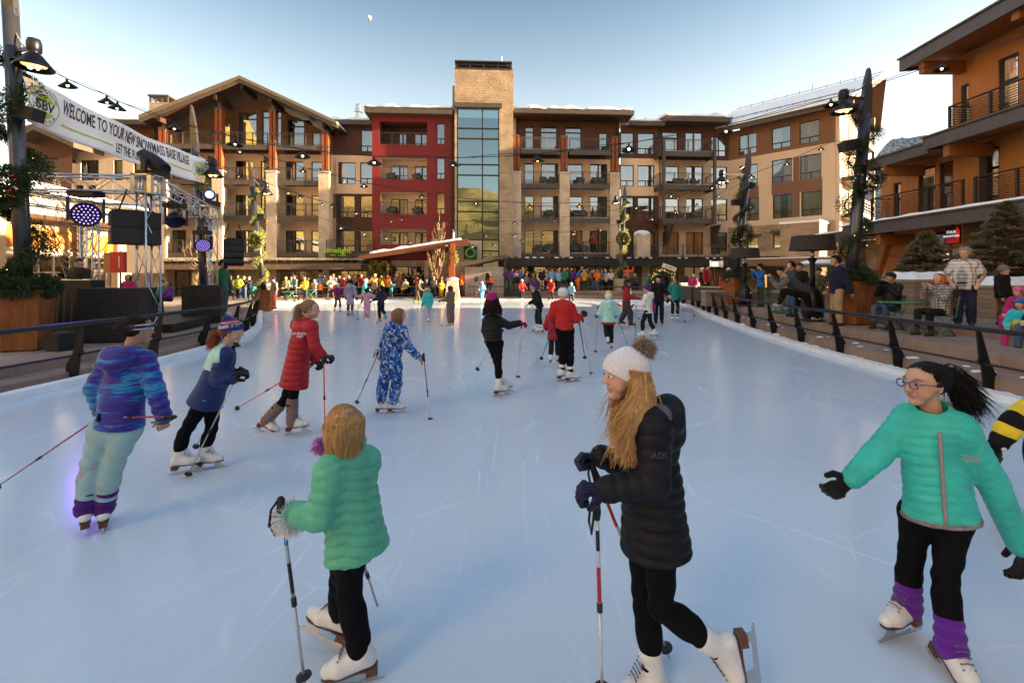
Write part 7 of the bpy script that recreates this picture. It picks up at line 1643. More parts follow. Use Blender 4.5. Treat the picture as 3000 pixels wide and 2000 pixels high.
J=JJ(p,head=(568,146),sL=(382,330,0),sR=(622,338,0),eL=(285,530,-.02),eR=(685,540,.0),wL=(330,680,.16),wR=(735,712,-.02),pel=(442,740),hem=(450,768),hL=(345,800),hR=(500,800),kL=(272,1020,-.02),kR=(405,1030,.02),aL=(222,1330,-.03),aR=(345,1322,.03))
Pn,B,fr,Jl=person('girl in blue and purple tie dye jacket with pale mint trousers',J,.225,(.45,.85,0),(.1,.99,0),0,'tan',tilt=.05,top=dict(mat=tiedye_mat('tiedye'),r=(.102,.108,.124),sl=(.056,.051,.044),sh=.052,hood=None,flat=1.3),legs=dict(r=(.076,.058,.050),low=.16,wr=.008,mat=smudge_mat('mint_fleece',(.30,.46,.45),(.34,.24,.27)),sock=(knit_mat('violet_knit',(.075,.012,.16)),.01,.16,(.047,.045))),hairs=dict(style='bun',col=(.025,.014,.010),n=420,tie=(-.44,.10,0)),hat=dict(kind='band',mat=M('striped_band',(.10,.09,.16),.8)),glove=None,k=1.04,group=G1,foot={'L':(Vector((-.75,.8,0)),Zv),'R':(Vector((-.6,.8,0)),Zv)},hd={'L':(Vector((.3,.7,-.6)),Vector((.3,0,-1)),1.2),'R':(Vector((.12,0,-1)),Vector((-.8,.5,0)),1.2)})
nbv=(Jl['sL']+Jl['sR'])/2;f2=Field(nbv-Vector((.35,.35,.3)),nbv+Vector((.35,.35,.3)),.008);f2.cap(nbv+Vector((-.07,-.07,.045)),nbv+Vector((.075,-.065,.045)),.062,k=.04);f2.cap(nbv+Vector((-.05,-.125,.0)),nbv+Vector((.05,-.125,.0)),.055,k=.06);f2.cap(nbv+Vector((0,-.12,-.03)),nbv+Vector((0,-.125,-.09)),.06,.04,k=.06);f2.build('hood',_mc['tiedye'],Pn)
c=Jl['head'];f,u,r=fr;hh=.225;mb=MB();mb2=MB()
for zz in(.05,.17):
 mb.tube([c+f*(-.03+.445*math.cos(t))*hh+u*(zz+.12*(zz-.11)+.03*math.cos(t))*hh+r*.385*math.sin(t)*hh for t in np.linspace(0,2*math.pi,32)[:-1]],.0055,6,closed=True)
mb.build('headband_stripe',M('pale_stripe',(.55,.54,.58),.8),Pn,True)
pole('red and grey ski pole carried level behind the tie dye jacket girl',p(812,718,-.06),p(268,722,-.12),(.36,.08,.09),low=(.45,.44,.44),band=[(.22,.34,(.45,.03,.05))],bpos=.90)
pole('red ski pole trailing far to the left of the tie dye jacket girl',p(345,700,.2),px(-30,1440,4.1),(.33,.05,.06),band=[(.55,.62,(.12,.12,.12))])
p=jp(150,900,2.24,4.58)
J=JJ(p,head=(1186,160),sR=(1128,318,-.10),sL=(1150,300,.14),eR=(1095,480,-.14),eL=(1150,440,.2),wR=(1205,462,-.12),wL=(1205,430,.2),pel=(1020,605),hem=(1012,625),hR=(985,640,-.05),hL=(1058,640,.06),kR=(872,830,-.06),kL=(1052,800,.06),aR=(838,985,-.06),aL=(1000,965,.07))
Pn,B,fr,Jl=person('girl in navy and mint jacket with blue and orange bobble hat',J,.222,(.93,.25,0),(.9,.4,0),0,'fair',tilt=.1,top=dict(mat=cloth_mat('navy_jacket',(.008,.028,.12),.6),r=(.105,.10,.135),sl=(.064,.056,.045),flat=1.2,hood=None),legs=dict(r=(.064,.046,.036),low=.03),hairs=dict(style='pony',col=(.20,.05,.018),length=.20,n=420,tie=(-.46,-.06,.02),swing=(-.03,0,0)),hat=dict(mat=knit_mat('royal_knit',(.012,.045,.30)),pom=((.015,.05,.33),.20,(-.26,.56,0)),brim=None,slope=.22),glove=BLKG,k=1.02,group=G1,foot={'R':(Vector((1,.22,.10)),Zv),'L':(Vector((1,.15,.06)),Zv)},hd={'R':(Vector((.75,0,.5)),Vector((.4,.6,-.7)),1.2),'L':(Vector((.8,0,.4)),Vector((.3,-.6,-.7)),1.2)})
nbv=(Jl['sL']+Jl['sR'])/2;up=(nbv-Jl['pel']).normalized();S_=.222*6.6
f2=Field(nbv-Vector((.35,.35,.35)),nbv+Vector((.35,.35,.3)),.009);f2.cap(Jl['sL']-Zv*.01*S_,Jl['sR']-Zv*.01*S_,.067*S_,k=.05);f2.cap(nbv-up*.04,nbv-up*.3,.108*S_,.11*S_,k=.05,flat=((.9,.4,0),1.2));f2.cap(nbv,nbv+up*.05,.062*S_,k=.03);f2.plane_cut(nbv-up*.135-Vector((.9,.4,0))*.0,-up+Vector((.25,.1,0)));f2.plane_cut(nbv+Vector((.035,0,0)),(1,.2,0));f2.build('yoke',cloth_mat('mint_cloth',(.42,.72,.62),.6),Pn)
c=Jl['head'];f,u,r=fr;hh=.222;ht=[o for o in Pn.children if o.name.startswith('hat')][0]
def hatring(nm,z0,z1,mt,big):
 fd=Field(c-Vector((1,1,1))*.18,c+Vector((1,1,1))*.18,.006);Pq=lambda a,b:c+f*a*hh+u*b*hh
 fd.cap(Pq(-.12,.13),Pq(.05,.13),(.365+big)*hh,(.355+big)*hh,k=.05*hh,flat=(r,1.05));fd.cap(Pq(-.08,.3),Pq(-.05,.42),(.30+big-.05)*hh,(.19+big-.05)*hh,k=.1*hh);nn=-(u-f*.22).normalized();fd.plane_cut(Pq(0,z0),nn);fd.plane_cut(Pq(0,z1),-nn);fd.build(nm,mt,ht)
hatring('hat_band',.20,.36,knit_mat('silver_knit',(.45,.47,.52)),.065);hatring('orange_band',.385,.50,knit_mat('orange_knit',(.75,.12,.02)),.065);hatring('white_stripe',.43,.455,knit_mat('white_knit',(.8,.8,.8)),.075)
T_='OS BRON'
for i,ch in enumerate(T_):
 th=R(-150+22*i);rad=Vector((0,0,0))+(-r*math.sin(-th)if False else(f*math.cos(th)+r*math.sin(-th)))
 pos=c+f*(-.035)*hh+u*(.285-.16*math.cos(th)*-.2)*hh+(f*math.cos(th)*1.06+r*(-math.sin(th))*.97)*.425*hh
 if ch==' ':continue
 nz=(f*math.cos(th)-r*math.sin(th)).normalized();xx=u.cross(nz).normalized();Mx=Matrix((xx.to_4d(),u.to_4d(),nz.to_4d(),(0,0,0,1))).transposed();Mx.translation=pos;Mx[3][3]=1
 for k_ in range(3):Mx[3][k_]=0
 text_obj('hat_letter',ch,.044,M('navy_letter',(.01,.02,.12),.8),ht,Mx,.004,.0012)
text_obj('jacket_logo','* ----',.018,M('logo_white',(.7,.7,.72),.5),Pn,Matrix.Translation(p(1005,612,-.168)-B)@Matrix.Rotation(R(90),4,'X'),.002)
pole('long grey ski pole planted before the navy and mint jacket girl',p(1232,425,-.14),px(150+880/2.24,900+1135/2.24,4.43),(.48,.47,.46),low=(.42,.41,.40))
pole('grey ski pole on the far side of the navy and mint jacket girl',p(1210,430,.2),px(150+935/2.24,900+940/2.24,5.0),(.48,.47,.46),low=(.42,.41,.40))
p=jp(700,850,3.485,5.65)
J=JJ(p,head=(733,195),sR=(742,360,-.13),sL=(590,340,.13),eR=(775,575,-.16),eL=(700,600,.22),wR=(862,672,-.14),wL=(775,715,.2),pel=(590,720),hem=(562,965),hR=(590,890,-.05),hL=(560,890,.07),kR=(548,1110,-.04),kL=(462,1130,.08),aR=(540,1330,-.05),aL=(285,1320,.10))
REDC=cloth_mat('red_coat',(.36,.004,.012),.55,.35)
Pn,B,fr,Jl=person('woman in long red padded coat with blond ponytail and orange poles',J,.228,(.95,.22,0),(.75,.62,0),0,'fair',tilt=.08,top=dict(mat=REDC,r=(.102,.098,.135),q=(.010,.075),sl=(.058,.050,.042),flat=1.2),legs=dict(r=(.060,.045,.036),low=.04,sock=(knit_mat('taupe_knit',(.24,.16,.13)),-.02,.24,(.044,.046))),hairs=dict(style='pony',col=(.24,.15,.075),length=.20,n=420,tie=(-.42,.22,0),swing=(-.02,0,-.02)),glove=BLKG,k=1.08,group=G1,foot={'R':(Vector((1,.1,.10)),Zv),'L':(Vector((1,.1,-.5)),Vector((.5,0,1)))},hd={'R':(Vector((.75,0,-.1)),Vector((.2,.3,-1)),1.2),'L':(Vector((.7,-.2,-.5)),Vector((-.3,.2,-1)),1.1)})
text_obj('coat_lettering','Foundations',.062,M('coat_white',(.75,.72,.72),.7),Pn,Matrix.Translation(p(608,440,-.172)-B)@Matrix.Rotation(R(-6),4,'Z')@Matrix.Rotation(R(90),4,'X')@Matrix.Shear('XY',4,(.25,0)),.003)
MB().tube([p(x,y,-.178)-B for x,y in((580,478),(600,463),(625,476),(650,480),(655,466),(638,463),(618,484),(590,470))],.0035,6).build('coat_flourish',_mc['coat_white'],Pn,True)
OR=(.85,.16,.015)
pole('orange ski pole planted upright before the woman in red coat',p(865,655,-.17),px(952,1266,5.72),OR,r=.009)
pole('orange ski pole trailing behind the woman in red coat',p(775,730,.2),px(683,1202,2632.5/(1202-806)),OR,r=.009)
p=jp(700,850,3.485,6.5)
J=JJ(p,head=(1635,255),sL=(1525,400,.04),sR=(1672,405,-.06),eL=(1480,560,.06),eR=(1715,560,-.10),wL=(1462,660,.16),wR=(1815,668,-.05),pel=(1552,730),hem=(1552,770),hL=(1515,775),hR=(1598,775),kL=(1475,945),kR=(1612,955),aL=(1448,1150),aR=(1572,1150))
CAMO=camo_mat('blue_camo',[(.02,.12,.42),(.007,.015,.10),(.035,.20,.58),(.42,.48,.55),(.01,.03,.16)],17)
Pn,B,fr,Jl=person('child in blue camouflage fleece one-piece with skating poles',J,.212,(.8,.55,0),(.35,.93,0),0,'fair',tilt=.12,top=dict(mat=CAMO,r=(.108,.108,.108),sl=(.058,.052,.045),hood='big',flat=1.25,collar=True),legs=dict(r=(.084,.066,.058),mat=CAMO,low=.12,wr=.006),hairs=dict(style='bob',col=(.27,.15,.07),length=.19,n=320),k=1.02,group=G1,foot={'L':(Vector((1,.28,.0)),Zv),'R':(Vector((1,.25,0)),Zv)},hd={'R':(Vector((.9,0,-.15)),Vector((0,.5,-.8)),1.2),'L':(Vector((-.3,.5,-.6)),Vector((0,0,-1)),1.2)})
f2=Field(Jl['sL']-Vector((.3,.3,.2)),Jl['sR']+Vector((.3,.3,.25)),.01);nbv=(Jl['sL']+Jl['sR'])/2;f2.cap(nbv+Vector((-.09,-.03,.05)),nbv+Vector((.02,-.06,.035)),.035,.03,k=.02);f2.build('hood_lining',M('red_fleece',(.35,.01,.03),.9),Pn)
pole('red and black ski pole at arm\'s length from the blue camouflage child',p(1885,650,-.05),px(700+1956/3.485,850+1352/3.485,6.24),(.33,.03,.04),low=(.62,.60,.56),band=[(.55,.64,(.02,.02,.02))])
pole('red ski pole trailing behind the blue camouflage child',p(1440,600,.2),px(700+1192/3.485,850+1172/3.485,6.9),(.35,.03,.04),low=(.3,.3,.31),band=[(.55,.72,(.02,.02,.02))])
# skaters further out
PI=math.pi
CM={}
def cl(name,col,**k):return cloth_mat('cloth_'+name,col,**k)
COLS=dict(red=(.42,.012,.016),crimson=(.30,.008,.018),orange=(.70,.13,.012),white=(.70,.68,.66),cream=(.55,.47,.36),grey=(.18,.17,.17),charcoal=(.035,.035,.04),black=(.008,.008,.010),navy=(.010,.014,.045),blue=(.015,.12,.42),skyblue=(.16,.36,.55),teal=(.008,.19,.17),turquoise=(.04,.50,.45),mint=(.36,.68,.60),green=(.012,.14,.055),lime=(.38,.50,.03),yellow=(.72,.52,.02),mustard=(.45,.22,.02),brown=(.09,.045,.022),tan=(.34,.22,.12),pink=(.62,.12,.26),palepink=(.62,.30,.40),magenta=(.42,.02,.16),purple=(.10,.02,.22),lilac=(.34,.28,.38),denim=(.045,.085,.18),maroon=(.10,.012,.02))
def cc(n):return cl(n,COLS[n])
HC=dict(blond=(.40,.26,.10),brown=(.10,.05,.022),dark=(.018,.012,.010),ginger=(.36,.10,.02),grey=(.32,.31,.30),white=(.6,.58,.55))
def gpole(label,P,w,side,f,tilt=.25,col=(.4,.4,.42),out=.1):
 r=f.cross(Zv);a=w+Zv*.06;b=Vector((a.x,a.y,0))+f*tilt+r*side*out;b.z=.0;return pole(label,a,b,col,lod=1,strap=False,r=.008)
def fig(label,u,vt,vb=None,yaw=0,jacket='black',trousers='black',Y=None,z=0,S=None,hairc=None,style='short',hat=None,pom=None,lod=1,skate_on=True,arms='pole',leg='stride',glove='charcoal',lean=0,group=G1,q=None,hood=None,skin='fair',long=0,poles=None,hk=6.9,look=None,tilt=0,hatk={},topk={},legk={},boot=None,length=None,**pk):
 if Y is None:Y=F*(H-z)/(vb-HZ)
 X=(u-1500)/F*Y
 if S is None:S=max(.85,H+(HZ-vt)/F*Y-z)
 if S<1.5:hk=min(hk,6.2)
 J,hh,f=pose(S,(X,Y,z),yaw,arms,leg,lean,hk,skate_on=skate_on,**pk)
 if long:up=(J['sL']+J['sR'])/2-J['pel'];J['hem']=J['pel']-Zv*long*S+f*0
 mat=cc(jacket)if isinstance(jacket,str)else jacket
 top=dict(mat=mat,q=q,hood=hood,hem=.045);top.update(topk)
 if long:top['r']=(.10,.10,.125)
 lg=dict(mat=cc(trousers)if isinstance(trousers,str)else trousers,low=.06);lg.update(legk)
 if boot:lg['boot']=cc(boot)
 ht=None
 if hat:ht=dict(mat=knit_mat('knit_'+hat,COLS[hat])if isinstance(hat,str)else hat,slope=.5,low=-.06,big=.06,**hatk)
 if ht and pom:ht['pom']=(COLS.get(pom,FUR_C)if isinstance(pom,str)else pom,.22)
 fy=yaw if look is None else look;face=Vector((math.sin(fy),-math.cos(fy),0))
 hr=None
 if hairc:hr=dict(style=style,col=HC[hairc]);hr['length']=length or(.32*S/1.6 if style=='long' else.2*S/1.5)
 k=S/1.62 if skate_on else S/1.75
 P,B,fr,Jl=person(label,J,hh,face,f,lod,skin,tilt=tilt,top=top,legs=lg,hairs=hr,hat=ht,glove=cc(glove)if glove else None,feet='skate' if skate_on else cl('dark_shoe',(.03,.022,.018)),k=k,group=group,g=z,loc=Vector((X,Y,z)))
 if poles:
  for s,e,tl,o_,nm in poles:gpole(nm,P,J['w'+s],e,f,tl,poles_col.get(label[:8],(.4,.4,.42)),o_)
 return P,J,f
poles_col={}
p=jp(1350,800,3.36,7.4)
J=JJ(p,head=(312,262),sL=(255,462,.0),sR=(372,462,.0),eL=(238,560,.05),wL=(262,640,.16),eR=(470,515,.0),wR=(578,492,-.02),pel=(328,645),hem=(325,655),hL=(300,690),hR=(368,690),kL=(352,870,.10),aL=(405,1075,.22),kR=(370,900,-.02),aR=(372,1110,-.02))
person('girl in magenta bobble hat and black down jacket stretching one arm out',J,.215,(.15,1,0),(.0,1,0),0,'fair',top=dict(mat=cloth_mat('black_down',(.0085,.008,.009),.42,.4),r=(.100,.098,.104),q=(.015,.055),sl=(.062,.052,.044)),legs=dict(r=(.070,.046,.036)),hairs=dict(style='long',col=(.018,.011,.009),length=.25,n=420,flare=.45),hat=dict(mat=knit_mat('magenta_knit',(.36,.012,.17)),pom=((.42,.01,.10),.16,(-.25,.58,-.42)),slope=.05,low=-.26,big=.09),glove=knit_mat('maroon_glove',(.22,.006,.03)),k=1.04,group=G1,foot={'L':(Vector((1,.3,0)),Zv),'R':(Vector((.9,.5,.0)),Zv)},hd={'R':(Vector((1,0,-.05)),Vector((0,-.3,-1)),1.1),'L':(Vector((.3,.6,-.6)),Vector((0,0,-1)),1)})
pole('thin pale ski pole hanging from the outstretched arm of the magenta hat girl',p(602,480,-.02),px(1350+560/3.36,800+1050/3.36,7.5),(.55,.54,.55),lod=1,strap=False,r=.007);pole('thin pale ski pole left of the magenta hat girl',p(420,560,.25),px(1350+150/3.36,800+965/3.36,8.2),(.5,.5,.52),lod=1,strap=False,r=.007)
p=jp(1350,800,3.36,8.43)
J=JJ(p,head=(1005,205),sL=(920,318),sR=(1082,318),eL=(888,430,.03),wL=(925,505,.18),eR=(1135,455,.0),wR=(1180,425,.04),pel=(1025,520),hem=(1025,548),hL=(990,560),hR=(1062,560),kL=(1010,760),kR=(1078,770),aL=(990,965),aR=(1072,985))
person('woman in bright red padded jacket and white hat with brown bobble',J,.232,(.05,1,0),(.1,1,0),0,'fair',top=dict(mat=cl('bright_red',(.45,.008,.012),rough=.55),r=(.118,.108,.118),q=(.011,.06),sl=(.064,.056,.045),flat=1.35),legs=dict(r=(.080,.056,.042)),hat=dict(mat=_mc['white_knit'],pom=((.16,.08,.04),.22,(-.15,.62,0)),slope=.05,low=-.18,big=.07),glove=BLKG,k=1.12,group=G1,foot={'L':(Vector((.9,.6,0)),Zv),'R':(Vector((.95,.4,0)),Zv)},hd={'R':(Vector((.5,0,.7)),Vector((.4,.6,-.4)),1.2),'L':(Vector((.3,.8,0)),Vector((0,0,-1)),1)})
pole('black ski pole in the right hand of the red jacket woman',p(1160,450,-.02),px(1350+1225/3.36,800+850/3.36,8.8),(.02,.02,.022),lod=1,r=.009,strap=False);pole('weathered white ski pole slanting right of the red jacket woman',p(1192,415,.02),px(1350+1287/3.36,800+1018/3.36,8.3),(.50,.45,.38),lod=1,r=.010,strap=False);pole('black ski pole to the left of the red jacket woman',p(915,505,.25),px(1350+788/3.36,800+855/3.36,10.3),(.02,.02,.022),lod=1,r=.009,strap=False)
fig('child in long red coat half hidden behind the red jacket woman',1624,934,1071,PI*.93,'crimson','black',S=1.28,long=.10,hairc='blond',style='bob',arms='pole',poles=[('R',1,-.15,.1,'grey ski pole between the two red coats')])
P,J,f=fig('child in pale mint padded jacket with yellow and white hat',1783,861,1026,PI,'mint','black',hat='white',q=(.008,.06),hood=True,leg='kick',phase=1,arms='pole',glove='teal',hk=6.6,topk=dict(r=(.115,.105,.115)),hairc='blond',style='none')
hb_=[o for o in P.children if o.name.startswith('hat')][0];ccx=Vector(P['_c']);fd=Field(ccx-Vector((.2,)*3),ccx+Vector((.2,.2,.25)),.012);fd.cap(ccx+Zv*.05,ccx+Zv*.09,.088,k=.03);fd.plane_cut(ccx+Zv*.07,-Zv);fd.build('yellow_crown',knit_mat('knit_yellow',COLS['yellow']),hb_)
p=jp(1350,800,3.36,12);MB().tube([J['pel']-P.location-Zv*.10+Vector((.16*math.cos(t),.12*math.sin(t),0))for t in np.linspace(0,2*PI,17)[:-1]],.035,6,closed=True).build('red_hem',cc('red'),P,True)
pole('bright blue ski pole left of the mint jacket child',J['wL']+Zv*.05,gnd(1350+1325/3.36,800+795/3.36),(.02,.35,.50),lod=1,strap=False,r=.009);pole('bright blue ski pole right of the mint jacket child',J['wR']+Zv*.05,gnd(1350+1668/3.36,800+765/3.36),(.02,.35,.50),lod=1,strap=False,r=.009)
P,J,f=fig('skater in black jacket with purple hat leaning forward',1580,830,976,-PI*.42,'black','black',S=1.72,hat='purple',pom='purple',lean=.32,arms='pole',leg='wide',glove='white',topk=dict(trim=cc('palepink')));bp=P;f2=Field(Vector(bp['_c'])-Vector((.4,)*3),Vector(bp['_c'])+Vector((.4,)*3),.014);n0=(J['sL']+J['sR'])/2-P.location;f2.cap(n0+Vector((-.06,-.06,.04)),n0+Vector((.12,.06,.03)),.06,k=.03);f2.build('fur_hood',M('hood_fur',(.45,.40,.42),.95,0,.3,30,.6,90),P)
pole('red ski pole of the leaning black jacket skater',J['wR']+Zv*.05,gnd(1350+825/3.36,800+520/3.36),(.30,.04,.05),lod=1,strap=False);pole('thin dark ski pole behind the leaning black jacket skater',J['wL']+Zv*.05,gnd(1350+900/3.36,800+600/3.36),(.1,.1,.11),lod=1,strap=False)
P,J,f=fig('woman in red parka with black fur collar and black hat',1835,822,961,PI*.42,'crimson','charcoal',hat='black',pom='brown',arms='fwd',leg='stride',glove='maroon',hairc='brown',style='bob',long=.06,legk=dict(r=(.09,.075,.06)),boot='brown');n0=(J['sL']+J['sR'])/2-P.location;f2=Field(n0-Vector((.3,)*3),n0+Vector((.3,)*3),.014);f2.cap(n0+Zv*.04-Vector((.05,0,0)),n0+Zv*.05+Vector((.06,0,0)),.10,k=.03);f2.build('fur_collar',M('collar_fur',(.012,.010,.010),.95,0,.3,30,.6,90),P)
P,J,f=fig('child in white jacket with grey fur hood and purple bobble hat',1898,838,995,-PI*.72,'white','black',hat='purple',pom='purple',arms='fwd',leg='stride',phase=-1,hood=True,glove='purple',topk=dict(r=(.112,.105,.115)));n0=(J['sL']+J['sR'])/2-P.location;f2=Field(n0-Vector((.3,)*3),n0+Vector((.3,)*3),.013);f2.cap(n0+Zv*.05-Vector((.09,.03,0)),n0+Zv*.06+Vector((.10,-.04,0)),.05,k=.03);f2.build('fur_hood',M('hood_fur_grey',(.20,.18,.17),.95,0,.3,30,.6,90),P);MB().tube([n0+Vector((.10,-.15,-.06)),J['pel']-P.location+Vector((.13,-.16,.0)),J['pel']-P.location+Vector((.14,-.16,-.08))],.014,6).build('black_stripe',cc('black'),P)
pole('blue ski pole upright left of the white jacket child',J['wL']+Zv*.05,gnd(1350+1717/3.36,800+668/3.36),(.02,.10,.28),lod=1,strap=False,r=.009);pole('white ski pole just right of the red parka woman',J['wL']+Vector((.3,.4,.0)),gnd(1350+1750/3.36,800+450/3.36),(.6,.58,.55),lod=1,strap=False)
P,J,f=fig('tall man all in black with black beanie turning his head',1930,808,954,-.15,'black','black',hat='black',arms='pole',leg='stand',glove=None,look=-1.0,hairc='dark',style='none',long=.05,boot='black',legk=dict(r=(.066,.054,.05)))
pole('silver ski pole slanting right from the man in black',J['wL']+Zv*.08,gnd(1350+2215/3.36,800+490/3.36),(.5,.5,.5),lod=1,strap=False,r=.010)
P,J,f=fig('woman in teal jacket with dark hair in a bun',1978,815,942,-.35,'teal','black',arms='back',leg='stand',glove='black',look=-1.1,hairc='dark',style='bun',skin='tan');pole('dark ski pole behind the teal jacket woman',J['wL']+Zv*.05,gnd(1350+2305/3.36,800+425/3.36),(.05,.05,.05),lod=1,strap=False)
fig('child in yellow hooded coat partly hidden behind the mint jacket child',1786,845,960,.2,'mustard','navy',S=1.15,hat='orange',arms='out',glove='purple')
fig('child in pink hood seen over the white jacket child',1903,845,958,.1,'magenta','teal',S=1.2,arms='down')
P,J,f=fig('child in magenta sparkling jacket with white hat',989,831,917,PI*.95,spots_mat('sparkle',(.16,.006,.07),(.7,.45,.55),34,.22),'brown',hat='white',arms='out',topk=dict(trim=cc('red')))
fig('woman in long lilac quilted coat with dark hair',1026,819,928,PI*.97,'lilac','brown',hairc='dark',style='long',arms='down',q=(.011,.07),hood='big',long=.20,leg='stand',boot='lilac')
P,J,f=fig('child in pink fleece one-piece with hot pink collar',1075,845,936,PI*.9,'palepink','palepink',hairc='dark',style='bob',arms='out',leg='stand',topk=dict(r=(.11,.11,.11)),legk=dict(r=(.085,.07,.06)));n0=(J['sL']+J['sR'])/2-P.location;f2=Field(n0-Vector((.3,)*3),n0+Vector((.3,)*3),.014);f2.cap(n0+Vector((-.05,-.06,.02)),n0+Vector((.05,-.06,.02)),.05,k=.02);f2.cap(n0+Vector((0,-.08,-.04)),n0+Vector((.02,-.08,-.10)),.03,k=.02);f2.build('hood_lining',cc('pink'),P)
gpole('red ski pole left of the pink one-piece child',P,J['wL'],-1,f,-.5,(.30,.03,.04),-.35)
P,J,f=fig('girl in dark navy jacket with turquoise skates',1116,839,946,-PI*.72,'navy','black',hairc='dark',style='pony',arms='pole',leg='kick',phase=-1,boot='turquoise',side_lean=.08);gpole('dark red ski pole left of the navy jacket girl',P,J['wR'],1,f,.35,(.20,.03,.03));gpole('dark red ski pole right of the navy jacket girl',P,J['wL'],-1,f,-.4,(.20,.03,.03))
fig('skater in emerald jacket with white hat near the far rail',1066,812,905,PI*.6,'turquoise','brown',hat='white',arms='fwd',S=1.72,lean=.15)
fig('girl in olive jacket with lime green skates leaning by the far rail',1222,821,893,PI*.55,cl('olive',(.10,.075,.03)),'brown',hairc='brown',style='long',arms='rail',lean=.2,boot='lime',S=1.6)
P,J,f=fig('child in turquoise jacket with white headband and floral leggings',1253,845,949,-PI*.78,'turquoise',spots_mat('floral',(.50,.46,.52),(.16,.03,.12),46,.3),hairc='blond',style='pony',arms='down',leg='stride',hood=True,glove='white');ccx=Vector(P['_c']);MB().tube([ccx+Vector((.105*math.cos(t),.115*math.sin(t),.03-.02*math.sin(t)))for t in np.linspace(0,2*PI,21)[:-1]],.03,6,closed=True).build('headband',cc('white'),P,True);n0=(J['sL']+J['sR'])/2-P.location;f2=Field(n0-Vector((.3,)*3),n0+Vector((.3,)*3),.013);f2.cap(n0+Vector((-.02,-.09,.03)),n0+Vector((.08,-.07,.0)),.05,k=.03);f2.build('hood_lining',cc('lime'),P)
P,J,f=fig('child in leopard print one-piece with brown hair',1320,838,957,-PI*.68,spots_mat('leopard',(.20,.145,.10),(.025,.018,.015),42,.36),spots_mat('leopard',(.20,.145,.10),(.025,.018,.015),42,.36),hairc='brown',style='bob',arms='fwd',leg='stand',topk=dict(r=(.115,.115,.115)),legk=dict(r=(.095,.08,.062)));pole('dark upright ski pole of the leopard print child',J['wR']+Zv*.06,gnd(900+1318/3.36,600+1200/3.36),(.06,.03,.03),lod=1,strap=False)
fig('small child in pale blue snowsuit far out on the ice',1412,826,889,.15,'skyblue','skyblue',hat='white',arms='pole',poles=[('R',1,.2,.5,'short ski pole of the pale blue snowsuit child')],topk=dict(r=(.12,.12,.12)))
fig('child in red coat with white hat skating near the far steps',1529,808,884,.3,'red','black',hat='white',arms='pole',long=.06,S=1.62)
fig('woman in scarlet ski jacket skating before the far steps',1614,812,891,-.3,'red','black',hairc='brown',style='long',arms='fwd',hood=True,S=1.68,long=.05,boot='cream')
fig('girl in pale blue grey vest with white hat near the far steps',1674,826,893,-.5,'skyblue','navy',hat='white',arms='pole',S=1.42,poles=[('L',-1,.3,.2,'pale ski pole of the girl with white hat near the steps')])
Yk=3.25;p=lambda u,v,dy=0:px(u,v,Yk+dy)
J=dict(head=p(3090,1060),sR=p(3040,1185,-.1),sL=p(3120,1190,.1),eR=p(2968,1235,-.12),wR=p(2925,1300,-.1),eL=p(3180,1330),wL=p(3170,1420),pel=p(3080,1440),hL=p(3100,1470,.05),hR=p(3060,1470,-.05),kL=p(3110,1600,.05),kR=p(3040,1610,-.05),aL=p(3120,1740),aR=p(3040,1750))
P,B,fr,Jl=person('child in black and yellow jacket at the right edge of the ice',J,.2,(-1,-.1,0),(-1,-.2,0),0,'fair',top=dict(mat=BLACK,r=(.11,.11,.11),sl=(.062,.058,.05)),legs=dict(r=(.085,.07,.06),mat=camo_mat('green_pink',[(.02,.22,.05),(.40,.02,.10),(.6,.6,.6)],12)),hat=dict(mat=BLKG,slope=.4,low=-.05),glove=BLKG,group=G1,hd={'R':(Vector((-.5,0,-.8)),Vector((.4,.2,-.4)),1.0)})
f2=Field(Jl['wR']-Vector((.3,)*3),Jl['sR']+Vector((.3,)*3),.008);a,b=Jl['sR'],Jl['eR'];f2.cap(a.lerp(b,.30),a.lerp(b,.72),.080,.076,k=.02);f2.build('yellow_panel',cc('yellow'),P);f2=Field(Jl['wR']-Vector((.3,)*3),Jl['sR']+Vector((.3,)*3),.008);a,b=Jl['eR'],Jl['wR'];f2.cap(a.lerp(b,.30),a.lerp(b,.42),.0715,.071,k=.02);f2.build('yellow_cuff',cc('yellow'),P);MB().sphere(Jl['wR']+Vector((-.01,-.045,-.02)),.016,10,6).build('glove_badge',cc('white'),P,True)
pole('ski pole tip showing below the turquoise sleeve',p(2928,1310,-.1),px(2928,1536,3.55),(.5,.5,.52),lod=0)
# people on the right terrace
G2='onlookers on the right terrace'
def st(label,u,vt,Y,z,yaw,jacket,trousers,**k):
 k.setdefault('leg','stand');k.setdefault('arms','down');k.setdefault('glove',None);k.setdefault('lod',1);k.setdefault('group',G2);return fig(label,u,vt,None,yaw,jacket,trousers,Y=Y,z=z,skate_on=False,**k)
st('man in navy jacket and tan trousers beside the garlanded post',2452,752,12.55,.58,-PI*.55,cl('navy_wool',(.006,.009,.028),rough=.9),'tan',hairc='dark',arms='back',topk=dict(r=(.125,.12,.12),sl=(.066,.058,.05)),legk=dict(r=(.078,.062,.055)),skin='tan')
st('man in camouflage jacket and striped hat behind the patio heater',2399,786,14.9,.58,-.7,camo_mat('army_camo',[(.16,.12,.07),(.07,.055,.03),(.26,.20,.12),(.03,.025,.018)],12),'denim',hat='charcoal',arms='pocket',topk=dict(r=(.13,.125,.125)))
st('dark haired man in grey jacket and blue jeans behind the crouching man',2320,768,15.2,.58,-PI*.5,'charcoal','denim',hairc='dark',arms='fwd');st('man in black jacket and brown cap behind the patio heater post',2343,772,17,.58,-.9,'black','black',hairc='brown',hat='brown',hatk=dict(kind='cap'))
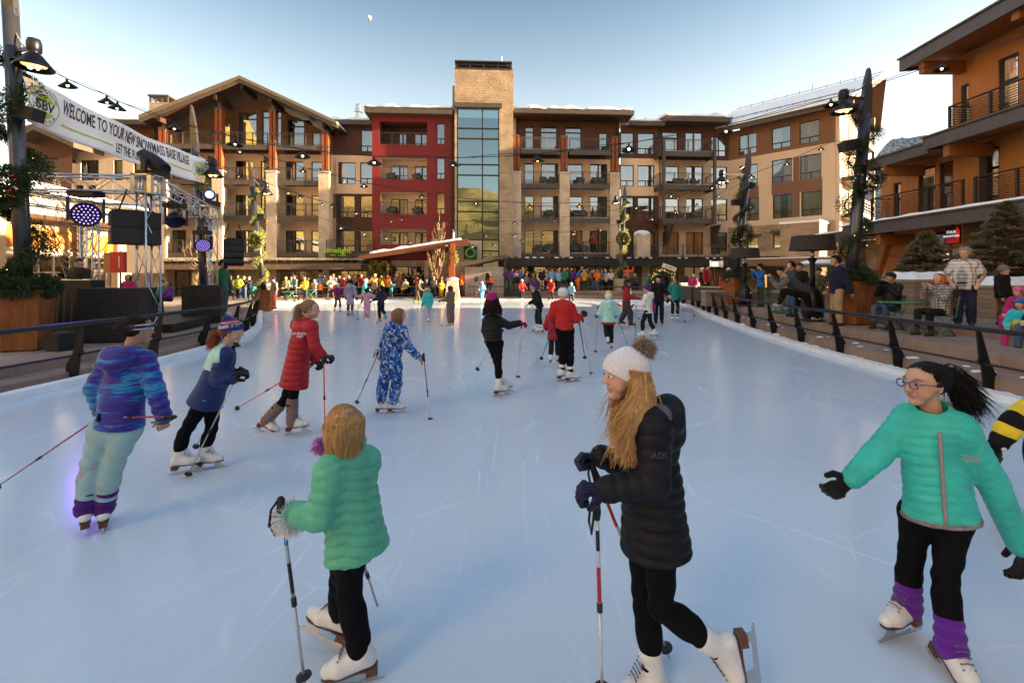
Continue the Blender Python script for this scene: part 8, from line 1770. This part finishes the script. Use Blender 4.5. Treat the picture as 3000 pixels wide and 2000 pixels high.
st('man in bright blue jacket and dark bobble hat taking a picture',2229,774,20.0,.58,-PI*.5,'blue','charcoal',hat='black',pom='charcoal',arms='phone',topk=dict(r=(.125,.12,.125)),hairc='dark',style='none',long=.04)
st('man in black and red ski jacket with black hat',2071,776,26,.70,.5,'crimson','black',hat='black',arms='down');st('woman in black jacket and white striped hat beside the red ski jacket',2057,785,26.5,.70,.6,'black','brown',hat='white',arms='phone')
st('person in hot pink jacket and white hat behind the planter',2136,786,25,.70,-PI*.5,'magenta','black',hat='white',arms='fwd');st('person in red jacket and grey beanie slumped on the sofa',2116,814,23.4,.58,-PI*.5,'red','charcoal',hat='grey',leg='sit',seat=.42,S=1.68,arms='lap')
st('woman in purple coat seated on the grey sofa',2031,812,27,.70,-.6,'magenta','black',hairc='dark',style='bob',leg='sit',seat=.42,S=1.65,arms='lap')
Yc=13.25;p=lambda x,y,dy=0:px(2050+x/3.484,600+y/3.484,Yc+dy)
J=dict(head=p(822,672),sL=p(905,762,-.18),sR=p(895,750,.2),eL=p(800,835,-.25),wL=p(722,755,-.12),eR=p(810,800,.25),wR=p(735,745,.05),pel=p(1085,905),hem=p(1070,900),hL=p(1080,925,-.1),hR=p(1085,925,.12),kL=p(860,880,-.14),aL=p(805,1010,-.12),kR=p(1120,1050,.15),aR=p(1195,1150,.2))
P,B,fr,Jl=person('man in grey vest crouching with one foot up to photograph',J,.235,(-1,-.25,0),(-1,0,0),1,'fair',tilt=.25,top=dict(mat=cl('vest_grey',(.040,.042,.048)),r=(.125,.115,.11),sl=(.062,.054,.042)),legs=dict(r=(.085,.066,.05),mat=BLACK,low=0,air=True),hat=dict(mat=BLKG,slope=.4,low=-.02,big=.08),hairs=None,glove=None,feet=cl('pale_shoe',(.35,.33,.31)),foot={'L':(Vector((-1,0,0)),Zv),'R':(Vector((-1,0,0)),Zv)},k=1.05,group=G2,g=.58,hd={'L':(Vector((-.3,0,1)),Vector((-.6,0,-.1)),.9),'R':(Vector((-.3,0,1)),Vector((-.6,0,-.1)),.9)})
for s in 'LR':
 f2=Field(Jl['e'+s]-Vector((.4,)*3),Jl['e'+s]+Vector((.4,)*3),.012);f2.cap(Jl['s'+s].lerp(Jl['e'+s],.2),Jl['e'+s],.093,.082,k=.03,q=lambda t,X,Y,Z:.004*np.sin(t*80));f2.cap(Jl['e'+s],Jl['w'+s],.080,.056,k=.03,q=lambda t,X,Y,Z:.004*np.sin(t*80));f2.build('sleeve',tweed_mat('grey_sleeve',(.17,.15,.125),(.11,.10,.085),.02),P)
ph=empty('phone',p(712,742,-.05),0,'dark phone held up by the crouching man','phone');MB().obox((0,0,0),.015,.17,.09).build('case',K,ph)
tag(MB().box((7.85,12.9,.0),(8.9,13.6,.02)).build('ledge_plate',CONC2),kind='structure')
P,J,f=st('seated man in black jacket, black hat and jeans raising a camera',2612,806,11.8,.58,-PI*.40,cl('black_leather',(.010,.009,.009),rough=.45),'denim',leg='sit',seat=.46,S=1.74,arms='phone',glove='black',hat='black',hairc='dark',style='none',skin='tan',topk=dict(r=(.13,.125,.125)),hatk={})
st('woman in black and white tweed jacket with ginger hair, seated with a phone',2755,798,10.5,.58,-PI*.48,tweed_mat('tweed',(.55,.53,.50),(.012,.012,.015)),'black',leg='sit',seat=.46,S=1.70,arms='phone',hairc='ginger',style='bob',length=.12,topk=dict(r=(.125,.12,.125)))
P,J,f=st('grey haired man in plaid short sleeved shirt and navy trousers',2826,727,10.75,.76,-.75,plaid_mat('plaid',(.62,.60,.58),(.07,.075,.10),(.30,.29,.31),.075),'navy',hairc='grey',arms='pocket',look=-1.1,tilt=.3,topk=dict(short=True,r=(.122,.125,.118),sl=(.064,.06,.05),collar=True),legk=dict(r=(.085,.065,.058)))
f2=Field(J['wL']-P.location-Vector((.5,)*3),J['wR']-P.location+Vector((.5,)*3),.012)
for s in 'LR':f2.cap(J['s'+s].lerp(J['e'+s],.5)-P.location,J['e'+s]-P.location,.046,.042,k=.02);f2.cap(J['e'+s]-P.location,J['w'+s]-P.location,.043,.032,k=.02)
f2.build('forearm',M('arm_skin',(.46,.23,.15),.55,0,.08),P);MB().tube([J['pel']-P.location+Zv*.06+Vector((.165*math.cos(t),.14*math.sin(t),0))for t in np.linspace(0,2*PI,25)[:-1]],.018,6,closed=True).build('belt',BLACK,P,True)
st('boy in grey beanie and black jacket with white sleeve stripe',2937,781,11.0,.76,.35,'black','brown',hat='grey',look=.9,hairc='brown',style='none',topk=dict(r=(.125,.12,.12)))
st('child in hot pink bobble hat behind the blue bereted child',2985,866,9.9,.58,-PI*.45,'magenta','magenta',hat='pink',pom='pink',leg='sit',seat=.40,S=1.25,arms='lap')
st('child in turquoise rainbow jacket and blue beret sitting on the step',2992,882,9.0,.40,-PI*.4,camo_mat('rainbow',[(.02,.40,.52),(.03,.50,.38),(.45,.50,.05)],4),'magenta',hat='blue',leg='sit',seat=.36,S=1.28,arms='lap',hairc='brown',style='bob')
st('adult in blue jeans and brown boots at the right frame edge',3075,800,8.6,.30,-PI*.5,'black','denim',leg='sit',seat=.60,S=1.7,arms='lap',hairc='brown',style='long')
bistro_table('green bistro table between the seated man and the tweed woman',9.45,11.1,.58,.2);bistro_chair('green bistro chair under the tweed jacket woman',(2755-1500)/F*10.5,10.55,.58,-PI*.48);bistro_chair('green bistro chair under the man with the camera',(2612-1500)/F*11.8,11.85,.58,-PI*.40)
bistro_table('green bistro table behind the crouching man',10.1,17.3,.58,.5);bistro_chair('empty green bistro chair left of the crouching man',9.5,16.6,.58,.6);bistro_chair('empty green bistro chair beyond the table near the heater',10.7,17.9,.58,2.4)
def sofa(label,x,y,z,rz,w=1.7):
 o=empty('sofa',(x,y,z),rz,label,'sofa','outdoor sofas on the terrace');D=M('sofa_wicker',(.05,.04,.035),.8,0,.2,30,.4,120);m=MB().box((-w/2,-.4,.04),(w/2,.4,.3)).box((-w/2,.28,.301),(w/2,.4,.74)).box((-w/2,-.4,.301),(-w/2+.12,.279,.58)).box((w/2-.12,-.4,.301),(w/2,.279,.58));m.build('frame',D,o);C=M('sofa_cushion',(.42,.36,.30),.9,0,.1,6,.3,30)
 MB().box((-w/2+.13,-.42,.302),(w/2-.13,.27,.44)).build('seat_cushion',C,o);MB().box((-w/2+.13,.12,.441),(w/2-.13,.275,.80)).build('back_cushion',C,o);MB().box((-w/2+.02,-.36,0),(-w/2+.1,.36,.039)).box((w/2-.1,-.36,0),(w/2-.02,.36,.039)).build('feet',D,o);return o
sofa('wicker sofa with beige cushions behind the further patio heater',10.3,23.7,.58,R(115));sofa('grey wicker sofa near the purple coat woman',10.9,27.6,.70,R(20),2.0);sofa('low beige sofa left of the corten planter',9.75,25.2,.58,R(100),1.5)
UV=empty('utility_vehicle',(13.0,19.2,.58),R(8),'small pale utility vehicle with snow on its roof','vehicle');UM=M('vehicle_grey',(.30,.31,.31),.4,.1)
MB().prism([(-1.0,-.6,.35),(1.05,-.6,.35),(1.1,-.6,.9),(.9,-.6,1.05),(-1.0,-.6,1.05)],(0,1.2,0),None).build('body',UM,UV)
m=MB()
for x in(-.95,.0,.72):
 for y in(-.56,.56):m.beam((x,y,1.05),(x*.92,y*.95,1.78),.06,.06)
m.build('cab_frame',UM,UV);MB().box((-1.05,-.66,1.78),(.85,.66,1.84)).build('roof',UM,UV);MB().sphere((-.1,0,1.86),1,20,8,(.92,.62,.17)).build('roof_snow',SNOW,UV,True);MB().add([(-.92,-.575,1.08),(.7,-.575,1.08),(.65,-.55,1.75),(-.88,-.55,1.75)],[(0,1,2,3)]).build('window',glass_mat('cab_glass',.3,(.5,.55,.45)),UV)
for x in(-.65,.7):
 for y in(-.55,.55):MB().lathe([(.001,-.1),(.2,-.1),(.3,-.08),(.3,.08),(.2,.1),(.001,.1)],20,M_=Matrix.Translation((x,y,.3))@Matrix.Rotation(R(90),4,'X')).build('wheel',K,UV,True)
FL_=empty('film_light',px(2092,800,26.5)*1,0,'bright film light with barn doors on a stand','film light');FL_.location.z=.70;m=MB()
for a in(0,2.1,4.2):m.tube([(0,0,.55),(.55*math.cos(a),.55*math.sin(a),0)],.018,5)
m.tube([(0,0,.3),(0,0,1.75)],.02,6);m.build('stand',K,FL_);MB().box((-.2,-.12,1.72),(.2,.16,2.05)).build('lamp_head',K,FL_);MB().box((-.18,-.13,1.75),(.18,-.121,2.03)).build('lens',emis('film_lamp',(1,.8,.5),.4),FL_);m=MB()
for e in(-1,1):m.beam((e*.2,-.12,1.73),(e*.36,-.3,1.73),.02,.02);m.add([(e*.2,-.12,1.73),(e*.38,-.32,1.68),(e*.38,-.32,2.1),(e*.2,-.12,2.05)],[(0,1,2,3)])
m.build('barn_doors',ALU,FL_)
AR=empty('garland_arch',(px(1941,850,36.5).x,36.5,.70),0,'evergreen arch with warm lights framing two people','garland arch');leafball([(Vector((.95*math.cos(t),0,1.5*math.sin(t)+.15)),.22)for t in np.linspace(0,PI,24)],2600,.12,GREENS+SUNGREENS,.2,'foliage',AR,77);m=MB();rr=random.Random(9)
for k_ in range(40):t=rr.uniform(0,PI);m.sphere((.95*math.cos(t)+rr.gauss(0,.1),-.18,1.5*math.sin(t)+.15+rr.gauss(0,.1)),.022,5,4)
m.build('fairy_lights',emis('fairy_warm',(1,.62,.25),.5),AR);MB().tube([(.95*math.cos(t),0,1.5*math.sin(t)+.0)for t in np.linspace(0,PI,20)],.03,6).build('frame',K,AR)
PC=empty('placard',px(1961,783,36.2),0,'white placard tilted above the evergreen arch','sign');Mx=Matrix.Rotation(R(20),4,'Y');MB().obox((0,0,0),1.15,.03,.32,M_=Mx).build('board',M('placard_white',(.66,.62,.58),.6),PC);m=MB()
for x,w_ in((-.3,.14),(-.12,.1),(.18,.12),(.34,.1)):m.obox((0,0,0),w_,.02,.07,M_=Mx@Matrix.Translation((x,-.018,0)))
m.build('dark_strokes',INK,PC);MB().sphere(Mx@Vector((.03,-.02,.02)),.06,10,6,(1,.3,1)).build('red_dot',cc('red'),PC)
# the crowd round the far end
PLACES=[(700,'near the bronze rail end'),(830,'at the bronze rail bend'),(960,'before the lit lounge windows'),(1060,'left of the entrance canopy'),(1150,'under the snowy entrance canopy'),(1255,'before the hotel entrance doors'),(1345,'by the bare sunlit tree'),(1480,'by the grey shed panel'),(1560,'on the terrace beside the tower'),(1640,'below the second balcony bay'),(1725,'before the far stone piers'),(1800,'left of the far lamp post'),(1880,'right of the far lamp post'),(2100,'by the evergreen arch')]
CR="""676 809 brown/h-brown/black 33 r|699 806 lime/hair-dark/navy 34 d|716 810 charcoal/hair-blond/denim 35 c|731 811 navy/h-grey/black 34.5 p|783 817 white/hair-brown/navy 27 d|803 813 grey/h-navy/red 25.5 d|838 812 tan/h-yellow/black 33 d|853 810 teal/hair-dark/black 34.5 d|864 807 grey/hair-brown/charcoal 34 c|894 813 yellow/h-white/charcoal 32 f|922 820 cream/h-white/denim 36 p|938 824 orange/hair-blond/black 35.5 d|968 811 cream/h-white/brown 34.5 p|980 822 red/hair-dark/black 37 d|1009 810 crimson/h-black/denim 37 d|1023 811 navy/h-white/grey 36.5 d|1045 817 black/hair-ginger/denim 38 d|1059 805 red/h-cream/black 37.5 p|1075 812 grey/hair-blond/black 39 d|1087 813 black/h-black/denim 36.8 c|1098 818 tan/h-grey/charcoal 36.6 d|1104 806 tan/hair-brown/black 38.5 d|1117 808 yellow/hair-grey/black 37.6 p|1119 826 lime/h-orange/black 36.4 d|1136 807 orange/h-orange/black 37.2 d|1146 824 teal/h-navy/denim 36.3 r|1157 833 navy/h-pink/black 36.4 d|1169 802 tan/h-red/navy 38 p|1175 812 magenta/hair-grey/black 38.6 d|1181 829 yellow/hair-blond/black 36.5 d|1188 817 cream/hair-brown/black 37.3 d|1193 801 black/h-grey/black 39.5 d|1209 806 charcoal/hair-dark/denim 39 d|1222 813 red/hair-ginger/black 37 p|1232 816 cream/h-black/denim 36.6 r|1249 819 black/hair-dark/red 36.6 d|1272 811 grey/h-tan/charcoal 36.7 c|1285 806 white/h-cream/black 38 d|1293 821 yellow/hair-brown/yellow 36.4 d|1304 808 black/h-black/denim 38 d|1311 824 palepink/h-pink/navy 36.5 d|1317 813 grey/hair-dark/black 37.4 d|1329 807 white/h-white/cream 37 d|1355 797 orange/h-brown/tan 38 c|1352 833 orange/h-orange/black 36.6 d|1384 789 black/h-grey/charcoal 38.5 d|1394 800 charcoal/hair-grey/cream 37.8 c|1424 789 black/hair-ginger/black 38 d|1438 806 orange/hair-brown/black 37.6 s|1467 789 skyblue/h-grey/black 40 b|1501 785 purple/h-black/green 38.2 d|1523 790 blue/hair-brown/black 38.6 c|1543 791 grey/h-cream/black 38.4 s|1513 823 black/h-white/brown 37.2 s|1563 803 brown/h-tan/denim 38 s|1588 788 black/h-pink/black 38.5 c|1600 791 cream/h-white/black 38.7 c|1612 806 magenta/hair-ginger/denim 38.2 d|1634 789 turquoise/hair-blond/black 38.6 d|1650 805 grey/h-grey/charcoal 38 r|1674 787 purple/h-cream/black 38.4 d|1694 808 orange/h-charcoal/orange 37.6 f|1705 782 black/hair-grey/tan 38.8 c|1741 790 black/hair-blond/denim 38.4 d|1762 790 grey/hair-brown/black 38.6 d|1775 792 cream/h-white/black 39 d|1790 790 white/h-cream/black 38.8 p|1788 815 black/hair-brown/black 37.6 d|1837 779 orange/h-grey/charcoal 38 w|1831 797 palepink/h-cream/grey 38.05 x|1861 813 charcoal/hair-blond/black 37.8 s|1901 816 teal/hair-blond/denim 37 s|1924 786 mustard/hair-dark/brown 37.4 c|1942 786 brown/h-white/denim 37 c|1955 800 black/hair-brown/black 36.6 d|2009 815 navy/hair-dark/white 33 s"""
cr=random.Random(44);seen_=set();NM=dict(h='hat',hair='hair')
for i,rec in enumerate(CR.split('|')):
 u,vt,look_,Y,a=rec.split();u=int(u);vt=int(vt);Y=float(Y);jk,hd_,tr=look_.split('/');k_,hc_=hd_.split('-');z=.20 if u<1345 else.70
 if u<820:z=.10
 if a=='x':z=1.72
 if u>=1345:Y=36.9+(Y-36)*.3
 pl=next(p for q,p in PLACES if u<q);kid=H+(HZ-vt)/F*Y-z<1.5 and a not in 'sx'
 if Y<36.9 and 1060<u<1345:Y=36.5+.1*(i%5)
 act={'s':'seated ','p':'taking a picture ','x':'riding on shoulders ','c':'with folded arms ','r':'leaning on the rail ','f':'reaching out ','w':'carrying a child '}.get(a,'')
 lb_='%s in %s jacket, %s %s, %s%s'%('small child' if a=='x' else 'child' if kid else 'onlooker',jk,hc_,NM[k_],act,pl)
 assert lb_ not in seen_,lb_
 seen_.add(lb_);arms={'d':cr.choice(['down','pocket','down','lap']),'c':'cross','p':'phone','s':'lap','r':'rail','f':'fwd','w':'wave','b':'down','x':'lap'}[a]
 yaw=cr.uniform(-.6,.5)if a!='b' else 1.8
 fig(lb_,u,vt,None,yaw,jk,tr,Y=Y,z=z,hairc=(hc_ if k_=='hair' else cr.choice(['blond','brown','dark'])),style=('long' if i%3==0 else 'bob' if i%3==1 else 'short')if k_=='hair' else 'none',hat=hc_ if k_=='h' else None,pom=hc_ if(k_=='h' and i%3==0)else None,lod=2,skate_on=False,arms=arms,leg='sit' if a in 'sx' else 'wide' if i%4==0 else 'stand',seat=.45 if a=='s' else.05,glove='charcoal' if i%3==0 else None,group='onlookers crowding the far end of the rink',skin=cr.choice(['fair','fair','fair','tan']),hk=7.2 if not kid else 6,S=(1.34 if kid else 1.66)if a=='s' else.95 if a=='x' else None,legk=dict(r=(.078,.062,.05)),topk=dict(r=(.12,.115,.118)),long=.08 if i%5==0 and a!='s' else 0)
JK=['black','navy','charcoal','grey','brown','black','tan','navy','cream','white','red','blue','teal','purple','orange','green','mustard','skyblue'];k=0
while k<52:
 left=k%8<5;u=int(cr.uniform(935,1345)if left else cr.uniform(1480,1900));jk,hc_,hat_=cr.choice(JK),cr.choice(['white','grey','black','navy','red','cream','tan']),cr.random()<.6
 if not hat_:hc_=cr.choice(['blond','brown','dark','grey'])
 pl=next(p for q,p in PLACES if u<q);lb_='onlooker in %s jacket, %s %s, %s'%(jk,hc_,'hat' if hat_ else 'hair',pl)
 if lb_ in seen_ or any(x.startswith('onlooker in %s jacket, %s %s'%(jk,hc_,'hat' if hat_ else 'hair'))and x.endswith(pl)for x in seen_):continue
 seen_.add(lb_);k+=1;z=.20 if left else.70;Y=cr.uniform(37.0,39.6)if left else cr.uniform(36.9,38.2)
 fig(lb_,u,800,None,cr.uniform(-.6,.5),jk,cr.choice(['black','denim','charcoal','tan']),Y=Y,z=z,S=cr.uniform(1.62,1.84),hairc=hc_ if not hat_ else 'brown',style=cr.choice(['short','bob','long'])if not hat_ else 'none',hat=hc_ if hat_ else None,lod=2,skate_on=False,arms=cr.choice(['down','pocket','cross','lap','phone']),leg='stand',glove=None,group='onlookers crowding the far end of the rink',hk=7.2,topk=dict(r=(.12,.115,.118)),skin='fair')
fig('onlooker in teal jacket with ginger hair bending over beside the bronze rail',735,820,None,1.3,'teal','charcoal',Y=27,z=.10,S=1.62,lean=.9,hairc='ginger',style='short',lod=2,skate_on=False,arms='rail',leg='wide',group='onlookers crowding the far end of the rink',glove=None)
G4='people on and beside the stage'
def sg(label,u,vt,Y,z,yaw,jk,tr,**k):k.setdefault('leg','stand');return fig(label,u,vt,None,yaw,jk,tr,Y=Y,z=z,skate_on=False,group=G4,**k)
sg('bearded disc jockey in dark jacket and flat cap behind the draped table',233,759,13.35,.61,.25,cl('dj_brown',(.022,.014,.010)),'black',hat='charcoal',hairc='dark',style='none',arms='fwd',glove=None,topk=dict(r=(.135,.125,.12)),hatk=dict(kind='cap'))
P,J,f=sg('man in green padded jacket and purple cap standing beside the back tower',652,763,17.4,.36,PI*.45,cl('deep_green',(.006,.11,.035),rough=.6),'denim',hat='purple',hatk=dict(kind='cap'),hairc='dark',style='short',arms='down',q=(.01,.07),glove=None);ccx=Vector(P['_c']);MB().sphere(ccx+f*.09-Zv*.10,.075,10,6,(1,1,1.2)).build('beard',M('beard_dark',(.03,.02,.014),.9),P,True)
P,J,f=sg('woman in cream hat aiming a camera over the near left rail',668,896,12.6,.0,PI*.42,'brown','black',hat='cream',hairc='brown',style='long',arms='phone',leg='sit',seat=.3,S=1.12,glove=None,topk=dict(r=(.11,.11,.12)))
cmr=empty('camera',J['wR'].lerp(J['wL'],.5)+f*.06,math.atan2(f.y,f.x),'black camera with long lens held by the woman in the cream hat','camera');MB().box((-.05,-.07,-.05),(.04,.07,.05)).build('body',K,cmr);MB().lathe([(.035,.04),(.035,.13),(.042,.14),(.042,.19),(.03,.192)],14,M_=Matrix.Rotation(R(90),4,'Y')).build('lens',K,cmr,True)
sg('woman in purple coat seated behind the black subwoofers',497,820,20,.36,-.4,'purple','black',hairc='brown',style='bob',arms='lap',leg='sit',S=1.62,lod=2);sg('person in teal coat and dark hat seated beside the purple coat',474,813,20.6,.36,.3,'teal','black',hat='navy',arms='lap',leg='sit',S=1.66,lod=2);sg('person with brown hair peering over the wide subwoofer',377,800,18,.36,.2,'magenta','black',hairc='brown',style='bob',lod=2,S=1.6)
for u,dx,jk,lb_ in((1733,0,'charcoal','guest in dark jacket standing on the lowest balcony by the lit door'),(1742,0,'red','guest in red top standing on the lowest balcony by the lit door')):fig(lb_,u,690,None,.2,jk,'black',Y=42.0,z=3.86,S=1.68,lod=2,skate_on=False,arms='lap',leg='stand',hairc='dark',style='short',group='guests on a hotel balcony',glove=None)
for u,Y,z,lb_ in((845,32,.1,'small cafe table behind the bronze rail'),(910,33,.2,'small cafe table before the lounge windows')):
 x=(u-1500)/F*Y;bistro_table(lb_,x,Y,z,.3)
